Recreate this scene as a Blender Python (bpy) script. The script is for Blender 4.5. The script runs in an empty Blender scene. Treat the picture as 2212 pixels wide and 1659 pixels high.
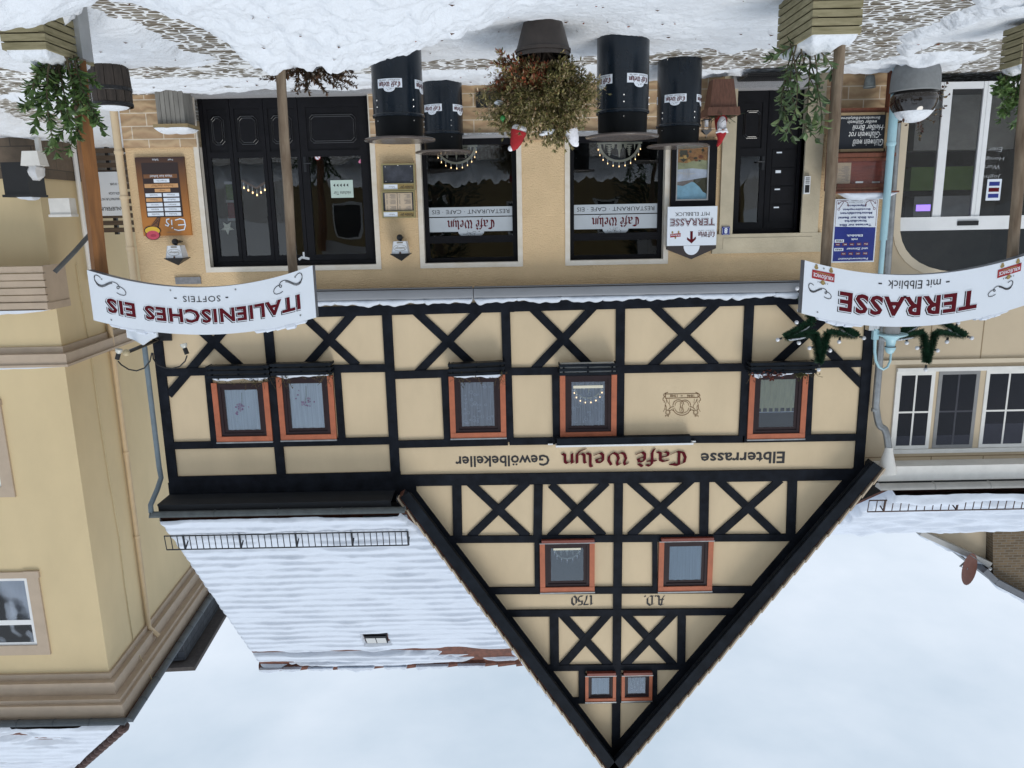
import bpy, math, random
import numpy as np
from mathutils import Vector, Matrix
R = math.radians
random.seed(7)
S = bpy.context.scene
COL = S.collection
# ------------------------------------------------------------------ camera
PITCH, ROLL, FPX, EYE = R(12.3), 0.0192, 1666.0, 1.95
_fw = Vector((0, math.cos(PITCH), math.sin(PITCH)))
_eu = Vector((0, -math.sin(PITCH), math.cos(PITCH)))
_er = Vector((1, 0, 0))
# the photograph was taken with the camera held upside down
_lx = -math.cos(ROLL) * _er + math.sin(ROLL) * _eu
_ly = -math.sin(ROLL) * _er - math.cos(ROLL) * _eu
cam_d = bpy.data.cameras.new('camera')
cam_d.sensor_fit = 'HORIZONTAL'
cam_d.sensor_width = 36.0
cam_d.lens = 36.0 * FPX / 2212.0
cam_d.clip_start = 0.05
cam_d.clip_end = 3000
cam = bpy.data.objects.new('camera', cam_d)
COL.objects.link(cam)
m3 = Matrix((_lx, _ly, -_fw)).transposed()
cam.matrix_world = Matrix.Translation((0, 0, EYE)) @ m3.to_4x4()
S.camera = cam
# ------------------------------------------------------------------ sky
SUN_EL, SUN_AZ = R(54), R(200)
w = bpy.data.worlds.new('World')
S.world = w
w.use_nodes = True
nt = w.node_tree
for n in list(nt.nodes):
    nt.nodes.remove(n)
def wn(t, **k):
    n = nt.nodes.new(t)
    for a, b in k.items():
        setattr(n, a, b)
    return n
def wl(a, b):
    nt.links.new(a, b)
wo = wn('ShaderNodeOutputWorld')
bg = wn('ShaderNodeBackground')
bg.inputs['Strength'].default_value = 0.1
wl(bg.outputs[0], wo.inputs[0])
sky = wn('ShaderNodeTexSky', sky_type='NISHITA', sun_disc=False, sun_elevation=SUN_EL, sun_rotation=SUN_AZ)
tc = wn('ShaderNodeTexCoord')
mp = wn('ShaderNodeMapping')
mp.inputs['Scale'].default_value = (1.0, 1.0, 2.2)
wl(tc.outputs['Generated'], mp.inputs[0])
nz = wn('ShaderNodeTexNoise')
nz.inputs['Scale'].default_value = 2.6
nz.inputs['Detail'].default_value = 7
nz.inputs['Roughness'].default_value = 0.52
wl(mp.outputs[0], nz.inputs['Vector'])
cr = wn('ShaderNodeValToRGB')
cr.color_ramp.elements[0].position = 0.36
cr.color_ramp.elements[0].color = (5.0, 5.95, 6.95, 1)
cr.color_ramp.elements[1].position = 0.66
cr.color_ramp.elements[1].color = (7.1, 7.8, 8.7, 1)
wl(nz.outputs['Fac'], cr.inputs['Fac'])
sp = wn('ShaderNodeSeparateXYZ')
wl(tc.outputs['Generated'], sp.inputs[0])
mr = wn('ShaderNodeMapRange')
mr.inputs['From Min'].default_value = 0.62
mr.inputs['From Max'].default_value = 1.0
mr.inputs['To Min'].default_value = 1.0
mr.inputs['To Max'].default_value = 1.35
wl(sp.outputs['Z'], mr.inputs[0])
vm = wn('ShaderNodeVectorMath', operation='SCALE')
wl(cr.outputs['Color'], vm.inputs[0])
wl(mr.outputs[0], vm.inputs['Scale'])
mx = wn('ShaderNodeMix', data_type='RGBA')
mx.inputs['Factor'].default_value = 0.93
wl(sky.outputs[0], mx.inputs['A'])
wl(vm.outputs[0], mx.inputs['B'])
wl(mx.outputs['Result'], bg.inputs['Color'])
sd = bpy.data.lights.new('sun', 'SUN')
sd.energy = 1.45
sd.angle = R(26)
sd.color = (1.0, 0.96, 0.9)
sun = bpy.data.objects.new('sun', sd)
COL.objects.link(sun)
sun.rotation_euler = (R(90) - SUN_EL, 0, R(-25))
S.view_settings.view_transform = 'Standard'
S.view_settings.look = 'None'
S.view_settings.exposure = 0.27
S.view_settings.gamma = 1.0
S.view_settings.use_curve_mapping = False
# ------------------------------------------------------------------ survey helpers
def ray(x, y):
    return _fw + _lx * ((x - 1106.0) / FPX) + _ly * (-(y - 829.5) / FPX)
def P(x, y, Y=12.0):
    d = ray(x, y)
    s = Y / d.y
    return Vector((d.x * s, Y, EYE + d.z * s))
def G(x, y, z=0.0):
    d = ray(x, y)
    s = (z - EYE) / d.z
    return Vector((d.x * s, d.y * s, z))
def q(c, r, zx, zy):
    return (737.333 * c + zx / 3.0, 553.0 * r + zy / 3.0)
# ------------------------------------------------------------------ materials
MATS = {}
def mat(name, col, rough=0.6, var=0.12, scale=6.0, bump=0.0, bscale=None, metal=0.0, spec=0.5, stretch=None, coat=0.0, detail=5, emit=None, col2=None, dist=0.02):
    if name in MATS:
        return MATS[name]
    m = bpy.data.materials.new(name)
    m.use_nodes = True
    t = m.node_tree
    b = t.nodes['Principled BSDF']
    b.inputs['Roughness'].default_value = rough
    b.inputs['Metallic'].default_value = metal
    b.inputs['Specular IOR Level'].default_value = spec
    b.inputs['Coat Weight'].default_value = coat
    tc = t.nodes.new('ShaderNodeTexCoord')
    mpn = t.nodes.new('ShaderNodeMapping')
    if stretch:
        mpn.inputs['Scale'].default_value = stretch
    t.links.new(tc.outputs['Object'], mpn.inputs[0])
    n = t.nodes.new('ShaderNodeTexNoise')
    n.inputs['Scale'].default_value = scale
    n.inputs['Detail'].default_value = detail
    n.inputs['Roughness'].default_value = 0.6
    t.links.new(mpn.outputs[0], n.inputs['Vector'])
    r = t.nodes.new('ShaderNodeValToRGB')
    r.color_ramp.elements[0].position = 0.28
    r.color_ramp.elements[1].position = 0.74
    c2 = col2 or [min(1, c * (1 + var)) for c in col]
    c1 = [c * (1 - var) for c in col]
    r.color_ramp.elements[0].color = (*c1, 1)
    r.color_ramp.elements[1].color = (*c2, 1)
    t.links.new(n.outputs['Fac'], r.inputs['Fac'])
    t.links.new(r.outputs['Color'], b.inputs['Base Color'])
    if bump > 0:
        n2 = t.nodes.new('ShaderNodeTexNoise')
        n2.inputs['Scale'].default_value = bscale or scale * 4
        n2.inputs['Detail'].default_value = 6
        t.links.new(mpn.outputs[0], n2.inputs['Vector'])
        bp = t.nodes.new('ShaderNodeBump')
        bp.inputs['Strength'].default_value = bump
        bp.inputs['Distance'].default_value = dist
        t.links.new(n2.outputs['Fac'], bp.inputs['Height'])
        t.links.new(bp.outputs[0], b.inputs['Normal'])
    if emit:
        b.inputs['Emission Color'].default_value = (*emit[:3], 1)
        b.inputs['Emission Strength'].default_value = emit[3]
    MATS[name] = m
    return m
def glass(name, tint=(1, 1, 1), boost=1.7, rough=0.0, dark=0.0):
    if name in MATS:
        return MATS[name]
    m = bpy.data.materials.new(name)
    m.use_nodes = True
    t = m.node_tree
    t.nodes.remove(t.nodes['Principled BSDF'])
    o = t.nodes['Material Output']
    fr = t.nodes.new('ShaderNodeFresnel')
    fr.inputs['IOR'].default_value = 1.5
    mu = t.nodes.new('ShaderNodeMath')
    mu.operation = 'MULTIPLY'
    mu.use_clamp = True
    mu.inputs[1].default_value = boost
    t.links.new(fr.outputs[0], mu.inputs[0])
    # old panes are never quite flat
    tcn = t.nodes.new('ShaderNodeTexCoord')
    nn = t.nodes.new('ShaderNodeTexNoise')
    nn.inputs['Scale'].default_value = 1.7
    nn.inputs['Detail'].default_value = 1
    t.links.new(tcn.outputs['Object'], nn.inputs['Vector'])
    bp = t.nodes.new('ShaderNodeBump')
    bp.inputs['Strength'].default_value = 0.12
    bp.inputs['Distance'].default_value = 0.03
    t.links.new(nn.outputs['Fac'], bp.inputs['Height'])
    tr = t.nodes.new('ShaderNodeBsdfTransparent')
    tr.inputs[0].default_value = (*[c * (1 - dark) for c in tint], 1)
    gl = t.nodes.new('ShaderNodeBsdfGlossy')
    gl.inputs['Roughness'].default_value = rough
    t.links.new(bp.outputs[0], gl.inputs['Normal'])
    ms = t.nodes.new('ShaderNodeMixShader')
    t.links.new(mu.outputs[0], ms.inputs[0])
    t.links.new(tr.outputs[0], ms.inputs[1])
    t.links.new(gl.outputs[0], ms.inputs[2])
    t.links.new(ms.outputs[0], o.inputs[0])
    MATS[name] = m
    return m
# ------------------------------------------------------------------ mesh builder
class MB:
    def __init__(s):
        s.v, s.f, s.m = [], [], []
    def add(s, v, f, m=0):
        o = len(s.v)
        s.v += [tuple(p) for p in v]
        s.f += [tuple(i + o for i in g) for g in f]
        s.m += [m] * len(f)
        return s
    def box(s, x0, x1, y0, y1, z0, z1, m=0):
        if x0 > x1: x0, x1 = x1, x0
        if y0 > y1: y0, y1 = y1, y0
        if z0 > z1: z0, z1 = z1, z0
        v = [(x, y, z) for z in (z0, z1) for y in (y0, y1) for x in (x0, x1)]
        return s.add(v, [(0, 2, 3, 1), (4, 5, 7, 6), (0, 1, 5, 4), (2, 6, 7, 3), (0, 4, 6, 2), (1, 3, 7, 5)], m)
    def obox(s, c, ux, uy, uz, m=0):
        c, ux, uy, uz = Vector(c), Vector(ux), Vector(uy), Vector(uz)
        v = [c + ux * a + uy * b + uz * d for d in (-1, 1) for b in (-1, 1) for a in (-1, 1)]
        return s.add(v, [(0, 2, 3, 1), (4, 5, 7, 6), (0, 1, 5, 4), (2, 6, 7, 3), (0, 4, 6, 2), (1, 3, 7, 5)], m)
    def prism(s, poly, y0, y1, m=0):
        n = len(poly)
        a = sum(poly[i][0] * poly[(i + 1) % n][1] - poly[(i + 1) % n][0] * poly[i][1] for i in range(n))
        if a < 0:
            poly = poly[::-1]
        v = [(x, y0, z) for x, z in poly] + [(x, y1, z) for x, z in poly]
        f = [tuple(range(n)), tuple(range(2 * n - 1, n - 1, -1))]
        f += [(i, i + n, (i + 1) % n + n, (i + 1) % n) for i in range(n)]
        return s.add(v, f, m)
    def bar(s, a, b, w, y0, y1, m=0):
        ax, az, bx, bz = a[0], a[-1], b[0], b[-1]
        d = math.hypot(bx - ax, bz - az) or 1
        nx, nz_ = -(bz - az) / d * w / 2, (bx - ax) / d * w / 2
        return s.prism([(ax + nx, az + nz_), (bx + nx, bz + nz_), (bx - nx, bz - nz_), (ax - nx, az - nz_)], y0, y1, m)
    def tube(s, pts, r, n=8, m=0, cap=True):
        pts = [Vector(p) for p in pts]
        k = len(pts)
        rs = r if isinstance(r, (list, tuple)) else [r] * k
        vs, prev = [], None
        for i, p in enumerate(pts):
            t = (pts[min(i + 1, k - 1)] - pts[max(i - 1, 0)]).normalized()
            if prev is None:
                up = Vector((0, 0, 1)) if abs(t.z) < 0.9 else Vector((1, 0, 0))
                a = t.cross(up).normalized()
            else:
                a = (prev - t * prev.dot(t)).normalized()
            prev = a
            b = t.cross(a)
            vs += [p + (a * math.cos(2 * math.pi * j / n) + b * math.sin(2 * math.pi * j / n)) * rs[i] for j in range(n)]
        fs = [(i * n + j, i * n + (j + 1) % n, (i + 1) * n + (j + 1) % n, (i + 1) * n + j) for i in range(k - 1) for j in range(n)]
        if cap:
            fs += [tuple(range(n - 1, -1, -1)), tuple(range((k - 1) * n, k * n))]
        return s.add(vs, fs, m)
    def lathe(s, prof, c=(0, 0, 0), n=24, m=0, cap=True, wob=0.0):
        vs = []
        for r, z in prof:
            for j in range(n):
                a = 2 * math.pi * j / n
                rr = r * (1 + wob * math.sin(3 * a + z * 9))
                vs.append((c[0] + rr * math.cos(a), c[1] + rr * math.sin(a), c[2] + z))
        k = len(prof)
        fs = [(i * n + j, i * n + (j + 1) % n, (i + 1) * n + (j + 1) % n, (i + 1) * n + j) for i in range(k - 1) for j in range(n)]
        if cap:
            fs += [tuple(range(n - 1, -1, -1)), tuple(range((k - 1) * n, k * n))]
        return s.add(vs, fs, m)
    def ball(s, c, rx, ry=None, rz=None, n=12, k=7, m=0):
        ry = ry or rx
        rz = rz or rx
        vs = [(c[0], c[1], c[2] - rz)]
        for i in range(1, k):
            a = math.pi * i / k
            vs += [(c[0] + rx * math.sin(a) * math.cos(2 * math.pi * j / n), c[1] + ry * math.sin(a) * math.sin(2 * math.pi * j / n), c[2] - rz * math.cos(a)) for j in range(n)]
        vs.append((c[0], c[1], c[2] + rz))
        fs = [(0, 1 + (j + 1) % n, 1 + j) for j in range(n)]
        fs += [(1 + i * n + j, 1 + i * n + (j + 1) % n, 1 + (i + 1) * n + (j + 1) % n, 1 + (i + 1) * n + j) for i in range(k - 2) for j in range(n)]
        e = len(vs) - 1
        o = 1 + (k - 2) * n
        fs += [(e, o + j, o + (j + 1) % n) for j in range(n)]
        return s.add(vs, fs, m)
    def grid(s, fn, nu, nv, m=0, close=False):
        vs = [fn(i / nu, j / nv) for j in range(nv + 1) for i in range(nu + 1)]
        fs = [(j * (nu + 1) + i, j * (nu + 1) + i + 1, (j + 1) * (nu + 1) + i + 1, (j + 1) * (nu + 1) + i) for j in range(nv) for i in range(nu)]
        return s.add(vs, fs, m)
    def build(s, name, mats, parent=None, smooth=False, label=None, ang=0.7):
        if not isinstance(mats, (list, tuple)):
            mats = [mats]
        off = wpos(parent) if parent else Vector((0, 0, 0))
        me = bpy.data.meshes.new(name)
        me.from_pydata([(x - off.x, y - off.y, z - off.z) for x, y, z in s.v], [], s.f)
        for mt in mats:
            me.materials.append(mt)
        me.polygons.foreach_set('material_index', s.m)
        if smooth:
            me.polygons.foreach_set('use_smooth', [True] * len(s.f))
            me.set_sharp_from_angle(angle=ang)
        me.update()
        o = bpy.data.objects.new(name, me)
        COL.objects.link(o)
        if parent:
            o.parent = parent
        if label:
            o['label'] = label
        return o
def wpos(o):
    p = Vector((0, 0, 0))
    while o:
        p = p + Vector(o.location)
        o = o.parent
    return p
def thing(name, label, cat, loc=(0, 0, 0), group=None):
    o = bpy.data.objects.new(name, None)
    o.empty_display_size = 0.2
    COL.objects.link(o)
    o.location = loc
    o['label'] = label
    o['category'] = cat
    if group:
        o['group'] = group
    return o
def tag(o, label, cat, group=None):
    o['label'] = label
    o['category'] = cat
    if group:
        o['group'] = group
    return o
def kids(o):
    return [c for c in list(COL.objects) if c.parent == o]
def dup(o, loc, label=None, parent=None):
    c = o.copy()
    COL.objects.link(c)
    if parent:
        c.parent = parent
    else:
        c.location = loc
        if label:
            c['label'] = label
    for k in kids(o):
        dup(k, None, None, c)
    return c
# ------------------------------------------------------------------ numeric noise
def vnoise(x, y, seed=0):
    xi, yi = np.floor(x).astype(np.int64), np.floor(y).astype(np.int64)
    fx, fy = x - xi, y - yi
    fx, fy = fx * fx * (3 - 2 * fx), fy * fy * (3 - 2 * fy)
    def h(a, b):
        n = (a * 374761393 + b * 668265263 + seed * 144665) & 0x7fffffff
        n = ((n ^ (n >> 13)) * 1274126177) & 0x7fffffff
        return ((n ^ (n >> 16)) & 0xffff) / 65535.0
    return (h(xi, yi) * (1 - fx) + h(xi + 1, yi) * fx) * (1 - fy) + (h(xi, yi + 1) * (1 - fx) + h(xi + 1, yi + 1) * fx) * fy
def fbm(x, y, o=4, seed=0):
    t, a, n = 0, 1.0, 0
    for i in range(o):
        t = t + a * vnoise(x * 2 ** i, y * 2 ** i, seed + i)
        n += a
        a *= 0.5
    return t / n
def sdist(X, Y, poly):
    """signed distance to a polygon, negative inside"""
    d = np.full(X.shape, 1e9)
    ins = np.zeros(X.shape, bool)
    n = len(poly)
    for i in range(n):
        ax, ay = poly[i]
        bx, by = poly[(i + 1) % n]
        ex, ey = bx - ax, by - ay
        t = np.clip(((X - ax) * ex + (Y - ay) * ey) / (ex * ex + ey * ey + 1e-9), 0, 1)
        d = np.minimum(d, np.hypot(X - ax - t * ex, Y - ay - t * ey))
        c = ((ay > Y) != (by > Y)) & (X < ex * (Y - ay) / (ey if abs(ey) > 1e-9 else 1e-9) + ax)
        ins ^= c
    return np.where(ins, -d, d)
def np_mesh(name, V, nx, ny, mats, parent=None):
    """height field as a mesh; V is (ny*nx, 3)"""
    i = np.arange((nx - 1) * (ny - 1))
    r, c = i // (nx - 1), i % (nx - 1)
    a = r * nx + c
    F = np.stack([a, a + 1, a + nx + 1, a + nx], 1)
    off = wpos(parent) if parent else Vector((0, 0, 0))
    me = bpy.data.meshes.new(name)
    me.from_pydata((V - np.array(off)[None, :]).tolist(), [], F.tolist())
    for mt in mats:
        me.materials.append(mt)
    me.polygons.foreach_set('use_smooth', [True] * len(F))
    me.update()
    o = bpy.data.objects.new(name, me)
    COL.objects.link(o)
    if parent:
        o.parent = parent
    return o
# ------------------------------------------------------------------ lettering
_tc = {}
def glyphs(body, bold=0.0, spacing=1.0):
    k = (body, bold, spacing)
    if k not in _tc:
        cu = bpy.data.curves.new('txt', 'FONT')
        cu.body = body
        cu.resolution_u = 2
        cu.offset = bold
        cu.space_character = spacing
        o = bpy.data.objects.new('txt', cu)
        me = bpy.data.meshes.new_from_object(o)
        v = [(p.co.x, p.co.y) for p in me.vertices]
        f = [tuple(p.vertices) for p in me.polygons]
        bpy.data.objects.remove(o)
        bpy.data.curves.remove(cu)
        bpy.data.meshes.remove(me)
        x0, x1 = min(p[0] for p in v), max(p[0] for p in v)
        y0, y1 = min(p[1] for p in v), max(p[1] for p in v)
        _tc[k] = ([((x - x0) / (x1 - x0), (y - y0) / (y1 - y0)) for x, y in v], f, (x1 - x0) / (y1 - y0))
    return _tc[k]
def text(mb, body, cx, cz, wd, ht, y, m=0, bold=0.0, mapf=None, spacing=1.0, shear=0.0):
    """flat lettering facing the street, centred at cx, cz"""
    v, f, _ = glyphs(body, bold, spacing)
    pts = [(cx + (u - 0.5) * wd + shear * (t - 0.5) * ht, cz + (t - 0.5) * ht) for u, t in v]
    mb.add([mapf(x, z, y) if mapf else (x, y, z) for x, z in pts], f, m)
BL = {
 'C': (1.0, [[(.78, 1.22), (.5, 1.42), (.12, 1.15), (.06, .6), (.2, .12), (.55, 0), (.9, .25)], [(.44, 1.36), (.44, .1)], [(.5, 1.42), (.95, 1.3)]]),
 'a': (.8, [[(.08, .9), (.35, 1.0), (.56, .85), (.56, .12), (.74, 0)], [(.52, .58), (.1, .42), (.1, .12), (.28, 0), (.54, .2)]]),
 'f': (.6, [[(.58, 1.3), (.4, 1.44), (.26, 1.2), (.26, .1), (.14, -.3)], [(.02, .92), (.52, .92)]]),
 'e': (.66, [[(.1, .5), (.5, .66), (.44, .95), (.22, .98), (.1, .75), (.1, .2), (.26, 0), (.6, .2)]]),
 "'": (0, [[(-.42, 1.48), (-.2, 1.2)]]),
 'W': (1.4, [[(.0, 1.1), (.16, 1.28), (.22, 1.05), (.12, .6), (.22, .15), (.42, 0), (.66, .25)], [(.46, 1.15), (.60, 1.3), (.66, 1.05), (.56, .6), (.66, .2), (.88, 0), (1.14, .35), (1.16, .8), (1.0, 1.25)]]),
 'l': (.42, [[(.1, 1.4), (.2, 1.3), (.2, .15), (.4, 0)]]),
 'y': (.74, [[(.06, 1), (.14, .9), (.14, .2), (.3, .02), (.56, .25)], [(.58, 1), (.58, .1), (.4, -.25), (.08, -.42)]]),
 'n': (.74, [[(.06, .9), (.14, 1), (.14, .02)], [(.14, .75), (.42, 1), (.56, .85), (.56, .15), (.72, 0)]]),
 ' ': (.45, []),
 'A': (1.0, [[(.1, 1.2), (.4, 1.35), (.3, .4), (.05, 0)], [(.4, 1.35), (.7, 1.2), (.72, .15), (.95, 0)], [(.12, .55), (.75, .6)]]),
 'D': (.95, [[(.22, 1.2), (.22, .1), (.05, .05)], [(.0, 1.15), (.45, 1.35), (.8, 1.05), (.8, .35), (.45, 0), (.15, .1)]]),
 '.': (.35, [[(.1, .1), (.2, 0)]]),
 '1': (.5, [[(.05, 1.05), (.26, 1.3), (.26, .1), (.4, 0)]]),
 '7': (.66, [[(.05, 1.25), (.58, 1.25), (.3, .5), (.26, 0)]]),
 '5': (.7, [[(.58, 1.3), (.14, 1.25), (.12, .75), (.45, .8), (.58, .45), (.4, .05), (.05, .05)]]),
 '0': (.7, [[(.32, 1.3), (.08, 1.0), (.08, .3), (.32, 0), (.56, .3), (.56, 1.0), (.32, 1.3)]]),
}
def blackletter(mb, body, x0, z0, wd, xh, y, m=0, pen=0.2, thick=0.0):
    """broad-nib strokes; xh is the height of a small letter"""
    tot = sum(BL[c][0] for c in body)
    sx = wd / tot
    nx, nz_ = math.cos(R(38)) * pen / 2, math.sin(R(38)) * pen / 2
    cx = 0
    for ch in body:
        adv, strokes = BL[ch]
        for st in strokes:
            for a, b in zip(st[:-1], st[1:]):
                pl = [(a[0] - nx, a[1] - nz_), (a[0] + nx, a[1] + nz_), (b[0] + nx, b[1] + nz_), (b[0] - nx, b[1] - nz_)]
                pl = [(x0 + (cx + px) * sx, z0 + pz * xh) for px, pz in pl]
                ar = sum(pl[i][0] * pl[(i + 1) % 4][1] - pl[(i + 1) % 4][0] * pl[i][1] for i in range(4))
                if abs(ar) < 1e-9:
                    continue
                if ar < 0:
                    pl = pl[::-1]
                yy = y - random.random() * 0.0006
                if thick:
                    mb.prism(pl, yy - thick, y)
                    mb.m[-6:] = [m] * 6
                else:
                    mb.add([(px, yy, pz) for px, pz in pl], [(0, 1, 2, 3)], m)
        cx += adv
def line2(mb, pts, w, y, m=0, mapf=None):
    """painted line of even width on a street-facing plane"""
    for a, b in zip(pts[:-1], pts[1:]):
        d = math.hypot(b[0] - a[0], b[1] - a[1]) or 1
        ex, ez = (b[0] - a[0]) / d * w * .3, (b[1] - a[1]) / d * w * .3
        nx, nz_ = -(b[1] - a[1]) / d * w / 2, (b[0] - a[0]) / d * w / 2
        pl = [(a[0] - ex - nx, a[1] - ez - nz_), (b[0] + ex - nx, b[1] + ez - nz_), (b[0] + ex + nx, b[1] + ez + nz_), (a[0] - ex + nx, a[1] - ez + nz_)]
        yy = y - random.random() * 0.0005
        mb.add([mapf(px, pz, yy) if mapf else (px, yy, pz) for px, pz in pl], [(0, 1, 2, 3)], m)
def disc2(mb, cx, cz, rx, rz, y, m=0, n=20, mapf=None, a0=0, a1=360):
    v = [(cx + rx * math.cos(R(a0 + (a1 - a0) * i / n)), cz + rz * math.sin(R(a0 + (a1 - a0) * i / n))) for i in range(n if a1 - a0 == 360 else n + 1)]
    mb.add([mapf(a, b, y) if mapf else (a, y, b) for a, b in v], [tuple(range(len(v)))], m)
def rect2(mb, x0, x1, z0, z1, y, m=0, mapf=None):
    if x0 > x1: x0, x1 = x1, x0
    if z0 > z1: z0, z1 = z1, z0
    v = [(x0, z0), (x1, z0), (x1, z1), (x0, z1)]
    mb.add([mapf(a, b, y) if mapf else (a, y, b) for a, b in v], [(0, 1, 2, 3)], m)
def snow_ridge(mb, a, b, w, h, seed=0, n=24, m=0, k=7, sag=0.35, endh=0.5):
    """a lumpy line of snow lying from a to b (width across in Y or along nrm)"""
    a, b = Vector(a), Vector(b)
    t = (b - a).normalized()
    nr = Vector((t.y, -t.x, 0)).normalized()
    rr = random.Random(seed)
    ph = [rr.uniform(0, 6) for _ in range(6)]
    vs = []
    for i in range(n + 1):
        u = i / n
        e = max(0.0, min(1, min(u, 1 - u) * 9 + 0.02)) ** endh
        L = (b - a).length
        nz_ = 1 + sag * (math.sin(u * L * 7 + ph[0]) * .5 + math.sin(u * L * 17 + ph[1]) * .35 + math.sin(u * L * 37 + ph[2]) * .2)
        for j in range(k + 1):
            an = math.pi * j / k
            c, s_ = math.cos(an), math.sin(an)
            p = a.lerp(b, u) + nr * (c * w / 2 * (0.85 + 0.15 * nz_)) + Vector((0, 0, s_ ** 0.7 * h * nz_ * e if s_ > 0 else 0))
            vs.append(p)
    fs = [(i * (k + 1) + j, i * (k + 1) + j + 1, (i + 1) * (k + 1) + j + 1, (i + 1) * (k + 1) + j) for i in range(n) for j in range(k)]
    fs += [(i * (k + 1), (i + 1) * (k + 1), (i + 1) * (k + 1) + k, i * (k + 1) + k) for i in range(n)]
    fs += [tuple(range(k, -1, -1)), tuple(range(n * (k + 1), (n + 1) * (k + 1)))]
    mb.add(vs, fs, m)
def wall(mb, x0, x1, z0, z1, holes, yf, yb, m=0, reveal=None, rd=0.2, rm=1):
    """front wall with real openings: holes are (x0, x1, z0, z1); reveals run rd deep"""
    xs = sorted({x0, x1, *[h[0] for h in holes], *[h[1] for h in holes]})
    zs = sorted({z0, z1, *[max(z0, h[2]) for h in holes], *[min(z1, h[3]) for h in holes]})
    for i in range(len(xs) - 1):
        for j in range(len(zs) - 1):
            cx, cz = (xs[i] + xs[i + 1]) / 2, (zs[j] + zs[j + 1]) / 2
            if any(h[0] < cx < h[1] and h[2] < cz < h[3] for h in holes):
                continue
            mb.add([(xs[i], yf, zs[j]), (xs[i + 1], yf, zs[j]), (xs[i + 1], yf, zs[j + 1]), (xs[i], yf, zs[j + 1])], [(0, 1, 2, 3)], m)
    for a, b, c, d in holes:
        y1 = yf + rd
        top, bot = d < z1 + 1e-6, c > z0 - 1e-6
        c, d = max(c, z0), min(d, z1)
        mb.add([(a, yf, c), (a, y1, c), (a, y1, d), (a, yf, d)], [(0, 1, 2, 3)], rm)
        mb.add([(b, yf, c), (b, y1, c), (b, y1, d), (b, yf, d)], [(3, 2, 1, 0)], rm)
        if top:
            mb.add([(a, yf, d), (b, yf, d), (b, y1, d), (a, y1, d)], [(3, 2, 1, 0)], rm)
        if bot:
            mb.add([(a, yf, c), (b, yf, c), (b, y1, c), (a, y1, c)], [(0, 1, 2, 3)], rm)
# ------------------------------------------------------------------ palette
M_CREAM = mat('cream_plaster', (.61, .485, .32), .85, .075, 1.1, .15, 60, dist=.006, stretch=(1.6, 1, .7), detail=8)
M_STUCCO = mat('rough_stucco', (.63, .46, .27), .9, .08, 2.2, .8, 42, dist=.022, detail=6)
M_TIMBER = mat('black_timber', (.009, .011, .016), .7, .5, 5, .25, 30, spec=.10, dist=.006)
M_BOARD = mat('black_board', (.010, .013, .018), .7, .4, 4, .2, 25, spec=.08, dist=.005)
M_ORANGE = mat('orange_casing', (.40, .115, .052), .6, .16, 8, .15, 60, dist=.004)
M_MAROON = mat('dark_brown_frame', (.022, .011, .013), .5, .2, 9, spec=.25)
M_BLACKFR = mat('black_frame', (.006, .006, .008), .5, .3, 7, .1, 40, spec=.15, dist=.003)
M_MARBLE = mat('marble_trim', (.62, .55, .44), .45, .05, 3, 0, col2=(.70, .66, .60), stretch=(1, 1, 1.7))
M_GRANITE = mat('granite_sill', (.30, .30, .31), .6, .3, 90, 0)
M_SAND = mat('sandstone', (.46, .40, .29), .85, .14, 3, .35, 40, dist=.01)
M_WHITEP = mat('white_frame', (.72, .73, .74), .4, .05, 4)
M_OFFW = mat('off_white', (.68, .67, .64), .6, .08, 5)
M_ZINC = mat('zinc', (.30, .31, .315), .38, .25, 7, metal=.7)
M_BLUEZ = mat('blue_grey_pipe', (.14, .18, .21), .45, .15, 6)
M_CPIPE = mat('cream_pipe', (.58, .45, .29), .6, .06, 5)
M_LBLUE = mat('pale_blue_paint', (.33, .52, .58), .4, .08, 4)
M_AWN = mat('grey_cassette', (.22, .23, .25), .4, .06, 2)
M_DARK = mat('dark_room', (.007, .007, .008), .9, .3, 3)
M_CURT = mat('net_curtain', (.78, .83, .86), .9, .22, 2, 0, stretch=(22, 1, .4))
M_CURT2 = mat('lace_curtain', (.38, .39, .42), .9, .5, 2.5, 0, stretch=(20, 1, .5))
M_CURT3 = mat('yellow_curtain', (.55, .52, .30), .9, .18, 5, 0, stretch=(6, 1, 1))
M_TILE = mat('red_tile', (.12, .042, .025), .8, .5, 9, .4, 60)
M_GLASS = glass('window_glass', boost=1.35, tint=(.97, .98, .98))
M_GLASSU = glass('upper_window_glass', boost=1.5, tint=(.93, .96, 1))
M_GLASSL = glass('display_glass', boost=.45)
M_GLASSG = glass('gable_window_glass', boost=3.2, tint=(.8, .86, .92))
M_BLACK = mat('black_paint', (.006, .006, .007), .4, .3, 8)
M_INK = mat('black_letter', (.012, .011, .014), .6, .2, 8)
M_RED = mat('wine_red_letter', (.095, .007, .013), .8, .12, 8, spec=.12)
M_WHITE = mat('white_enamel', (.68, .73, .80), .45, .03, 3)
M_BLUE = mat('blue_enamel', (.010, .022, .20), .35, .1, 4)
M_SOFFIT = mat('soffit_boards', (.008, .010, .014), .7, .3, 4)
M_STEEL = mat('dark_steel', (.03, .032, .036), .45, .2, 8, metal=.6)
M_SILVER = mat('silver', (.6, .6, .6), .3, .1, 8, metal=1)
M_GOLD = mat('brass_frame', (.33, .28, .14), .4, .12, 8, metal=.4)
M_BROWNW = mat('red_brown_wood', (.15, .045, .022), .5, .3, 5, .2, 30, stretch=(6, 6, 1), dist=.004)
M_WOODG = mat('grey_wood', (.20, .19, .17), .8, .3, 4, .3, 30, stretch=(5, 5, .6), dist=.006)
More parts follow.
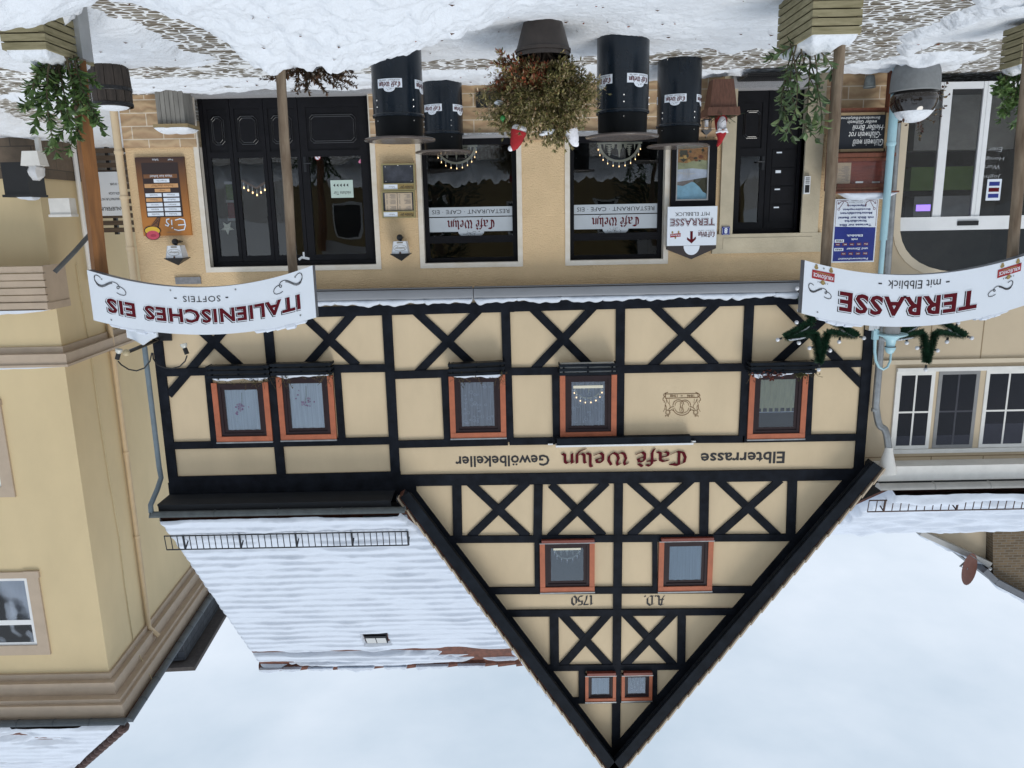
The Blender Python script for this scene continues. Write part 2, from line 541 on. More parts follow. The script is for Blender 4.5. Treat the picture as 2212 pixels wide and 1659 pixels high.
M_WOODP = mat('weathered_post', (.15, .095, .055), .8, .4, 5, .5, 20, stretch=(3, 3, .5), dist=.012, col2=(.26, .20, .14))
M_WOODO = mat('orange_post', (.21, .085, .022), .7, .35, 5, .3, 20, stretch=(4, 4, .4), dist=.006)
M_PINE = mat('pressure_treated_pine', (.21, .185, .10), .8, .22, 5, .25, 30, stretch=(1, 1, 7), dist=.004, col2=(.33, .29, .18), spec=.2)
M_CHALK = mat('chalk', (.75, .75, .74), .9, .05, 5)
M_SLATE = mat('blackboard', (.008, .011, .018), .7, .4, 3)
M_CREAMT = mat('cream_paper', (.50, .40, .29), .8, .06, 5)
M_FLAME = mat('lit_bulb', (.9, .8, .6), .4, .02, 4, emit=(1.0, .66, .32, 2.5))
M_ARCHW = mat('pale_plywood', (.70, .66, .52), .7, .08, 6)

def bricky(name, stone, stone2, joint, sx, sz, wavy=True):
    m = bpy.data.materials.new(name)
    m.use_nodes = True
    t = m.node_tree
    b = t.nodes['Principled BSDF']
    b.inputs['Roughness'].default_value = .85
    tc = t.nodes.new('ShaderNodeTexCoord')
    sp = t.nodes.new('ShaderNodeSeparateXYZ')
    cb = t.nodes.new('ShaderNodeCombineXYZ')
    ad = t.nodes.new('ShaderNodeMath')
    ad.operation = 'ADD'
    t.links.new(tc.outputs['Object'], sp.inputs[0])
    t.links.new(sp.outputs[0], ad.inputs[0])
    t.links.new(sp.outputs[1], ad.inputs[1])
    t.links.new(ad.outputs[0], cb.inputs[0])
    t.links.new(sp.outputs[2], cb.inputs[1])
    br = t.nodes.new('ShaderNodeTexBrick')
    br.inputs['Scale'].default_value = 1
    br.inputs['Brick Width'].default_value = sx
    br.inputs['Row Height'].default_value = sz
    br.inputs['Mortar Size'].default_value = .008 if wavy else .012
    br.inputs['Mortar Smooth'].default_value = .2
    br.inputs['Mortar'].default_value = (*joint, 1)
    t.links.new(cb.outputs[0], br.inputs['Vector'])
    wv = t.nodes.new('ShaderNodeTexWave')
    wv.bands_direction = 'Y'
    wv.inputs['Scale'].default_value = 2.2
    wv.inputs['Distortion'].default_value = 9
    wv.inputs['Detail'].default_value = 3
    wv.inputs['Detail Scale'].default_value = 1.2
    t.links.new(cb.outputs[0], wv.inputs['Vector'])
    nz = t.nodes.new('ShaderNodeTexNoise')
    nz.inputs['Scale'].default_value = 3 if wavy else 9
    t.links.new(cb.outputs[0], nz.inputs['Vector'])
    mxf = t.nodes.new('ShaderNodeMix')
    mxf.data_type = 'RGBA'
    mxf.inputs['A'].default_value = (*stone, 1)
    mxf.inputs['B'].default_value = (*stone2, 1)
    t.links.new((wv if wavy else nz).outputs['Fac'], mxf.inputs['Factor'])
    t.links.new(mxf.outputs['Result'], br.inputs['Color1'])
    mx2 = t.nodes.new('ShaderNodeMix')
    mx2.data_type = 'RGBA'
    mx2.inputs['Factor'].default_value = .55
    mx2.inputs['B'].default_value = (*[c * (.75 if wavy else .5) for c in stone], 1)
    t.links.new(mxf.outputs['Result'], mx2.inputs['A'])
    t.links.new(mx2.outputs['Result'], br.inputs['Color2'])
    t.links.new(br.outputs['Color'], b.inputs['Base Color'])
    bp = t.nodes.new('ShaderNodeBump')
    bp.inputs['Strength'].default_value = .5
    bp.inputs['Distance'].default_value = .015
    t.links.new((wv if wavy else nz).outputs['Fac'], bp.inputs['Height'])
    t.links.new(bp.outputs[0], b.inputs['Normal'])
    return m
M_PLINTH = bricky('marbled_plinth_stone', (.40, .265, .155), (.50, .36, .215), (.60, .52, .41), .46, .185)
M_BRICK = bricky('yellow_brown_brick', (.10, .065, .035), (.22, .15, .08), (.16, .14, .11), .24, .077, False)

def snowmat(name, bump=.5, bs=9, col=(.70, .73, .775)):
    m = bpy.data.materials.new(name)
    m.use_nodes = True
    t = m.node_tree
    b = t.nodes['Principled BSDF']
    b.inputs['Base Color'].default_value = (*col, 1)
    b.inputs['Roughness'].default_value = .7
    b.inputs['Specular IOR Level'].default_value = .25
    tc = t.nodes.new('ShaderNodeTexCoord')
    n1 = t.nodes.new('ShaderNodeTexNoise')
    n1.inputs['Scale'].default_value = bs
    n1.inputs['Detail'].default_value = 8
    n1.inputs['Roughness'].default_value = .65
    t.links.new(tc.outputs['Object'], n1.inputs['Vector'])
    bp = t.nodes.new('ShaderNodeBump')
    bp.inputs['Strength'].default_value = bump
    bp.inputs['Distance'].default_value = .05
    t.links.new(n1.outputs['Fac'], bp.inputs['Height'])
    t.links.new(bp.outputs[0], b.inputs['Normal'])
    return m
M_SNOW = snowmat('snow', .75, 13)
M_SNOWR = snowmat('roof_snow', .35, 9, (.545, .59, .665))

# ------------------------------------------------------------------ the half-timbered cafe
YW = 12.0      # street face of the plaster
YT = 11.965    # street face of the timbers
XL, XR = -5.73, 5.64
HOUSE = 'cafe_house'
house = thing(HOUSE, 'half-timbered cafe with black beams on cream plaster and a tall gable dated 1750', 'house', (0, 12, 0))
def T(a, b, wz, mb, y=YT):
    """timber along a-b in quadrant readings, width in the same readings"""
    pa, pb = P(*a, YT), P(*b, YT)
    pm = (Vector(a) + Vector(b)) / 2
    wm = (P(pm.x + wz / 3, pm.y, YT) - P(pm.x, pm.y, YT)).length
    mb.bar(pa, pb, wm, y, YW + .02)
    y -= random.random() * .001
tf = MB()
K = 2212
Q = lambda r, x, y: q(0, r, x, y)     # readings carried on past the quadrant edge
rails = [  # r, x0,y0, x1,y1, width  (x counted from the left edge of the whole picture, in thirds)
 (1, 960, 392, K + 1120, 330, 66), (1, K + 1120, 328, 2 * K + 1255, 268, 66),
 (1, 1060, 757, 1740, 738, 50), (1, 1740, 738, K + 300, 727, 52), (1, K + 330, 773, K + 1080, 751, 52),
 (1, K + 1090, 750, K + 1800, 740, 50), (1, K + 1820, 735, 2 * K + 400, 722, 52), (1, 2 * K + 430, 712, 2 * K + 1185, 697, 46),
 (1, 1110, 1231, 1800, 1216, 47), (1, 1820, 1213, K + 330, 1198, 48), (1, K + 370, 1222, K + 1080, 1204, 49),
 (1, K + 1090, 1204, K + 1800, 1192, 47), (1, K + 1800, 1192, 2 * K + 400, 1188, 47), (1, 2 * K + 390, 1188, 2 * K + 1130, 1176, 46),
 (1, K + 385, 1457, 2 * K + 1180, 1416, 76),
 (2, K + 660, 180, 2 * K + 780, 167, 48), (2, K + 930, 513, 2 * K + 455, 505, 47), (2, K + 1030, 660, 2 * K + 340, 648, 46),
 (2, K + 1330, 1014, 2 * K + 50, 1004, 41), (2, K + 1490, 1226, K + 2085, 1214, 41)]
for r, x0, y0, x1, y1, wz in rails:
    T(Q(r, x0, y0), Q(r, x1, y1), wz, tf, YT - .002)
posts = [
 (1, 991, 300, 1119, 1440, 62), (1, 1722, 330, 1822, 1425, 60), (1, K + 292, 345, K + 352, 1440, 62),
 (1, K + 1063, 330, K + 1090, 1205, 58), (1, K + 1811, 300, K + 1803, 1190, 58), (1, 2 * K + 436, 290, 2 * K + 393, 1190, 60),
 (1, 2 * K + 1231, 260, 2 * K + 1141, 1400, 64),
 (1, 1346, 757, 1389, 1225, 44), (1, 2183, 745, K + 5, 1205, 46), (1, K + 670, 775, K + 690, 1210, 48),
 (1, K + 1388, 750, K + 1395, 1200, 46), (1, 2 * K + 831, 715, 2 * K + 809, 1185, 46),
 (2, K + 1798, -184, K + 1779, 1580, 55),
 (2, K + 748, -170, K + 755, 170, 60), (2, K + 1278, -175, K + 1272, 170, 57), (2, K + 1270, 180, K + 1273, 505, 38),
 (2, 2 * K + 144, -195, 2 * K + 138, 165, 58), (2, K + 2033, 170, K + 2033, 505, 32), (2, 2 * K + 714, -200, 2 * K + 701, 168, 60),
 (2, K + 1379, 660, K + 1383, 1010, 58), (2, K + 2208, 655, K + 2203, 1005, 52), (2, K + 1560, 1015, K + 1560, 1222, 42), (2, K + 2029, 1008, K + 2028, 1215, 38)]
for r, x0, y0, x1, y1, wz in posts:
    T(Q(r, x0, y0), Q(r, x1, y1), wz, tf, YT)
braces = [
 (1, 1090, 902, 1580, 330), (1, 1140, 345, 1560, 722), (1, 1962, 735, 2290, 370), (1, 1915, 345, 2312, 712),
 (1, K + 470, 352, K + 862, 716), (1, K + 890, 352, K + 488, 764), (1, K + 1238, 340, K + 1615, 716), (1, K + 1638, 328, K + 1248, 740),
 (1, K + 2015, 315, K + 2430, 712), (1, K + 2445, 300, K + 2000, 728), (1, 2 * K + 620, 290, 2 * K + 1175, 845), (1, 2 * K + 600, 700, 2 * K + 1040, 300),
 (2, K + 830, -188, K + 1205, 162), (2, K + 1203, -190, K + 835, 166), (2, K + 1342, -190, K + 1388, 0), (2, K + 1360, -174, K + 1698, 143 + 15),
 (2, K + 1720, -190, K + 1352, 165), (2, K + 1870, -200, K + 2275, 158), (2, K + 2275, -210, K + 1872, 158),
 (2, 2 * K + 230, -208, 2 * K + 620, 158), (2, 2 * K + 637, -208, 2 * K + 220, 160),
 (2, K + 1425, 662, K + 1738, 1003), (2, K + 1735, 660, K + 1430, 1004), (2, K + 1834, 658, K + 2158, 1000), (2, K + 2162, 655, K + 1832, 1002)]
for i, (r, x0, y0, x1, y1) in enumerate(braces):
    if i == 14:
        continue
    T(Q(r, x0, y0), Q(r, x1, y1), 53 if r == 1 else 52, tf, YT + .008 + .003 * (i % 2))
# plate below the eave on the right part, rafters along the gable
T(Q(1, 1095, 1478), Q(1, K + 385, 1443), 94, tf, YT - .004)
tf.box(1.9, XR, YT - .003, YW + .02, 6.10, 6.34)
tf.box(1.60, 2.3, YT - .0045, YW + .02, 6.13, 6.50)
APX, APZ = -1.64, 11.42
EL, ER_ = (-5.75, 6.0), (1.83, 6.2)    # where the roof underside meets the wall plane at the eaves
def rake(side, t):
    e = EL if side < 0 else ER_
    return (APX + (e[0] - APX) * t, APZ + (e[1] - APZ) * t)
for sd_ in (-1, 1):
    a, b = rake(sd_, 0), rake(sd_, .985)
    d = Vector((b[0] - a[0], b[1] - a[1])).normalized()
    nrm = Vector((-d.y, d.x)) if sd_ > 0 else Vector((d.y, -d.x))
    if nrm.y > 0:
        nrm = -nrm
    o = nrm * .06
    tf.bar((a[0] + o.x, a[1] + o.y), (b[0] + o.x, b[1] + o.y), .12, YT + .004 * (1 + sd_) / 2 + .003, YW + .02)
tf.build('timber_frame', M_TIMBER, house)

# openings of the ground floor
DOORF = (2.05, 4.60, .17, 2.64)
SHOPA = (-.13, 1.30, .80, 2.64)
SHOPB = (-2.36, -.93, .80, 2.64)
DOORE = (-4.44, -3.40, .20, 2.285)
GF_R = 5.70
gw = MB()
wall(gw, XL, GF_R, .86, 3.12, [DOORF, SHOPA, SHOPB, DOORE], YW, 12.3, 0, rd=.2, rm=1)
gw.box(XL, GF_R, YW + .001, 12.9, 3.07, 3.12, 0)
gw.add([(GF_R, YW, 0), (GF_R, 19, 0), (GF_R, 19, 3.12), (GF_R, YW, 3.12)], [(0, 1, 2, 3)])
gw.add([(XL, YW, 0), (XL, 19, 0), (XL, 19, 3.12), (XL, YW, 3.12)], [(3, 2, 1, 0)])
gw.build('ground_floor_wall', [M_STUCCO, M_MARBLE], house)
pl = MB()
wall(pl, DOORE[1] + .2, DOORF[0] - .02, -.2, .86, [(SHOPA[0], SHOPA[1], .74, .9), (SHOPB[0], SHOPB[1], .74, .9)], YW - .03, 12.2, 0, rd=.03, rm=0)
for xa_, xb_ in ((XL, DOORE[0] - .24), (DOORF[1] + .02, GF_R)):
    p2_ = MB()
    p2_.add([(xa_, YW - .03, -.2), (xb_, YW - .03, -.2), (xb_, YW - .03, .86), (xa_, YW - .03, .86), (xb_, YW, .86), (xa_, YW, .86), (xb_, YW, -.2), (xa_, YW, -.2)], [(0, 1, 2, 3), (3, 2, 4, 5), (1, 6, 4, 2), (0, 3, 5, 7)])
    p2_.build('stone_plinth', M_PLINTH, house)
for x0, x1 in ((DOORE[1] + .2, SHOPB[0]), (SHOPB[1], SHOPA[0]), (SHOPA[1], DOORF[0] - .02)):
    pl.add([(x0, YW - .03, .86), (x1, YW - .03, .86), (x1, YW, .86), (x0, YW, .86)], [(0, 1, 2, 3)])
pl.build('stone_plinth', M_PLINTH, house)
# upper storey and gable plaster
uw = MB()
uw.add([(XL, YW, 3.12), (XR, YW, 3.12), (XR, YW, 6.45), (XL, YW, 6.45)], [(0, 1, 2, 3)])
uw.add([(XR, YW, 3.0), (XR, 19, 3.0), (XR, 19, 6.45), (XR, 15.2, 11.3), (XR, YW + .02, 6.9)], [(0, 1, 2, 3, 4)])
uw.add([(XL, YW, 3.0), (XL, 19, 3.0), (XL, 19, 6.3), (XL, YW, 6.3)], [(3, 2, 1, 0)])
uw.build('upper_wall', M_CREAM, house)
gb = MB()
gb.add([(EL[0] + .34, YW, 6.45), (ER_[0] - .17, YW, 6.45), (APX + .02, YW, APZ - .02), (APX - .02, YW, APZ - .02)], [(0, 1, 2, 3)])
gb.build('gable_wall', M_CREAM, house)

# --- roofs: tiles below, snow above
def slope_roof(name, o, u, v, n, parent, nu, nv, thick=.10, snow_fn=None, ridge_holes=False, rows=24, seed=1, under=M_SOFFIT, tile_t=.09, sk0=(0, 0, 0), sk1=(0, 0, 0), step=.06):
    s0, s1 = Vector(sk0), Vector(sk1)
    o, u, v, n = Vector(o), Vector(u), Vector(v), Vector(n).normalized()
    mb = MB()
    # body slab
    pts = [o, o + u, o + u + v + s1, o + v + s0]
    top = [p + n * tile_t for p in pts]
    mb.add(pts + top, [(3, 2, 1, 0)], 1)
    mb.add(pts + top, [(4, 5, 6, 7), (0, 1, 5, 4), (1, 2, 6, 5), (2, 3, 7, 6), (3, 0, 4, 7)], 0)
    rf = mb.build(name, [M_TILE, under], parent)
    U, V_ = np.meshgrid(np.linspace(0, 1, nu), np.linspace(0, 1, nv))
    L, Hh = u.length, v.length
    x, y = U * L, V_ * Hh
    saw = (V_ * rows + .35 * (fbm(x * 1.3, y * .6, 3, seed + 5) - .5)) % 1.0
    t = thick * (.75 + .25 * fbm(x * .8, y * .8, 3, seed)) + step * (1 - saw) * np.clip(saw / .2, 0, 1) * np.clip(2.2 * fbm(x * 2.2, y * 2.6, 3, seed + 3) - .35, .15, 1.4) + .030 * (fbm(x * 4.5, y * 8, 4, seed + 9) - .5)
    if snow_fn:
        t = snow_fn(U, V_, x, y, t)
    edge = np.minimum(np.minimum(U * L, (1 - U) * L), np.minimum(V_ * Hh + .03, (1 - V_) * Hh + .1))
    t = t * np.clip(edge / .05, 0, 1) ** .5
    base = np.array(o)[None, None, :] + U[..., None] * np.array(u) + V_[..., None] * np.array(v) + ((1 - U) * V_)[..., None] * np.array(s0) + (U * V_)[..., None] * np.array(s1)
    Z = base + np.array(n)[None, None, :] * (tile_t + np.maximum(t, -.03))[..., None]
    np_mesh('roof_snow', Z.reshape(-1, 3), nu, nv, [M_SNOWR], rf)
    return rf
# right-hand part: eave towards the street
EAVE_Y, EAVE_Z, RIDGE_Y, RIDGE_Z = 11.50, 6.42, 15.2, 11.35
vv = Vector((0, RIDGE_Y - EAVE_Y, RIDGE_Z - EAVE_Z))
def right_snow(U, V_, x, y, t):
    hole = fbm(x * 1.1, y * 5.0, 4, 31)
    k = np.clip((V_ - .84) / .11, 0, 1)
    x = 5.58 - (1 - U) * (3.78 + 3.3 * V_)
    bare = np.clip((2.4 - x) / 1.6, 0, 1)           # swept bare near the gable
    t = t - .30 * k * np.clip((hole - .45 + .16 * bare) * 6, 0, 1) - .006
    # snow slumps back around the roof light
    return np.where((np.abs(x - 2.86) < .27) & (np.abs(V_ - .76) < .05), -.03, t)
slope_roof('roof', (1.80, EAVE_Y, EAVE_Z), (3.78, 0, 0), vv, (0, -vv.z, vv.y), house, 260, 300, .085, right_snow, rows=26, seed=4, sk0=(-3.3, 0, 0))
slope_roof('roof', (5.58, 19.0, 6.4), (-4.0, 0, 0), (0, -3.8, 4.95), (0, 4.95, 3.8), house, 10, 10)
# ridge tiles
rt = MB()
for i in range(16):
    x = -.8 + i * .40
    rt.tube([(x, RIDGE_Y + .02, RIDGE_Z + .10), (x + .43, RIDGE_Y + .02, RIDGE_Z + .13)], [.10, .12], 10)
rt.build('ridge_tile', M_TILE, house)
rt = MB()
for i, (xa, xb) in enumerate(((5.6, 4.7), (4.55, 4.0), (3.9, 3.1), (2.9, 2.4), (2.2, 1.5), (1.3, .7))):
    snow_ridge(rt, (xb, RIDGE_Y - .06, RIDGE_Z + .10), (xa, RIDGE_Y - .06, RIDGE_Z + .10), .26, .11, 60 + i, 20, sag=.5, endh=.4)
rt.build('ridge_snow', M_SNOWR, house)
# the gable roof
OV = .34
for sd_ in (-1, 1):
    e = EL if sd_ < 0 else ER_
    t_end = 1.012 if sd_ < 0 else .985
    ex = (APX + (e[0] - APX) * t_end, APZ + (e[1] - APZ) * t_end)
    v = Vector((APX - ex[0], 0, APZ - ex[1]))
    n = Vector((-v.z, 0, v.x)) if sd_ > 0 else Vector((v.z, 0, -v.x))
    if n.z < 0:
        n = -n
    o = Vector((ex[0], YW - OV, ex[1]))
    u = Vector((0, 7.4, 0)) if sd_ < 0 else Vector((0, 7.4, 0))
    slope_roof('roof', o, u, v, n, house, 60, 140, .07, rows=26, seed=8 + sd_)
    nn = n.normalized()
    vd = v.normalized()
    # barge board and the cream verge tiles stepping up over it
    bb = MB()
    mid = o + v * .5 + nn * (-.002)
    bb.obox(mid + Vector((0, -.02, 0)) - nn * .038, vd * (v.length / 2), (0, .02, 0), nn * .085)
    # inner moulding under the soffit
    bb.obox(mid + Vector((0, .07, 0)) - nn * .05, vd * (v.length / 2 - .05), (0, .03, 0), nn * .06)
    bb.build('barge_board', M_BOARD, house)
    vt = MB()
    N = 25
    for i in range(N):
        c = o + v * ((i + .5) / N) + nn * .082 + Vector((0, .02, 0))
        tilt = (vd + nn * .07).normalized()
        n2 = Vector((0, 1, 0)).cross(tilt)
        vt.obox(c + nn * .008, tilt * (v.length / N * .56), (0, .08, 0), n2.normalized() * .013)
    vt.build('verge_tile', mat('verge_cream', (.42, .34, .25), .8, .2, 6), house)
    sv = MB()
    snow_ridge(sv, o + nn * .10 + v * .02 + Vector((0, .05, 0)), o + nn * .10 + v * .99 + Vector((0, .05, 0)), .14, .035, 5 + sd_, 70)
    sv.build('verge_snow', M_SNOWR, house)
# eave of the right-hand part: soffit, fascia, gutter, flashing
ev = MB()
ev.box(1.95, XR, EAVE_Y + .02, YW + .02, 6.30, 6.33)
ev.box(1.95, XR - .02, EAVE_Y, EAVE_Y + .02, 6.30, 6.48)
ev.build('eave_board', M_SOFFIT, house)
def gutter(mb, a, b, r, m=0):
    a, b = Vector(a), Vector(b)
    t = (b - a).normalized()
    s_ = Vector((t.y, -t.x, 0))
    n = 9
    vs = []
    for p in (a, b):
        for k in range(n):
            an = math.pi * k / (n - 1)
            vs.append(p + s_ * (r * math.cos(an)) - Vector((0, 0, r * math.sin(an))))
        for k in range(n - 1, -1, -1):
            an = math.pi * k / (n - 1)
            vs.append(p + s_ * ((r - .006) * math.cos(an)) - Vector((0, 0, (r - .006) * math.sin(an))) + Vector((0, 0, .002)))
    k = 2 * n
    mb.add(vs, [(i, (i + 1) % k, k + (i + 1) % k, k + i) for i in range(k)] + [tuple(range(n)), tuple(range(k, k + n))[::-1]], m)
    L = (b - a).length
    for i in range(max(2, int(L / .8)) + 1):
        p = a.lerp(b, i / max(2, int(L / .8)))
        mb.tube([p + s_ * (r + .006) * math.cos(math.pi * j / 8) - Vector((0, 0, (r + .006) * math.sin(math.pi * j / 8))) for j in range(9)], .008, 5, m)
gu = MB()
gutter(gu, (1.72, 11.42, 6.455), (5.70, 11.42, 6.455), .075)
gu.build('gutter', mat('dark_zinc', (.10, .115, .12), .5, .3, 5, metal=.3), house)
fl = MB()
fl.obox((2.05, 11.53, 6.60), (.35, 0, 0), Vector((0, .05, .066)), Vector((0, -.005, .004)))
fl.build('flashing', mat('lead_flashing', (.10, .125, .15), .5, .2, 5), house)
def snow_guard(x0, x1, y, z, name, parent, mt, up, n_step=.10, h=.25):
    """rail on brackets that keeps snow on the roof; up is the direction of its bars"""
    mb = MB()
    upv = Vector(up).normalized() * h
    for k in (0, 1):
        mb.tube([Vector((x0, y, z)) + upv * k, Vector((x1, y, z)) + upv * k], .011, 6)
    n = int((x1 - x0) / n_step)
    for i in range(n + 1):
        x = x0 + (x1 - x0) * i / n
        mb.tube([Vector((x, y, z)), Vector((x, y, z)) + upv], .008 if i % 9 else .018, 5)
        if i % 9 == 0:
            mb.tube([Vector((x, y, z)) + upv, Vector((x, y + .16, z + .16))], .012, 5)
    return mb.build(name, mt, parent)
snow_guard(1.72, 5.62, 11.58, 6.86, 'snow_guard', house, M_STEEL, (0, .12, 1))
rw = MB()
c = Vector((2.86, EAVE_Y, EAVE_Z)) + vv * .77
nn = Vector((0, -vv.z, vv.y)).normalized()
vd = vv.normalized()
rw.obox(c + nn * .13, (.22, 0, 0), vd * .17, nn * .035, 0)
rw.obox(c + nn * .168 + vd * .03, (.20, 0, 0), vd * .12, nn * .004, 1)
rw.obox(c + nn * .168 + vd * .03, (.008, 0, 0), vd * .121, nn * .006, 0)
rw.obox(c + nn * .12 - vd * .24, (.24, 0, 0), vd * .09, nn * .02, 0)
rw.build('roof_light', [M_BLACKFR, mat('frosted_pane', (.45, .45, .44), .3, .05, 4)], house)

# --- upper windows
def upper_window(tl, tr, yb, curtain, pane=.62, small=False, sill=None):
    a, b = P(*tl, YT), P(*tr, YT)
    x0, x1 = min(a.x, b.x), max(a.x, b.x)
    z1 = (a.z + b.z) / 2
    z0 = P((tl[0] + tr[0]) / 2, yb, YT).z
    wd = x1 - x0
    cw = .085 if not small else .055
    yc = 11.935
    cs = MB()
    cs.box(x0, x1, yc, YW + .01, z1 - cw, z1)
    cs.box(x0, x0 + cw, yc + .004, YW + .01, z0, z1 - cw)
    cs.box(x1 - cw, x1, yc + .004, YW + .01, z0, z1 - cw)
    win = cs.build('window', M_ORANGE, house)
    dr = MB()
    dr.box(x0 - .005, x1 + .005, yc - .012, YW, z1 + .001, z1 + .022)
    dr.build('drip_edge', M_ZINC, win)
    fr = MB()
    f1, f2 = (.05, .05) if not small else (.03, .03)
    xi0, xi1, zi0, zi1 = x0 + cw, x1 - cw, z0 + .02, z1 - cw
    for k, (ww, yy) in enumerate(((f1, 11.957), (f2, 11.972))):
        fr.box(xi0, xi1, yy, YW + .01, zi1 - ww, zi1)
        fr.box(xi0, xi1, yy, YW + .01, zi0, zi0 + ww)
        fr.box(xi0, xi0 + ww, yy + .001, YW + .01, zi0 + ww, zi1 - ww)
        fr.box(xi1 - ww, xi1, yy + .001, YW + .01, zi0 + ww, zi1 - ww)
        xi0, xi1, zi0, zi1 = xi0 + ww, xi1 - ww, zi0 + ww, zi1 - ww
    fr.build('frame', M_MAROON, win)
    bk = MB()
    cm = [M_DARK, M_CURT, M_CURT2, M_CURT3, M_WHITE]
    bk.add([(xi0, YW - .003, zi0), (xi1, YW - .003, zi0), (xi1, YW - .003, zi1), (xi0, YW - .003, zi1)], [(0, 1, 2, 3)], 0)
    ztop = zi0 + (zi1 - zi0) * (.60 if curtain == 3 else 1.0)
    fq = {1: 55, 2: 75, 3: 60, 4: 45}.get(curtain, 50)
    if curtain:
        am = .0075
        bk.grid(lambda u, v: (xi0 + (xi1 - xi0) * u, YW - .0125 - am * math.sin(u * (xi1 - xi0) * fq + 1.5 * math.sin(u * 9)), zi0 + (ztop - zi0) * v), 60, 2, {1: 1, 2: 2, 3: 3, 4: 1}[curtain])
    if curtain == 3:
        for k in range(6):
            u = (k + .5) / 6
            bk.box(xi0 + (xi1 - xi0) * u - .015, xi0 + (xi1 - xi0) * u + .015, YW - .012, YW - .008, ztop, ztop + .06, 3)
        bk.box(xi0, xi1, YW - .014, YW - .008, ztop + .06, ztop + .07, 4)
    if curtain == 2:
        for k in range(34):   # lace flowers and tendrils
            cx, cz = random.uniform(xi0 + .03, xi1 - .03), random.uniform(zi0 + .03, zi1 - .03)
            rr = random.uniform(.012, .03)
            n = random.choice((5, 6, 9))
            pts = [(cx + rr * (1 + .3 * math.cos(3 * a)) * math.cos(a), cz + rr * math.sin(a)) for a in [i * (2 if n != 9 else 1.2) * math.pi / n for i in range(n + 1)]]
            line2(bk, pts, .004, YW - .019, 4)
    bk.build('curtain' if curtain else 'backing', cm, win, smooth=bool(curtain))
    g = MB()
    g.box(xi0 - .004, xi1 + .004, 11.976, 11.979, zi0 - .004, zi1 + .004)
    g.build('pane', M_GLASSG if sill else M_GLASSU, win)
    if sill:
        sl = MB()
        sl.box(x0 + .01, x1 - .03, 11.90, YW, z0 - .05, z0 - .002)
        sl.build('sill', mat('red_sill', (.17, .035, .022), .5, .2, 6), win)
        zs = MB()
        zs.box(x0 - .005, x1 + .005, 11.905, YW, z0, z0 + .014)
        zs.build('sill_flashing', M_ZINC, win)
    return x0, x1, z0, z1
W = []
for tl, tr, yb, cu in (((470, 955), (590, 951), 826, 1), ((608, 950), (728, 948), 812, 1), ((974, 946), (1094, 944), 810, 2), ((1210, 944), (1331, 943), 809, 2), ((1613, 948), (1737, 946), 804, 3)):
    W.append(upper_window(tl, tr, yb, cu))
GW = upper_window((1167, 1277.5), (1284, 1277), 1170, 0, sill=True)
upper_window((1421, 1276), (1537, 1275), 1166, 4, sill=True)
upper_window((1264, 1514), (1330, 1513), 1456, 4, small=True, sill=True)
upper_window((1342, 1512), (1408, 1511), 1455, 2, small=True, sill=True)

# --- painted and applied lettering
let = MB()
def wtext(mb, body, xr, yb, xl, yt, m, bold=.02, y=YW - .004, **k):
    """xr,yb = bottom left of the word as one reads it (photo right), xl,yt = its top right"""
    a, b = P(xr, yb, y), P(xl, yt, y)
    text(mb, body, (a.x + b.x) / 2, (a.z + b.z) / 2, abs(b.x - a.x), b.z - a.z, y, m, bold, **k)
wtext(let, 'Elbterrasse', 1696, 975, 1513, 1004, 0, .02)
let.build('painted_word', M_INK, house)
let = MB()
wtext(let, 'Gewölbekeller', 1187, 982, 984, 1010, 0, .02)
let.build('painted_word', M_INK, house)
a, b = P(1482, 992, YW), P(1214, 993, YW)
wtot = sum(BL[c][0] for c in "Cafe' Welyn")
for word, off in (("Cafe'", 0), ('Welyn', sum(BL[c][0] for c in "Cafe' "))):
    cl = MB()
    blackletter(cl, word, a.x + (b.x - a.x) * off / wtot, P(1350, 977, YW).z, (b.x - a.x) * sum(BL[c][0] for c in word) / wtot, .165, YW - .004, 0, .20, thick=.02)
    cl.build('raised_word', M_RED, house)
yr = MB()
a, b = P(1436, 1290, YW), P(1390, 1290, YW)
blackletter(yr, 'A.D.', a.x, P(1400, 1287, YW).z, b.x - a.x, .13, YW - .005, 0, .26)
yr.build('painted_date', M_INK, house)
yr = MB()
a, b = P(1282, 1290, YW), P(1233, 1290, YW)
blackletter(yr, '1750', a.x, P(1255, 1287, YW).z, b.x - a.x, .13, YW - .005, 0, .26)
yr.build('painted_date', M_INK, house)
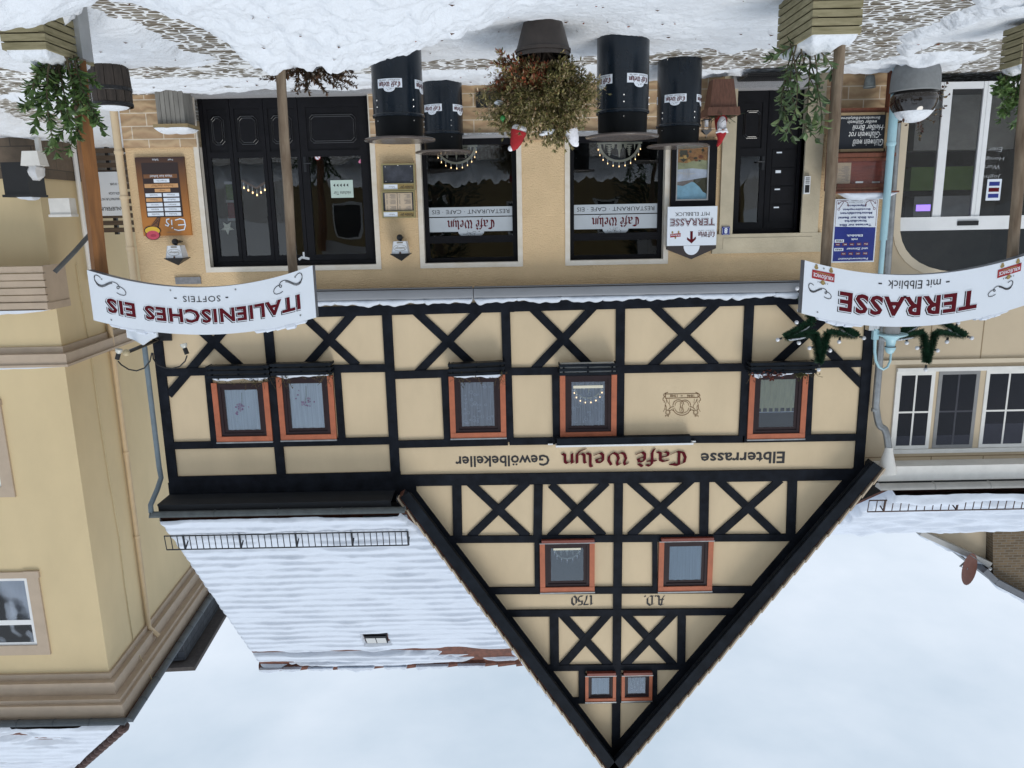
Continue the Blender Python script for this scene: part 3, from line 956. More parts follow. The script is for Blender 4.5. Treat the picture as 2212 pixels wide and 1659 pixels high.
# painted crest: ribbon with years, two lions holding a pretzel ring
ce = MB()
def cz(zx, zy):
    p = P((2530 + zx / 7.373) * .54861, (1480 + zy / 7.373) * .54861, YW - .004)
    return (p.x, p.z)
def cline(pts, wd=.007, m=0):
    line2(ce, [cz(*p) for p in pts], wd, YW - .005, m)
cline([(668, 530), (1610, 515), (1610, 625), (668, 655), (668, 530)], .010)
for s_ in (1, -1):
    X = (lambda x: x) if s_ > 0 else (lambda x: 2278 - x)
    cline([(X(735), 480), (X(680), 500), (X(620), 540), (X(610), 580), (X(650), 600), (X(600), 650), (X(590), 700), (X(640), 740), (X(630), 775)], .009)
    cline([(X(690), 665), (X(700), 740), (X(660), 830), (X(650), 950), (X(700), 1010)], .006)
    cline([(X(700), 680), (X(730), 760), (X(800), 860), (X(800), 920)], .006)
    cline([(X(690), 990), (X(700), 900), (X(670), 850), (X(655), 950), (X(600), 1040)], .006)
    cline([(X(760), 970), (X(830), 910), (X(910), 890)], .009)
    cline([(X(790), 1010), (X(850), 985), (X(910), 1020)], .009)
    for k in range(16):
        an = k * 2 * math.pi / 16
        cline([(X(735 + 45 * math.cos(an)), 1060 + 50 * math.sin(an)), (X(735 + 78 * math.cos(an + .3)), 1065 + 80 * math.sin(an + .3))], .006)
    cline([(X(660), 1190), (X(665), 1150), (X(720), 1170), (X(755), 1150), (X(750), 1190)], .007)
    cline([(X(770), 660), (X(780), 740), (X(785), 800)], .005)
def arc(cx, cy, rx, ry, a0, a1, n=22):
    return [(cx + rx * math.cos(R(a0 + (a1 - a0) * i / n)), cy + ry * math.sin(R(a0 + (a1 - a0) * i / n))) for i in range(n + 1)]
cline(arc(1140, 920, 255, 225, 5, 175), .009)
cline(arc(1140, 920, 205, 165, 5, 175), .007)
cline(arc(1045, 860, 160, 165, 180, 350), .009)
cline(arc(1050, 860, 105, 120, 180, 340), .007)
cline(arc(1235, 860, 160, 155, 225, 360), .009)
cline(arc(1230, 860, 110, 115, 235, 360), .007)
cline([(1170, 830), (1150, 890), (1190, 990), (1190, 1040), (1110, 1080)], .008)
cline([(1095, 780), (1100, 880), (1150, 960), (1140, 1030)], .008)
cline([(1100, 900), (1080, 980), (1095, 1060)], .007)
for body, x0, x1 in (('1846', 1500, 1290), ('1948', 1015, 800)):
    a, b = cz(x0, 545), cz(x1, 620)
    text(ce, body, (a[0] + b[0]) / 2, (a[1] + b[1]) / 2, abs(b[0] - a[0]), b[1] - a[1], YW - .005, 0, .01)
cline([(1110, 582), (1165, 582)], .009)
ce.build('painted_crest', mat('sepia_paint', (.15, .075, .028), .8, .3, 12), house)

# --- ground floor trim and glazing
tr_ = MB()
for a, b, c, d in (DOORF, SHOPA, SHOPB):
    tr_.box(a - .075, a, 11.985, YW + .02, c if c > .5 else .0, d + .075)
    tr_.box(b, b + .075, 11.985, YW + .02, c if c > .5 else .0, d + .075)
    tr_.box(a, b, 11.985, YW + .02, d, d + .075)
tr_.build('marble_surround', M_MARBLE, house)
sl = MB()
for a, b, c, d in (SHOPA, SHOPB):
    sl.box(a - .06, b + .06, 11.90, YW + .20, c - .035, c)
sl.build('window_sill', M_GRANITE, house)
ds = MB()
ds.box(DOORF[0] - .1, DOORF[1] + .1, 11.82, 12.4, .0, .165)
ds.build('doorstep', M_GRANITE, house)
ds = MB()
ds.box(DOORE[0] - .1, DOORE[1] + .1, 11.86, 12.4, .0, .195)
ds.build('doorstep', M_GRANITE, house)

def room(x0, x1, z0, z1, y0, y1):
    mb = MB()
    mb.box(x0, x1, y0, y1, z0, z1)
    mb.f = [f for f in mb.f if not all(abs(mb.v[i][1] - y0) < 1e-6 for i in f)]
    mb.m = mb.m[:len(mb.f)]
    return mb
M_DEC = mat('frosted_film', (.42, .46, .50), .6, .05, 4)
def logo(mb, cx, cz_, wd, y, mi, dome=True):
    """wine-red house lettering with the little drawing of a house in a dome above"""
    pass
for nm, (a, b, c, d) in (('right', SHOPA), ('left', SHOPB)):
    y = 12.13
    fr = MB()
    zt = c + (d - c) * .80
    for x0, x1, z0, z1 in ((a, a + .07, c, d), (b - .07, b, c, d), (a + .07, b - .07, d - .07, d), (a + .07, b - .07, c, c + .09), (a + .07, b - .07, zt - .035, zt + .035)):
        fr.box(x0, x1, y, y + .07, z0, z1)
    fr.box(a + .07, b - .07, y + .002, y + .06, zt + .036, zt + .075)
    win = fr.build('shop_window', M_BLACKFR, house)
    g = MB()
    g.box(a + .06, b - .06, y + .03, y + .036, c + .05, d - .05)
    g.build('pane', M_GLASS, win)
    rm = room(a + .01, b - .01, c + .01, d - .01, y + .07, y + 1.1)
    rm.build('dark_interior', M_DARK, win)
    de = MB()
    cx = (a + b) / 2
    z = c + (d - c) * .655
    L = (b - a) / 2 - .075
    yy = y + .026
    rect2(de, cx - L, cx + L, z - .20, z - .06, yy, 0)
    rect2(de, cx - L, cx + L, z - .045, z + .17, yy, 0)
    disc2(de, cx, z + .17, .20, .10, yy, 0, a0=0, a1=180)
    text(de, 'RESTAURANT · CAFE · EIS', cx, z - .13, L * 1.86, .062, yy - .001, 1)
    blackletter(de, "Cafe' Welyn", cx - .36, z + .0, .72, .095, yy - .002, 2, .26)
    for k in range(46):
        px, pz = cx + random.gauss(0, .065), z + .20 + random.gauss(0, .022)
        line2(de, [(px, pz), (px + random.uniform(-.02, .02), pz + random.uniform(-.015, .02))], .004, yy - .001, 1)
    de.build('window_lettering', [M_DEC, M_INK, M_RED], win)
# inside decoration: candle arches
def candle_arch(name, label, cx, z, rad, y, n, parent=None, depth=.03, lit=True, ht=None):
    t = thing(name, label, 'candle arch', (cx, y, z), 'candle arches in the windows')
    mb = MB()
    ht = ht or rad * .9
    for k in range(28):
        a0, a1 = math.pi * k / 28, math.pi * (k + 1) / 28
        for r0, r1 in ((.80, .90),):
            v = []
            for yy in (y, y + depth):
                for an, r in ((a0, r0), (a1, r0), (a1, r1), (a0, r1)):
                    v.append((cx + rad * r * math.cos(an), yy, z + ht * r * math.sin(an)))
            mb.add(v, [(0, 1, 2, 3), (7, 6, 5, 4), (0, 4, 5, 1), (2, 6, 7, 3)])
    mb.box(cx - rad * .95, cx + rad * .95, y - .01, y + depth + .01, z - .02, z + .025)
    mb.build('arch', M_ARCHW, t)
    fig = MB()
    # church, firs and a bare tree sawn from plywood
    fig.prism([(cx - .10 * rad, z), (cx + .10 * rad, z), (cx + .10 * rad, z + .3 * ht), (cx + .06 * rad, z + .32 * ht), (cx, z + .7 * ht), (cx - .06 * rad, z + .32 * ht), (cx - .10 * rad, z + .3 * ht)], y + .008, y + .016)
    for s_ in (-1, 1):
        for k in range(5):
            zz = z + (.12 + .1 * k) * ht
            wd = (.16 - .026 * k) * rad
            fig.prism([(cx + s_ * .42 * rad - wd, zz), (cx + s_ * .42 * rad + wd, zz), (cx + s_ * .42 * rad, zz + .10 * ht)], y + .008, y + .016)
        fig.prism([(cx + s_ * .2 * rad, z), (cx + s_ * .32 * rad, z), (cx + s_ * .32 * rad, z + .2 * ht), (cx + s_ * .26 * rad, z + .3 * ht), (cx + s_ * .2 * rad, z + .2 * ht)], y + .008, y + .016)
        fig.prism([(cx + s_ * .60 * rad, z), (cx + s_ * .68 * rad, z), (cx + s_ * .64 * rad, z + .35 * ht)], y + .008, y + .016)
    fig.build('cutout_figures', M_ARCHW, t)
    for k in range(n):
        an = math.pi * (k + .5) / n
        px, pz = cx + rad * .9 * math.cos(an), z + ht * .9 * math.sin(an)
        cd = MB()
        cd.lathe([(.007, 0), (.011, .02), (.006, .022), (.006, .05)], (px, y + depth / 2, pz), 8)
        c_ = cd.build('candle', M_WHITE, t)
        b_ = MB()
        b_.ball((px, y + depth / 2, pz + .062), .007, .007, .013, 8, 5)
        b_.build('bulb', M_FLAME if lit else M_WHITE, c_)
    return t
candle_arch('candle_arch', 'candle arch in the shop window right of the bush, partly hidden by a drum table', .78, .89, .34, 12.20, 11)
candle_arch('candle_arch', 'candle arch in the shop window left of the bush, its half circle fully in view', -1.70, .89, .36, 12.20, 11)

# folding door of four leaves
y = 12.12
fd = MB()
a, b, c, d = DOORF
fd.box(a, a + .06, y, y + .08, c, d)
fd.box(b - .06, b, y, y + .08, c, d)
fd.box(a + .06, b - .06, y, y + .08, d - .07, d)
fdoor = fd.build('folding_door', M_BLACKFR, house)
xs = [P(px, 320, y).x for px in (437, 502, 574, 648, 797)]
xs[0], xs[-1] = b - .06, a + .06
M_DOORP = mat('black_door_panel', (.007, .007, .009), .5, .25, 6, spec=.18)
zr = .98
M_MOULD = mat('black_moulding', (.012, .012, .014), .22, .2, 6, spec=.6)
for i in range(4):
    x1, x0 = xs[i] - .004, xs[i + 1] + .004
    st = .055 if i < 3 else .11
    lf = MB()
    lf.box(x0, x0 + st, y + .012, y + .06, c, d - .074)
    lf.box(x1 - st, x1, y + .012, y + .06, c, d - .074)
    lf.box(x0 + st, x1 - st, y + .012, y + .06, d - .16, d - .074)
    lf.box(x0 + st, x1 - st, y + .012, y + .06, zr - .05, zr + .04)
    lf.box(x0 + st, x1 - st, y + .012, y + .06, c, c + .14)
    lf.box(x0 + st, x1 - st, y + .03, y + .05, c + .14, zr - .05)
    # raised octagonal field with chamfered corners
    for k, (ins, yy) in enumerate(((.05, y + .02), (.075, y + .012))):
        u0, u1, v0, v1 = x0 + st + ins, x1 - st - ins, c + .14 + ins + .06, zr - .05 - ins - .06
        ch = .045
        oc = [(u0 + ch, v0), (u1 - ch, v0), (u1, v0 + ch), (u1, v1 - ch), (u1 - ch, v1), (u0 + ch, v1), (u0, v1 - ch), (u0, v0 + ch)]
        lf.prism(oc, yy, y + .031)
        lf.tube([(p_[0], yy, p_[1]) for p_ in oc + oc[:1]], .009, 6, 1)
    leaf = lf.build('door_leaf', [M_DOORP, M_MOULD], fdoor)
    g = MB()
    g.box(x0 + st - .005, x1 - st + .005, y + .034, y + .040, zr + .035, d - .155)
    g.build('pane', M_GLASS, leaf)
    if i == 3:
        h = MB()
        h.tube([(x1 - .05, y + .01, 1.12), (x1 - .05, y - .04, 1.12), (x1 - .16, y - .04, 1.12)], .011, 8)
        h.box(x1 - .07, x1 - .03, y + .004, y + .012, 1.02, 1.24)
        h.build('door_handle', M_STEEL, leaf)
        nt_ = MB()
        p = P(738, 408, y)
        nt_.box(p.x - .17, p.x + .17, y + .024, y + .030, p.z - .13, p.z + .13, 0)
        text(nt_, 'nächste Tür', p.x, p.z + .06, .26, .05, y + .022, 1)
        for k in range(5):
            q0 = p.x - .10 + k * .05
            nt_.add([(q0, y + .022, p.z - .03), (q0 + .03, y + .022, p.z - .055), (q0, y + .022, p.z - .08)], [(0, 2, 1)], 1)
        nt_.build('door_notice', [mat('pale_green_notice', (.45, .55, .50), .5, .04, 4), M_INK], leaf)
        hs = MB()
        p = P(780, 348, y)
        hs.add([(p.x + .045 * (16 * math.sin(t_) ** 3) / 16, y + .026, p.z + .04 * (13 * math.cos(t_) - 5 * math.cos(2 * t_) - 2 * math.cos(3 * t_)) / 15) for t_ in [i_ * 2 * math.pi / 24 for i_ in range(24)]][::-1], [tuple(range(24))])
        hs.build('pink_heart', mat('pink_felt', (.6, .2, .32), .9, .1, 5), leaf)
        sg = MB()
        p = P(685, 339, y)
        disc2(sg, p.x, p.z, .045, .045, y + .028, 0)
        disc2(sg, p.x, p.z, .038, .038, y + .027, 1)
        line2(sg, [(p.x - .025, p.z + .025), (p.x + .025, p.z - .025)], .008, y + .026, 0)
        sg.build('round_sticker', [mat('sticker_red', (.4, .02, .02), .5), M_WHITE], leaf)
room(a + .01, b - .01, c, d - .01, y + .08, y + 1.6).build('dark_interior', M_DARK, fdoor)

# entrance door with letter boxes
a, b, c, d = DOORE
y = 12.13
sr = MB()
sr.box(b, b + .20, 11.955, YW + .15, -.1, d)
sr.box(a - .26, a, 11.955, YW + .15, -.1, d)
sr.box(a - .32, b + .30, 11.95, YW + .15, d, d + .29)
sr.box(a - .18, b + .14, 11.943, 11.96, d + .06, d + .22)
sr.build('stone_surround', M_SAND, house)
ed = MB()
xm = a + (b - a) * .47
ed.box(a, a + .05, y, y + .08, c, d)
ed.box(b - .05, b, y, y + .08, c, d)
ed.box(a + .05, b - .05, y, y + .08, d - .06, d)
ed.box(xm - .03, xm + .03, y, y + .08, c, d - .06)
edoor = ed.build('entrance_door', M_BLACKFR, house)
lf = MB()
x0, x1 = xm + .034, b - .054
for u0, u1, v0, v1 in ((x0, x0 + .08, c, d - .064), (x1 - .08, x1, c, d - .064), (x0 + .08, x1 - .08, d - .17, d - .064), (x0 + .08, x1 - .08, c + .82, c + .94), (x0 + .08, x1 - .08, c, c + .16)):
    lf.box(u0, u1, y + .012, y + .06, v0, v1)
lf.box(x0 + .08, x1 - .08, y + .03, y + .05, c + .16, c + .82)
for ins, yy in ((.03, y + .022), (.05, y + .014)):
    u0, u1, v0, v1, ch = x0 + .08 + ins, x1 - .08 - ins, c + .25 + ins, c + .70 - ins, .04
    oc = [(u0 + ch, v0), (u1 - ch, v0), (u1, v0 + ch), (u1, v1 - ch), (u1 - ch, v1), (u0 + ch, v1), (u0, v1 - ch), (u0, v0 + ch)]
    lf.prism(oc, yy, y + .031)
    lf.tube([(p_[0], yy, p_[1]) for p_ in oc + oc[:1]], .009, 6, 1)
leaf = lf.build('door_leaf', [M_DOORP, M_MOULD], edoor)
g = MB()
g.box(x0 + .075, x1 - .075, y + .034, y + .04, c + .93, d - .165)
g.build('pane', M_GLASS, leaf)
h = MB()
h.tube([(x0 + .04, y + .012, c + 1.02), (x0 + .04, y - .04, c + 1.02), (x0 + .15, y - .04, c + 1.02)], .011, 8)
h.box(x0 + .02, x0 + .06, y + .003, y + .012, c + .94, c + 1.14)
h.build('door_handle', M_STEEL, leaf)
lb = MB()
lb.box(a + .054, xm - .034, y + .02, y + .06, c, d - .064)
lbx = lb.build('letterbox_panel', M_DOORP, edoor)
for k in range(4):
    z = c + .85 + k * .27
    fl_ = MB()
    fl_.box(a + .08, xm - .06, y + .008, y + .02, z, z + .25)
    fp = fl_.build('letter_flap', M_DOORP, lbx)
    st = MB()
    st.box(xm - .20, xm - .12, y + .003, y + .008, z + .03, z + .05 + .02 * (k == 1))
    st.build('name_plate', M_WHITE, fp)
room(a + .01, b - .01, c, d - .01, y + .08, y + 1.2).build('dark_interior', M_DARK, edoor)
# cellar vent and door grate
vg = MB()
p0, p1 = P(1028, 198, 11.96), P(1084, 232, 11.96)
vg.box(p0.x, p1.x, 11.93, 11.975, p0.z, p1.z)
for k in range(9):
    xx = p1.x + (p0.x - p1.x) * (k + .5) / 9
    vg.box(xx - .008, xx + .008, 11.915, 11.93, p0.z + .03, p1.z - .03)
vg.build('cellar_vent', M_BLACK, house)
# cream downpipe at the right corner, blue-grey above
dp = MB()
xk = 5.72
dp.tube([(5.70, 11.42, 6.40), (5.71, 11.45, 6.28), (5.69, 11.7, 6.10), (5.70, 11.88, 5.98), (xk, 11.9, 5.8), (xk, 11.9, 3.1)], .040, 12)
dp.build('downpipe', M_BLUEZ, house, smooth=True)
dp = MB()
xk = 5.765
dp.tube([(5.72, 11.9, 3.12), (5.73, 11.9, 3.0), (xk, 11.93, 2.8), (xk, 11.93, .2)], .055, 12)
for z in (.9, 1.55, 2.3):
    dp.lathe([(.064, 0), (.066, .02), (.064, .05)], (xk, 11.93, z), 12)
dp.build('downpipe', M_CPIPE, house, smooth=True)
# ------------------------------------------------------------------ ground and snow
def sstep(a, b, x):
    t = np.clip((x - a) / (b - a), 0, 1)
    return t * t * (3 - 2 * t)
def gz(x, y):
    """lie of the street: rises a little to the right and up the side lane"""
    x, y = np.asarray(x, float), np.asarray(y, float)
    return .012 * (np.minimum(x, 6) + 5.5) * sstep(7, 12, y) + .06 * sstep(12.5, 17.5, y) * sstep(5.0, 6.5, x)
def ground_at(x, y):
    return float(gz(x, y))
def cobblemat():
    m = bpy.data.materials.new('cobbles')
    m.use_nodes = True
    t = m.node_tree
    b = t.nodes['Principled BSDF']
    b.inputs['Roughness'].default_value = .55
    tc = t.nodes.new('ShaderNodeTexCoord')
    mp = t.nodes.new('ShaderNodeMapping')
    mp.inputs['Scale'].default_value = (6.6, 11.5, 7)
    t.links.new(tc.outputs['Object'], mp.inputs[0])
    wob = t.nodes.new('ShaderNodeTexNoise')
    wob.inputs['Scale'].default_value = .7
    t.links.new(mp.outputs[0], wob.inputs['Vector'])
    ma = t.nodes.new('ShaderNodeMix')
    ma.data_type = 'RGBA'
    ma.blend_type = 'ADD'
    ma.inputs['Factor'].default_value = .7
    t.links.new(mp.outputs[0], ma.inputs['A'])
    t.links.new(wob.outputs['Color'], ma.inputs['B'])
    vo = t.nodes.new('ShaderNodeTexVoronoi')
    vo.feature = 'DISTANCE_TO_EDGE'
    vo.inputs['Scale'].default_value = 1
    vo.inputs['Randomness'].default_value = .75
    v2 = t.nodes.new('ShaderNodeTexVoronoi')
    v2.inputs['Scale'].default_value = 1
    v2.inputs['Randomness'].default_value = .75
    for v in (vo, v2):
        t.links.new(ma.outputs['Result'], v.inputs['Vector'])
    sp = t.nodes.new('ShaderNodeSeparateColor')
    t.links.new(v2.outputs['Color'], sp.inputs[0])
    cr = t.nodes.new('ShaderNodeValToRGB')
    e = cr.color_ramp.elements
    e[0].color = (.10, .082, .056, 1)
    e[1].color = (.24, .22, .18, 1)
    e2 = e.new(.5)
    e2.color = (.135, .11, .078, 1)
    t.links.new(sp.outputs[0], cr.inputs['Fac'])
    n3 = t.nodes.new('ShaderNodeTexNoise')
    n3.inputs['Scale'].default_value = 60
    n3.inputs['Detail'].default_value = 5
    t.links.new(tc.outputs['Object'], n3.inputs['Vector'])
    ml = t.nodes.new('ShaderNodeMix')
    ml.data_type = 'RGBA'
    ml.blend_type = 'OVERLAY'
    ml.inputs['Factor'].default_value = .5
    t.links.new(cr.outputs['Color'], ml.inputs['A'])
    t.links.new(n3.outputs['Fac'], ml.inputs['B'])
    # snow packed into the joints
    n4 = t.nodes.new('ShaderNodeTexNoise')
    n4.inputs['Scale'].default_value = 4.5
    n4.inputs['Detail'].default_value = 5
    t.links.new(tc.outputs['Object'], n4.inputs['Vector'])
    mr = t.nodes.new('ShaderNodeMapRange')
    mr.inputs['From Min'].default_value = .33
    mr.inputs['From Max'].default_value = .7
    mr.inputs['To Min'].default_value = .0
    mr.inputs['To Max'].default_value = .24
    t.links.new(n4.outputs['Fac'], mr.inputs[0])
    lt = t.nodes.new('ShaderNodeMath')
    lt.operation = 'SUBTRACT'
    t.links.new(mr.outputs[0], lt.inputs[0])
    t.links.new(vo.outputs['Distance'], lt.inputs[1])
    m2 = t.nodes.new('ShaderNodeMath')
    m2.operation = 'MULTIPLY'
    m2.use_clamp = True
    m2.inputs[1].default_value = 30
    t.links.new(lt.outputs[0], m2.inputs[0])
    mx = t.nodes.new('ShaderNodeMix')
    mx.data_type = 'RGBA'
    mx.inputs['B'].default_value = (.78, .80, .82, 1)
    t.links.new(m2.outputs[0], mx.inputs['Factor'])
    t.links.new(ml.outputs['Result'], mx.inputs['A'])
    t.links.new(mx.outputs['Result'], b.inputs['Base Color'])
    bp = t.nodes.new('ShaderNodeBump')
    bp.inputs['Strength'].default_value = .9
    bp.inputs['Distance'].default_value = .03
    mn = t.nodes.new('ShaderNodeMath')
    mn.operation = 'MINIMUM'
    mn.inputs[1].default_value = .25
    t.links.new(vo.outputs['Distance'], mn.inputs[0])
    t.links.new(mn.outputs[0], bp.inputs['Height'])
    t.links.new(bp.outputs[0], b.inputs['Normal'])
    return m
M_COB = cobblemat()
# ground: one sheet, fine near the camera and running out to the horizon
gx = np.concatenate([[-1500, -300, -60, -20], np.arange(-10, 14.01, .25), [20, 60, 300, 1500]])
gy = np.concatenate([[-1500, -300, -60, -20, -8], np.arange(0, 30.01, .25), [45, 90, 300, 1500]])
GX, GY = np.meshgrid(gx, gy)
GV = np.stack([GX, GY, gz(GX, GY) - .012], -1)
ground = np_mesh('ground', GV.reshape(-1, 3), len(gx), len(gy), [M_COB])
ground['kind'] = 'structure'

def gpoly(pts, z=.05):
    o = []
    for x, y in pts:
        p = G(x, y, z)
        o.append((p.x, min(p.y, 22)))
    return o
BARE = [gpoly(p) for p in (
 [(165, -12), (290, 50), (365, 85), (490, 125), (465, 140), (270, 143), (268, 155), (585, 162), (605, 140), (578, 100), (563, 73), (480, 35), (435, -12)],
 [(690, 160), (700, 150), (780, 136), (920, 128), (1050, 127), (1090, 140), (1055, 145), (920, 146), (740, 154)],
 [(1230, 145), (1284, 126), (1475, 113), (1560, 112), (1690, 112), (1830, 105), (1862, 40), (1895, -12), (2060, -12), (2091, 27), (1975, 63), (1941, 83), (1905, 112), (1940, 125), (1800, 150), (1700, 152), (1560, 152), (1475, 140), (1284, 141)],
 [(1958, 123), (2040, 100), (2185, 95), (2230, 100), (2230, 167), (2120, 167), (2090, 150), (2150, 125), (2040, 118)],
 [(-20, 140), (60, 150), (75, 175), (-20, 192)],
 [(30, 203), (110, 235), (140, 262), (60, 242), (0, 212)])]
THIN = [gpoly(p) for p in ([(270, 160), (600, 160), (770, 150), (800, 172), (640, 196), (270, 198)], [(1700, 150), (1950, 130), (1920, 165), (1700, 175)], [(430, 120), (500, 128), (470, 142), (380, 142)], [(1500, 150), (1760, 150), (1760, 172), (1480, 170)])]
PILES = [  # x, y, rx, ry, height of shovelled heaps
 (2.15, 7.45, .62, .62, .40), (1.45, 7.35, .8, .9, .32), (.75, 7.3, .8, .8, .22), (2.55, 6.5, .55, .9, .22), (.2, 6.9, 1.0, .9, .14), (1.5, 6.3, 1.1, .8, .22),
 (4.2, 6.35, 1.0, .5, .42), (3.75, 7.15, .42, .55, .26), (4.6, 7.9, .5, .6, .20), (4.9, 7.2, .6, .7, .15),
 (-1.6, 6.9, 1.2, .6, .06), (-1.8, 8.75, .8, .5, .07), (-2.65, 10.4, .8, .45, .09), (-4.3, 8.6, .55, .6, .16), (-4.5, 7.6, .7, .7, .10), (-3.9, 11.2, .5, .5, .06), (1.75, 7.95, .55, .35, .16),
 (-5.3, 10.6, .7, .5, .10), (-.2, 9.4, .9, .5, .05), (7.2, 13.2, 1.0, 1.4, .06), (9.1, 15.2, .4, 1.2, .10)]
nx, ny = 640, 520
sx, sy = np.linspace(-8.2, 11.5, nx), np.concatenate([np.linspace(5.3, 12.35, 430), np.linspace(12.40, 20, ny - 430)])
SX, SY = np.meshgrid(sx, sy)
def snow_depth(SX, SY):
    t = .055 + .035 * (fbm(SX * 1.3, SY * 1.3, 4, 5) - .5) * 2 + .022 * (fbm(SX * 6, SY * 6, 4, 15) - .5) * 2
    for px, py, rx, ry, h in PILES:
        r2 = ((SX - px) / rx) ** 2 + ((SY - py) / ry) ** 2
        g = np.exp(-r2 * 1.1)
        t = t + h * g * (.82 + .5 * (fbm(SX * 3.2 + px, SY * 3.2, 4, 25) - .35)) 
        t = t + .16 * h ** .5 * g * (np.abs(fbm(SX * 4.5, SY * 4.5 + px, 5, 45) - .5) * 2 - .15) + .05 * h ** .5 * g * (fbm(SX * 13, SY * 13, 3, 46) - .5)
    m = np.full(SX.shape, 9.0)
    for p in BARE:
        m = np.minimum(m, sdist(SX, SY, p))
    jag = .22 * (fbm(SX * 3, SY * 3, 4, 35) - .5) * 2 + .05 * (fbm(SX * 16, SY * 24, 2, 36) - .5) * 2
    k = 1 - sstep(.06, .32, m + jag)
    t = t * (1 - k) - .03 * k
    m = np.full(SX.shape, 9.0)
    for p in THIN:
        m = np.minimum(m, sdist(SX, SY, p))
    k2 = 1 - sstep(-.1, .3, m + jag)
    streak = fbm(SX * 2.6, SY * 9, 4, 75)
    t = t - k2 * np.clip(t - .028 * (streak - .40) * 6, 0, 1) * (t < .2)
    # trodden strip and clear kerb along the house
    t = t - .10 * sstep(11.72, 11.9, SY + .10 * (fbm(SX * 3, SY * 0, 3, 8) - .5)) * (SX < 5.95)
    return t
TH = snow_depth(SX, SY)
SZ = gz(SX, SY) + TH
snow = np_mesh('snow_cover', np.stack([SX, SY, SZ], -1).reshape(-1, 3), nx, ny, [M_SNOW])
snow['kind'] = 'stuff'
snow['label'] = 'trodden snow lying over the cobbles and heaped in front of the tables'
def top_at(x, y):
    t = snow_depth(np.array([[float(x)]]), np.array([[float(y)]]))[0, 0]
    return ground_at(x, y) + max(0, float(t))
# dead leaves blown over the snow
lv = MB()
spots = [(rng.uniform(-5.2, -1), rng.uniform(6.2, 10.5)) for rng in [random.Random(3)] for _ in range(55)] + [(rng.uniform(-1, 5), rng.uniform(6, 11.4)) for rng in [random.Random(4)] for _ in range(90)]
for x, y in spots:
    z = top_at(x, y) + .012
    r, an = random.uniform(.006, .032), random.uniform(0, 6.3)
    ux, uy = math.cos(an) * r, math.sin(an) * r
    lv.add([(x - ux, y - uy, z), (x + uy * .5, y - ux * .5, z + r * .5), (x + ux, y + uy, z + r * .2), (x - uy * .5, y + ux * .5, z + r * .6)], [(0, 1, 2, 3)], random.choice((0, 0, 1)))
fl_ = lv.build('fallen_leaves', [mat('dead_leaf', (.10, .045, .022), .8, .4, 20), mat('red_leaf', (.22, .06, .03), .8, .3, 20)])
fl_['kind'] = 'stuff'
fl_['label'] = 'dead brown leaves scattered over the snow'

# ------------------------------------------------------------------ beige house on the left
M_BEIGE = mat('beige_render', (.52, .425, .30), .85, .05, 1.6, .15, 60, dist=.006)
M_BEIGE2 = mat('beige_render_trim', (.56, .48, .36), .8, .05, 2)
nb = thing('beige_house', 'beige rendered house with an arched glass front and white casement windows', 'house', (-9, 12, 0))
YN = 12.04
bx0 = -12.0
aX0 = P(1959, 300, YN).x      # right jamb of the arch
aZ0, aZ1 = P(1959, 478, YN).z, P(2120, 588, YN).z
aXc = P(2130, 560, YN).x
archw = 2 * (aX0 - aXc)
def arch_pts(n=18, grow=0.0):
    """from right springing over the crown to left springing"""
    out = []
    for i in range(n + 1):
        an = math.pi * i / n
        out.append((aXc + (archw / 2 + grow) * math.cos(an) * (abs(math.cos(an)) ** -.35 if abs(math.cos(an)) > .02 else 1), aZ0 + (aZ1 - aZ0 + grow) * math.sin(an) ** .9))
    out[0] = (aX0 + grow, aZ0)
    out[-1] = (aX0 - archw - grow, aZ0)
    return out
nw = MB()
ap = arch_pts()
ZT = 5.98
nw.add([(aX0, YN, 0), (XL + .0, YN, 0), (XL + .0, YN, ZT), (aX0, YN, ZT)], [(0, 1, 2, 3)])
for i in range(len(ap) - 1):
    (ax, az), (bx, bz) = ap[i], ap[i + 1]
    nw.add([(bx, YN, bz), (ax, YN, az), (ax, YN, ZT), (bx, YN, ZT)], [(0, 1, 2, 3)])
nw.add([(bx0, YN, 0), (ap[-1][0], YN, 0), (ap[-1][0], YN, ZT), (bx0, YN, ZT)], [(0, 1, 2, 3)])
full = [(aX0, 0)] + ap + [(ap[-1][0], 0)]
for i in range(len(full) - 1):
    (ax, az), (bx, bz) = full[i], full[i + 1]
    nw.add([(ax, YN, az), (bx, YN, bz), (bx, YN + .28, bz), (ax, YN + .28, az)], [(0, 1, 2, 3)], 1)
# moulding round the arch
for i in range(len(full) - 1):
    (ax, az), (bx, bz) = full[i], full[i + 1]
    g0, g1 = (arch_pts(grow=.10))[max(0, i - 1)] if 0 < i <= len(ap) else None, None
gr = [(aX0 + .11, 0)] + arch_pts(grow=.11) + [(ap[-1][0] - .11, 0)]
for i in range(len(full) - 1):
    a_, b_, c_, d_ = full[i], full[i + 1], gr[i + 1], gr[i]
    nw.add([(a_[0], YN - .02, a_[1]), (b_[0], YN - .02, b_[1]), (c_[0], YN - .02, c_[1]), (d_[0], YN - .02, d_[1])], [(0, 3, 2, 1)], 1)
    nw.add([(d_[0], YN - .02, d_[1]), (c_[0], YN - .02, c_[1]), (c_[0], YN + .01, c_[1]), (d_[0], YN + .01, d_[1])], [(0, 1, 2, 3)], 1)
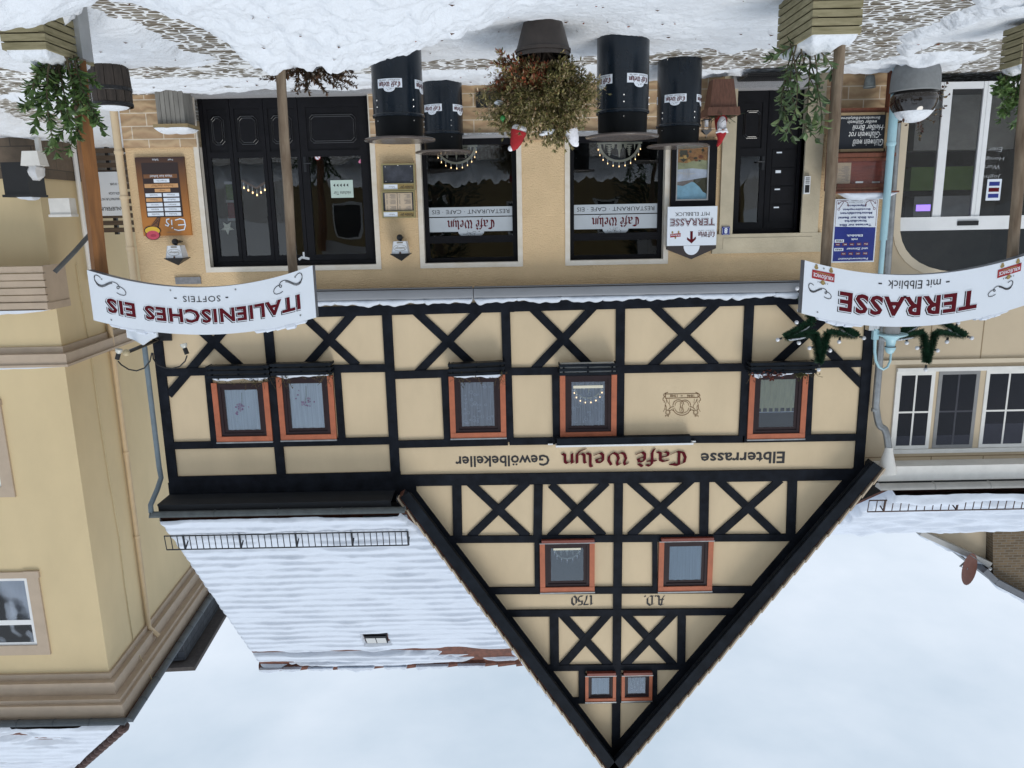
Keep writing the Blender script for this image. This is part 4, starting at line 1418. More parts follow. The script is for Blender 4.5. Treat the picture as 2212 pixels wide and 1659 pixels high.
# string course and channelled blocks
zs = P(2050, 782, YN).z
nw.box(bx0, XL - .02, YN - .035, YN, zs - .05, zs + .02, 1)
for px, py0, py1 in ((2010, 690, 776), (2122, 690, 776), (2010, 985, 1020), (2122, 985, 1020)):
    a = P(px, (py0 + py1) / 2, YN)
    nw.box(a.x - .008, a.x + .008, YN - .003, YN, P(px, py0, YN).z, P(px, py1, YN).z, 2)
nw.box(bx0, XL - .02, YN - .003, YN, P(2050, 985, YN).z - .008, P(2050, 985, YN).z + .008, 2)
nw.build('wall', [M_BEIGE, M_BEIGE2, mat('groove', (.27, .20, .12), .9)], nb)
# glazed sliding front set back in the arch
yf = YN + .18
gf = MB()
zb, zt = P(2050, 468, yf).z, P(2050, 497, yf).z
zfl = P(2000, 178, yf).z
gf.box(aX0 - archw, aX0, yf - .03, yf + .05, zb, zt)
for px, wd in ((1974, None),):
    pass
def post(pxb, pyb, pxt, pyt, wd):
    x = (P(pxb, pyb, yf).x + P(pxt, pyt, yf).x) / 2
    gf.box(x - wd / 2, x + wd / 2, yf - .01, yf + .05, zfl, zb)
    return x
xa = post(2045, 190, 2026, 460, .13)
xb = post(2133, 190, 2108, 460, .13)
gf.box(xb - .008, xb + .008, yf - .016, yf - .01, zfl, zb)
xc_ = post(2215, 250, 2196, 460, .10)
for u0, u1 in ((aX0, xa), (xa, xb), (xb, xc_)):
    gf.box(min(u0, u1), max(u0, u1), yf, yf + .04, zfl, zfl + .10)
glz = gf.build('sliding_glass_front', M_WHITEP, nb)
gp = MB()
M_NFG = glass('shopfront_glass', boost=1.25)
gp.add([(aX0 - archw, yf + .02, zfl), (aX0, yf + .02, zfl), *[(x, yf + .02, z) for x, z in ap], ], [tuple(range(2 + len(ap)))])
gp.build('pane', M_NFG, glz)
rm = room(aX0 - archw - .3, aX0 + .2, zfl - .02, aZ1 + .2, yf + .08, yf + 2.5)
rm.build('dark_interior', mat('shop_interior', (.10, .095, .085), .9, .4, 1.5), glz)
for nm, (u0_, u1_, v0_, v1_, yy_), mt in (('counter', (aX0 - 2.6, aX0 - .9, zfl, 1.0, 13.6), mat('pale_counter', (.35, .34, .31), .6)), ('wall_poster', (aX0 - 2.3, aX0 - 1.1, 1.25, 1.65, 14.0), mat('green_poster', (.12, .20, .05), .7)), ('shelf', (aX0 - .8, aX0 - .25, .9, 1.9, 13.9), mat('brown_shelf', (.16, .11, .07), .7)), ('menu_panel', (aX0 - 2.2, aX0 - 1.2, 1.75, 2.1, 14.0), mat('dim_menu_panel', (.28, .29, .30), .7))):
    mb = MB()
    mb.box(u0_, u1_, yy_, yy_ + .3, v0_, v1_)
    mb.build(nm, mt, glz)
sn = MB()
p = P(2090, 482, yf - .03)
sn.box(p.x - .16, p.x + .16, yf - .05, yf - .03, p.z - .035, p.z + .035)
sn.build('door_sensor', M_BLACK, glz)
nt_ = MB()
p = P(2147, 410, yf)
nt_.box(p.x - .11, p.x + .11, yf + .004, yf + .012, p.z - .16, p.z + .16, 0)
for k in range(3):
    nt_.box(p.x - .08, p.x + .08, yf + .001, yf + .004, p.z - .12 + k * .09, p.z - .06 + k * .09, 1 + (k == 1))
nt_.build('door_notice', [M_WHITE, M_BLUE, M_RED], glz)
nt_ = MB()
for body, px, py, wd in (('Eier', 2150, 323, .22), ('Honig', 2150, 342, .28), ('Wurst', 2140, 361, .30), ('Joghurt', 2135, 381, .38)):
    a = P(px, py, yf)
    text(nt_, body, a.x, a.z, wd, .065, yf + .008, 3, shear=.2)
nt_.build('film_lettering', [M_WHITE, M_BLUE, M_RED, mat('grey_film_letter', (.30, .31, .32), .6)], glz)
lt_ = MB()
p = P(1995, 449, yf + .4)
lt_.box(p.x - .11, p.x + .11, yf + .4, yf + .42, p.z - .05, p.z + .05)
lt_.build('violet_sign_light', mat('violet_light', (.2, .1, .6), .5, emit=(.35, .22, 1.0, 1.2)), glz)
# three white casements above
yw_ = YN - .02
z0, z1 = P(2060, 797, yw_).z, P(2050, 978, yw_).z
wg = MB()
xr0 = P(1922, 975, yw_).x
xr1 = P(2216, 970, yw_).x
wg.box(xr1 - .1, xr0, yw_ - .01, YN + .02, z1 - .07, z1)
wg.box(xr1 - .1, xr0, yw_ - .03, YN + .02, z0 - .03, z0 + .03)
wg.box(xr0 - .06, xr0, yw_ - .012, YN + .02, z0 + .03, z1 - .07)
wgr = wg.build('window_group', M_OFFW, nb)
M_NGL = glass('neighbour_glass', boost=.55, tint=(.6, .6, .65))
xe = [P(x, 960, yw_).x for x in (1925, 2008, 2012, 2103, 2112, 2216)]
for k in range(3):
    x1, x0 = xe[2 * k] - .02, xe[2 * k + 1] + .01
    fr = MB()
    cwid = .058
    yy = yw_ + (.006 if k != 1 else .011)
    zz0, zz1 = z0 + .035, z1 - .075
    fr.box(x0, x0 + cwid, yy, YN + .02, zz0, zz1)
    fr.box(x1 - cwid, x1, yy, YN + .02, zz0, zz1)
    fr.box(x0 + cwid, x1 - cwid, yy, YN + .02, zz0, zz0 + cwid)
    fr.box(x0 + cwid, x1 - cwid, yy, YN + .02, zz1 - cwid, zz1)
    xm = (x0 + x1) / 2
    fr.box(xm - .014, xm + .014, yy + .003, YN + .01, zz0 + cwid, zz1 - cwid)
    fr.box(x0 + cwid, xm - .014, yy + .003, YN + .01, zz0 + (zz1 - zz0) * .52 - .014, zz0 + (zz1 - zz0) * .52 + .014)
    fr.box(xm + .014, x1 - cwid, yy + .003, YN + .01, zz0 + (zz1 - zz0) * .52 - .014, zz0 + (zz1 - zz0) * .52 + .014)
    win = fr.build('casement', M_OFFW if k != 1 else mat('greyed_frame', (.22, .22, .22), .6), wgr)
    g = MB()
    g.box(x0 + cwid, x1 - cwid, YN - .008, YN - .005, zz0 + cwid, zz1 - cwid)
    g.build('pane', M_NGL, win)
    d_ = MB()
    d_.add([(x0 + cwid, YN - .002, zz0 + cwid), (x1 - cwid, YN - .002, zz0 + cwid), (x1 - cwid, YN - .002, zz1 - cwid), (x0 + cwid, YN - .002, zz1 - cwid)], [(0, 1, 2, 3)], 0)
    hb = .16 if k != 2 else .34
    d_.add([(x0 + cwid, YN - .004, zz1 - cwid - hb), (x1 - cwid, YN - .004, zz1 - cwid - hb), (x1 - cwid, YN - .004, zz1 - cwid), (x0 + cwid, YN - .004, zz1 - cwid)], [(0, 1, 2, 3)], 1)
    d_.build('roller_blind', [mat('dim_room', (.014, .014, .018), .9, .5, 3), mat('grey_blind', (.22, .23, .24), .8)], win)
# eave, gutter with hopper, snowy roof
ee = MB()
zg_ = P(2050, 1048, 11.70).z
ee.box(bx0, XL - .12, YN - .30, YN + .02, ZT, max(ZT + .10, zg_ - .07))
ee.build('eave_board', M_OFFW, nb)
gu = MB()
zg = P(2050, 1048, 11.70).z + .03
gutter(gu, (bx0, 11.68, zg), (XL - .10, 11.68, zg), .085)
gu.build('gutter', mat('pale_gutter', (.40, .39, .37), .5, .12, 5), nb)
hp = MB()
px = P(1914, 1035, 11.75).x
hp.lathe([(.06, 5.66), (.065, 5.72), (.14, 6.02), (.15, 6.08)], (px, 11.75, 0), 14)
hp.build('rain_hopper', M_OFFW, nb, smooth=True)
dp = MB()
pxd = P(1893, 860, 11.88).x
dp.tube([*[Vector((px, 11.75, 5.70)).lerp(Vector((pxd, 11.88, 5.0)), u) + Vector((0, 0, -.10 * math.sin(2 * math.pi * u))) for u in [i / 14 for i in range(15)]], (pxd, 11.88, 2.9), (P(1934, 300, 11.88).x, 11.88, .2)], .055, 14)
for z in (5.05, 3.9, 3.3):
    dp.lathe([(.06, 0), (.063, .02), (.06, .05)], (pxd, 11.88, z), 14)
dp.build('downpipe', M_ZINC, nb, smooth=True)
def left_snow(U, V_, x, y, t):
    return t + .02
vl = Vector((0, 3.3, 2.05))
slope_roof('roof', (bx0, 11.68, zg - .03), (XL - .30 - bx0, 0, 0), vl, (0, -vl.z, vl.y), nb, 120, 120, .13, left_snow, rows=9, seed=14, under=M_OFFW, tile_t=.035, step=.13)
slope_roof('roof', (bx0, 15.0, zg + 2.09), (XL - .30 - bx0, 0, 0), (0, 3.3, -2.05), (0, 2.05, 3.3), nb, 10, 10)
snow_guard(bx0, XL - .05, 11.84, zg + .26, 'snow_guard', nb, mat('rusty_rail', (.06, .03, .022), .7, .4, 10), (0, .15, 1), .13, .21)

# house behind it: gable wall, brick chimney, dish
bh = thing('brick_house', 'house behind with a yellowish brick gable and a satellite dish on its roof edge', 'house', (-12, 20, 0))
YB = 20.0
def PB(zx, zy, Y=YB):
    p = P(1474.7 + zx / 3, 1106 + zy / 3, Y)
    return (p.x, p.z)
mb = MB()
mb.prism([(PB(1600, 120)), PB(1560, 142), PB(2005, 352), PB(2012, 60)], YB + .3, YB + 6)
mb.build('rendered_gable', M_BEIGE, bh)
mb = MB()
mb.prism([PB(2010, 60), PB(2012, 395), PB(2026, 458), PB(2240, 560), PB(2240, 60)], YB, YB + 5)
mb.build('brick_wall', M_BRICK, bh)
mb = MB()
for (a0, b0), hh in (((PB(1955, 378, YB - .2), PB(2028, 448, YB - .2)), .16), ((PB(2028, 448, YB - .2), PB(2260, 570, YB - .2)), .16)):
    mb.bar(a0, b0, hh, YB - .25, YB + 5)
mb.build('roof', mat('grey_capping', (.12, .13, .15), .5, .15, 5), bh)
mb = MB()
a0, b0 = PB(1545, 138, YB), PB(2000, 345, YB)
mb.bar(a0, b0, .14, YB, YB + .3)
mb.build('rain_gutter', mat('pale_gutter', (.40, .39, .37), .5, .12, 5), bh)
mb = MB()
snow_ridge(mb, (a0[0], YB + .3, a0[1] + .05), (b0[0], YB + .3, b0[1] + .05), .5, .12, 3, 30)
a1, b1 = PB(2028, 465, YB - .1), PB(2260, 585, YB - .1)
snow_ridge(mb, (a1[0], YB, a1[1] + .03), (b1[0], YB, b1[1] + .03), .4, .10, 3, 20)
mb.build('roof_snow', M_SNOWR, bh)
sdish = thing('satellite_dish', 'rust brown satellite dish on the roof edge of the house behind', 'satellite dish', (PB(1850, 290)[0], YB, PB(1850, 290)[1]))
mb = MB()
c = Vector((PB(1818, 340)[0], YB - .3, PB(1818, 340)[1]))
nrm = Vector((-.55, -.8, -.05)).normalized()
e1 = nrm.cross(Vector((0, 0, 1))).normalized()
e2 = e1.cross(nrm)
vs, fs = [c + nrm * -.06], []
for j, rr in enumerate((.16, .32, .45)):
    for i in range(24):
        an = 2 * math.pi * i / 24
        vs.append(c + (e1 * math.cos(an) + e2 * math.sin(an)) * rr + nrm * (rr * rr * .3 - .06))
fs += [(0, 1 + (i + 1) % 24, 1 + i) for i in range(24)]
for j in range(2):
    fs += [(1 + j * 24 + i, 1 + j * 24 + (i + 1) % 24, 25 + j * 24 + (i + 1) % 24, 25 + j * 24 + i) for i in range(24)]
mb.add(vs, fs)
mb.build('reflector', mat('rust_brown_dish', (.13, .05, .035), .6, .2, 6), sdish, smooth=True)
mb = MB()
mb.tube([c - nrm * .05, c - nrm * .25, (PB(1870, 285)[0], YB, PB(1870, 285)[1])], .025, 8)
mb.tube([c - e2 * .42, c + nrm * .5 - e2 * .2], .012, 6)
mb.ball(c + nrm * .52 - e2 * .19, .05)
mb.build('mast_arm', M_ZINC, sdish)

# ------------------------------------------------------------------ hotel on the right
M_YEL = mat('yellow_render', (.61, .49, .295), .85, .07, .8, .2, 50, dist=.008, detail=9, stretch=(1, 1, .6))
M_TAUPE = mat('taupe_trim', (.45, .36, .275), .75, .08, 3)
ht = thing('yellow_hotel', 'tall yellow rendered corner building with a moulded taupe cornice', 'building', (9.4, 16, 0))
YH = 16.0
cx_ = 9.42
SLX = .062
def side(y, z, out=0.0):
    return (cx_ + SLX * (y - YH) - out, y, z)
ZC = P(259, 1455, YH).z
hw = MB()
hw.add([(cx_, YH, -.2), (26, YH, -.2), (26, YH, ZC), (cx_, YH, ZC)], [(0, 1, 2, 3)])
hw.add([side(YH, -.2), side(34, -.2), side(34, ZC), side(YH, ZC)], [(3, 2, 1, 0)])
hw.build('wall', M_YEL, ht)
# cornice and string course as stepped mouldings round the corner
def band(mb, z0, z1, out, m=0):
    ax, ay = cx_ - out, YH - out
    A0, A1 = (26, ay, z0), (26, ay, z1)
    B0, B1 = (ax, ay, z0), (ax, ay, z1)
    C0, C1 = side(34, z0, out), side(34, z1, out)
    A2, A3 = (26, YH + .02, z0), (26, YH + .02, z1)
    B2, B3 = (cx_ + .02, YH + .02, z0), (cx_ + .02, YH + .02, z1)
    C2, C3 = side(34, z0, -.02), side(34, z1, -.02)
    mb.add([A0, A1, B0, B1, C0, C1, A2, A3, B2, B3, C2, C3], [(2, 0, 1, 3), (4, 2, 3, 5), (0, 2, 8, 6), (2, 4, 10, 8), (3, 1, 7, 9), (5, 3, 9, 11)], m)
co = MB()
for z0, z1, o in ((ZC - .05, ZC + .10, .06), (ZC + .10, ZC + .40, .20), (ZC + .40, ZC + .50, .38), (ZC + .50, ZC + .92, .46)):
    band(co, z0, z1, o)
zst = P(147, 762, YH).z
for z0, z1, o in ((zst - .14, zst, .04), (zst, zst + .22, .14), (zst + .22, zst + .27, .17)):
    band(co, z0, z1, o)
co.build('cornice', M_TAUPE, ht)
gu = MB()
zg2 = ZC + .86
gutter(gu, (26, YH - .58, zg2), (cx_ - .58, YH - .58, zg2), .10)
sA, sB = side(YH - .58, zg2, .58), side(34, zg2, .58)
gutter(gu, sB, sA, .10)
gu.build('gutter', mat('slate_gutter', (.07, .085, .10), .5, .2, 5), ht)
# snowy roof with a rounded hip line
hip_run = 5.0
slope_roof('roof', (cx_ - .45, YH - .50, zg2 - .02), (17, 0, 0), Vector((4.2, 4.2, 4.6)), (0, -4.6, 4.2), ht, 160, 120, .10, lambda U, V_, x, y, t: t - .2 * np.clip((fbm(x * .7, y * 3, 4, 61) - .58) * 8, 0, 1), rows=13, seed=22)
slope_roof('roof', side(34, zg2 - .02, .45), Vector(side(YH - .5, 0, .45)) - Vector(side(34, 0, .45)), Vector((4.2, 0, 4.6)), (-4.6, 0, 4.2), ht, 30, 30, .10, rows=13, seed=23, sk1=(0, 4.2, 0))
hpt = MB()
for i in range(13):
    p = Vector((cx_ - .45, YH - .5, zg2 - .02)) + Vector((4.2, 4.2, 4.6)) * ((i + .3) / 13)
    hpt.ball(p + Vector((-.04, -.02, .16)), .13, .16, .12, 10, 6)
hpt.build('hip_tile', mat('dark_hip_tile', (.07, .04, .035), .8, .4, 10), ht)
snow_guard(cx_ + .9, 20, YH - .38, zg2 + .10, 'snow_guard', ht, M_STEEL, (0, .25, 1), .17, .26)
# slated dormer on the lane side
dm = MB()
dA, dB = side(20.2, 0), side(24.5, 0)
zd0, zd1 = zg2, zg2 + 1.5
dm.add([(dA[0] - .05, dA[1], zd0), (dB[0] - .05, dB[1], zd0), (dB[0] - .05, dB[1], zd1), (dA[0] - .05, dA[1], zd1 - .1)], [(3, 2, 1, 0)])
dm.add([(dA[0] - .05, dA[1], zd0), (dA[0] + 3, dA[1], zd0), (dA[0] + 3, dA[1], zd1 + .2), (dA[0] - .05, dA[1], zd1 - .1)], [(0, 1, 2, 3)])
dorm = dm.build('dormer', bricky('slate_scales', (.035, .04, .05), (.06, .068, .08), (.012, .014, .018), .32, .22, False), ht)
dr_ = MB()
dr_.obox(((dA[0] + dB[0]) / 2 + .2, (dA[1] + dB[1]) / 2, zd1 + .05), (.6, 0, .02), Vector((dB[0] - dA[0], dB[1] - dA[1], 0)) * .56, (0, 0, .06))
dr_.build('dormer_roof', mat('dark_verge', (.06, .05, .045), .8, .3, 9), dorm)
# downpipe, cable
dp = MB()
def onside(px, py, out=.07):
    d = ray(px, py)
    # meet the lane-side wall plane
    k = (cx_ - out - SLX * YH) / (d.x - SLX * d.y)
    return Vector((d.x * k, d.y * k, EYE + d.z * k))
a, b = onside(323, 1375), onside(236, 700)
ym = (a.y + b.y) / 2
dp.tube([side(ym, a.z, .30), side(ym, a.z - .25, .08), side(ym, 4, .08), side(ym, .2, .08)], .06, 10)
for z in (4.9, 7.4, 9.6):
    dp.lathe([(.07, 0), (.073, .03), (.07, .06)], side(ym, z, .08), 10)
dp.build('downpipe', M_CPIPE, ht, smooth=True)
cbl = MB()
pts = [onside(x, y, .02) for x, y in ((165, 570), (173, 625), (196, 760), (201, 797), (213, 885), (224, 958), (237, 1040), (258, 1160), (269, 1256), (279, 1325), (290, 1393))]
cbl.tube(pts, .012, 5)
cbl.tube([onside(290, 1393, .02), Vector(side(onside(290, 1393).y, ZC + .1, .1)), Vector(side(onside(290, 1393).y - .3, zg2 + .1, .6))], .012, 5)
cbl.build('cable', mat('cream_cable', (.50, .42, .26), .7), ht)
# window of the street front
x0, x1 = P(82, 1240, YH).x, P(-40, 1240, YH).x
z0, z1 = P(70, 1234, YH).z, P(92, 1412, YH).z
ws = MB()
sw = .24
ws.box(x0 - .02, x0 + sw, YH - .05, YH + .02, z0, z1)
ws.box(x0 + sw, x1, YH - .05, YH + .02, z1 - sw, z1)
ws.box(x0 + sw, x1, YH - .045, YH + .02, z0, z0 + sw * .6)
ws.box(x0 - .05, x0 + sw + .05, YH - .06, YH + .02, z0 - .02, z0 + .14)
win = ws.build('window', M_TAUPE, ht)
fr = MB()
xi, zi0, zi1 = x0 + sw, z0 + sw * .6, z1 - sw
zt = zi0 + (zi1 - zi0) * .66
for a, b, c, d in ((xi, xi + .08, zi0, zi1), (xi + .08, x1, zi0, zi0 + .07), (xi + .08, x1, zi1 - .07, zi1), (xi + .08, x1, zt - .06, zt + .06)):
    fr.box(a, b, YH - .02, YH + .02, c, d)
fr.build('frame', M_WHITEP, win)
bk = MB()
bk.grid(lambda u, v: (xi + (x1 - xi) * u, YH - .010 - .005 * math.sin(u * 60), zi0 + (zi1 - zi0) * v), 40, 1)
bk.build('curtain', mat('grey_net', (.30, .33, .40), .9, .1, 3), win)
g = MB()
g.box(xi + .07, x1, YH - .0195, YH - .0175, zi0 + .06, zi1 - .06)
g.build('pane', M_GLASSU, win)
# second window lower on the left, partly in view
x0, x1 = P(22, 1000, YH).x, P(-60, 1000, YH).x
z0, z1 = P(20, 868, YH).z, P(38, 1072, YH).z
ws = MB()
ws.box(x0 - .02, x0 + sw, YH - .05, YH + .02, z0, z1)
ws.box(x0 + sw, x1, YH - .05, YH + .02, z1 - sw, z1)
ws.box(x0 - .04, x1, YH - .08, YH + .02, z0 - .06, z0 + .06)
win = ws.build('window', M_TAUPE, ht)
fr = MB()
fr.box(x0 + sw, x0 + sw + .08, YH - .02, YH + .02, z0, z1 - sw)
fr.box(x0 + sw + .08, x1, YH - .02, YH + .02, z0 + (z1 - z0) * .55, z0 + (z1 - z0) * .61)
fr.build('frame', M_WHITEP, win)
bk = MB()
bk.box(x0 + sw, x1, YH - .008, YH, z0 + .06, z1 - sw)
bk.build('pane', mat('blue_dark_pane', (.05, .06, .08), .15, .2, 3), win)
# snow lying on the string course
mb = MB()
snow_ridge(mb, (26, YH - .06, zst + .27), (cx_ - .1, YH - .06, zst + .27), .16, .06, 9, 60, sag=.2)
mb.build('ledge_snow', M_SNOWR, ht)
# slatted canopy over the side entrance
cn = MB()
a, b = P(95, 600, 15.2), P(-30, 632, 15.2)
zc0, zc1 = P(80, 574, 15.2).z, P(95, 668, 15.2).z
for k in range(6):
    zz = zc0 + (zc1 - zc0) * (k + .5) / 6
    cn.box(a.x, 20, 15.2 - .02 * (k % 2), 15.26, zz - (zc1 - zc0) / 14, zz + (zc1 - zc0) / 14)
cn.box(a.x, 20, 15.26, YH, zc1 - .12, zc1 + .02)
cn.box(a.x + .01, a.x + .05, 15.26, YH, zc0, zc1)
can = cn.build('canopy', M_TAUPE, ht)
mb = MB()
snow_ridge(mb, (20, 15.55, zc1 + .02), (a.x + .1, 15.55, zc1 + .02), .7, .12, 19, 50, sag=.2)
mb.build('canopy_snow', M_SNOWR, can)
# rough stone base and grey drain run
bs = MB()
zb_ = P(60, 385, YH).z
bs.box(cx_ - .03, 22, YH - .04, YH + .01, -.2, zb_)
bs.add([side(YH - .04, -.2, .035), side(26, -.2, .035), side(26, zb_ * .96, .035), side(YH - .04, zb_, .035)], [(3, 2, 1, 0)])
bs.build('stone_base', bricky('brown_stone_base', (.11, .085, .06), (.19, .14, .10), (.075, .06, .045), .8, .42, False), ht)
dp = MB()
p0, p1, p2 = Vector(P(117, 585, 15.4)), onside(215, 683, .06), onside(365 / 3.16, 905 / 3.16)
a, b = P(114, 590, 15.9), P(204, 497, 15.6)
dp.tube([(P(118, 588, 15.2)), P(160, 545, 15.4), P(199, 501, 15.7)], .045, 8)
dp.build('drain_pipe', mat('dark_drain', (.06, .065, .07), .5, .2, 6), ht)
dp = MB()
c0, c1 = onside(200, 503, .08), onside(180, 340, .08)
dp.tube([side(17.5, 3.2, .09), side(17.5, .1, .09)], .05, 8)
dp.build('drain_pipe', M_WHITEP, ht)
# ------------------------------------------------------------------ archway signs on posts
def quad(p0, p1, p2):
    """parabola through three (x, z) points"""
    A = np.array([[p[0] ** 2, p[0], 1] for p in (p0, p1, p2)])
    c = np.linalg.solve(A, [p[1] for p in (p0, p1, p2)])
    return lambda x: c[0] * x * x + c[1] * x + c[2]
YS = 7.40
M_LOGORED = mat('ribbon_red', (.30, .014, .018), .5, .1, 6)
M_GOLDP = mat('old_gold_print', (.28, .20, .07), .5, .3, 30)
M_SIGNEDGE = mat('dark_sign_edge', (.10, .11, .13), .4, .1, 5)
def px(*p):
    v = P(p[0], p[1], YS)
    return (v.x, v.z)
def banner(root, bl, bm, br, tl, tm, tr):
    zb, zt = quad(px(*bl), px(*bm), px(*br)), quad(px(*tl), px(*tm), px(*tr))
    x0, x1 = (px(*bl)[0] + px(*tl)[0]) / 2, (px(*br)[0] + px(*tr)[0]) / 2
    N = 40
    mb = MB()
    for yy, fl in ((YS, 1), (YS + .10, 0)):
        for i in range(N):
            a, b = x0 + (x1 - x0) * i / N, x0 + (x1 - x0) * (i + 1) / N
            v = [(a, yy, zb(a)), (b, yy, zb(b)), (b, yy, zt(b)), (a, yy, zt(a))]
            mb.add(v, [(0, 1, 2, 3) if fl else (3, 2, 1, 0)], 0)
    for fnc in (zb, zt):
        for i in range(N):
            a, b = x0 + (x1 - x0) * i / N, x0 + (x1 - x0) * (i + 1) / N
            mb.add([(a, YS, fnc(a)), (b, YS, fnc(b)), (b, YS + .10, fnc(b)), (a, YS + .10, fnc(a))], [(3, 2, 1, 0) if fnc is zb else (0, 1, 2, 3)], 1)
    for x in (x0, x1):
        mb.add([(x, YS, zb(x)), (x, YS + .10, zb(x)), (x, YS + .10, zt(x)), (x, YS, zt(x))], [(3, 2, 1, 0) if x == x0 else (0, 1, 2, 3)], 1)
    pan = mb.build('sign_panel', [M_WHITE, M_SIGNEDGE], root)
    L = x1 - x0
    def F(u, v):
        x = x0 + u * L
        return (x, zb(x) + v * (zt(x) - zb(x)))
    def mapf(u, v, y):
        x, z = F(u, v)
        return (x, y, z)
    return pan, F, mapf, zt, x0, x1
SCROLL = [(1270, 690), (1245, 676), (1222, 672), (1200, 684), (1190, 705), (1192, 735), (1210, 765), (1240, 782), (1275, 782), (1310, 765), (1345, 740), (1380, 718), (1410, 706), (1440, 703), (1470, 712), (1490, 732), (1495, 760), (1482, 776), (1466, 772), (1464, 756), (1480, 744), (1505, 745), (1535, 755), (1560, 775), (1573, 802), (1565, 830), (1540, 843), (1505, 844), (1478, 838), (1455, 828)]
def scroll(mb, F, u, v, wu, hv, flip, mi):
    for k, (wd, cut, off) in enumerate(((.006, slice(0, 30), 0), (.005, slice(3, 13), 14), (.004, slice(6, 13), 26))):
        pts = []
        for i, (a, b) in enumerate(SCROLL[cut]):
            sx, sy = -(a - 1382) / 195.0, (b + off * .8 - 760) / 90.0
            pts.append(F(u + sx * flip * wu / 2, v + sy * hv / 2))
        line2(mb, pts, wd, YS - .004, mi)
def fancy(mb, body, u, v, wu, hv, mapf, L, H, mis, bold=.01):
    """wine-red capitals with a white outline and a black drop shadow"""
    for dx, dz, g, mi, dy, bo in ((.010, .007, .007, mis[0], .002, .055), (0, 0, .008, mis[1], .003, .055), (0, 0, 0, mis[2], .004, .032)):
        text(mb, body, u + dx / L, v + dz / H, wu + 2 * g / L, hv + 2 * g / H, YS - dy, mi, bo, mapf=mapf, spacing=1.12)
def snowtop(root, zt, spans, seed):
    for k, (a, b) in enumerate(spans):
        mb = MB()
        n = 5
        for i in range(n):
            p, q_ = a + (b - a) * i / n, a + (b - a) * (i + 1.08) / n
            snow_ridge(mb, (p, YS + .05, zt(p) - .002), (q_, YS + .05, zt(q_) - .002), .10, .045 if 0 < i < n - 1 else .028, seed + i, 14, sag=.3)
        mb.build('snow_cover', M_SNOWR, root)
def woodpost(root, xb, zb, xt, zt, r, y, mt, square=False):
    mb = MB()
    n = 4 if square else 12
    pts = [(xb + (xt - xb) * i / 8 + .004 * math.sin(i * 2.1), y, zb + (zt - zb) * i / 8) for i in range(9)]
    mb.tube(pts, [r * (1 + .03 * math.sin(i * 1.7)) for i in range(9)], n)
    return mb.build('post', mt, root, smooth=not square)
# ice-cream sign
s1 = thing('archway_sign', 'curved white sign reading ITALIENISCHES EIS on two wooden posts', 'sign', (P(433, 600, YS).x, YS, 0), 'curved signs over the terrace entrances')
pan, F, mf, zt, x0, x1 = banner(s1, (676, 573), (430, 621), (187, 583), (682, 686), (440, 723), (203, 692))
L, H = x1 - x0, zt((x0 + x1) / 2) - F(.5, 0)[1]
mb = MB()
fancy(mb, 'ITALIENISCHES EIS', .498, .60, .865, .30, mf, L, H, (1, 0, 2))
mb.build('title_lettering', [M_WHITE, M_INK, M_RED], pan)
mb = MB()
text(mb, 'SOFTEIS', .505, .245, .168, .125, YS - .003, 1, .0, mapf=mf, spacing=1.1)
for u in (.392, .622):
    rect2(mb, u - .006, u + .006, .225, .25, YS - .003, 1, mf)
mb.build('subtitle_lettering', [M_WHITE, M_INK], pan)
mb = MB()
scroll(mb, F, .905, .19, .135, .30, 1, 1)
mb.build('scroll_ornament', [M_WHITE, M_INK], pan)
mb = MB()
scroll(mb, F, .115, .20, .135, .30, -1, 1)
mb.build('scroll_ornament', [M_WHITE, M_INK], pan)
mb = MB()
for u, v in ((.08, .1), (.94, .1), (.35, .09), (.64, .08), (.07, .87), (.92, .9)):
    disc2(mb, u, v, .004 , .004 * L / H, YS - .003, 3, 10, mapf=mf)
mb.build('sign_screws', [M_WHITE, M_INK, M_RED, M_ZINC], pan)
snowtop(s1, zt, [(F(.05, 0)[0], F(.28, 0)[0]), (F(.74, 0)[0], F(.93, 0)[0])], 3)
Ym = YS + .17
a, b = P(172, 70, Ym - .02), P(216, 592, Ym)
woodpost(s1, (a.x + b.x) / 2, -.1, b.x, 2.62, .082, Ym, M_WOODO, True)
a, b = P(605, 118, Ym), P(633, 592, Ym)
woodpost(s1, a.x, -.1, b.x, 2.62, .047, Ym, M_WOODP)
mb = MB()
p = P(652, 556, Ym - .05)
mb.tube([p + Vector((.03, 0, .02)), p, p + Vector((-.07, 0, .015))], .012, 8)
mb.tube([p + Vector((-.02, 0, 0)), p + Vector((-.02, 0, -.05))], .009, 8)
mb.build('cable_hook', M_WHITEP, s1)
br = MB()
br.box(P(170, 100, Ym).x - .075, P(170, 100, Ym).x + .075, Ym - .10, Ym + .09, -.1, P(176, 131, Ym).z)
br.build('post_bracket', mat('galvanised', (.42, .44, .46), .4, .12, 6, metal=.5), s1)
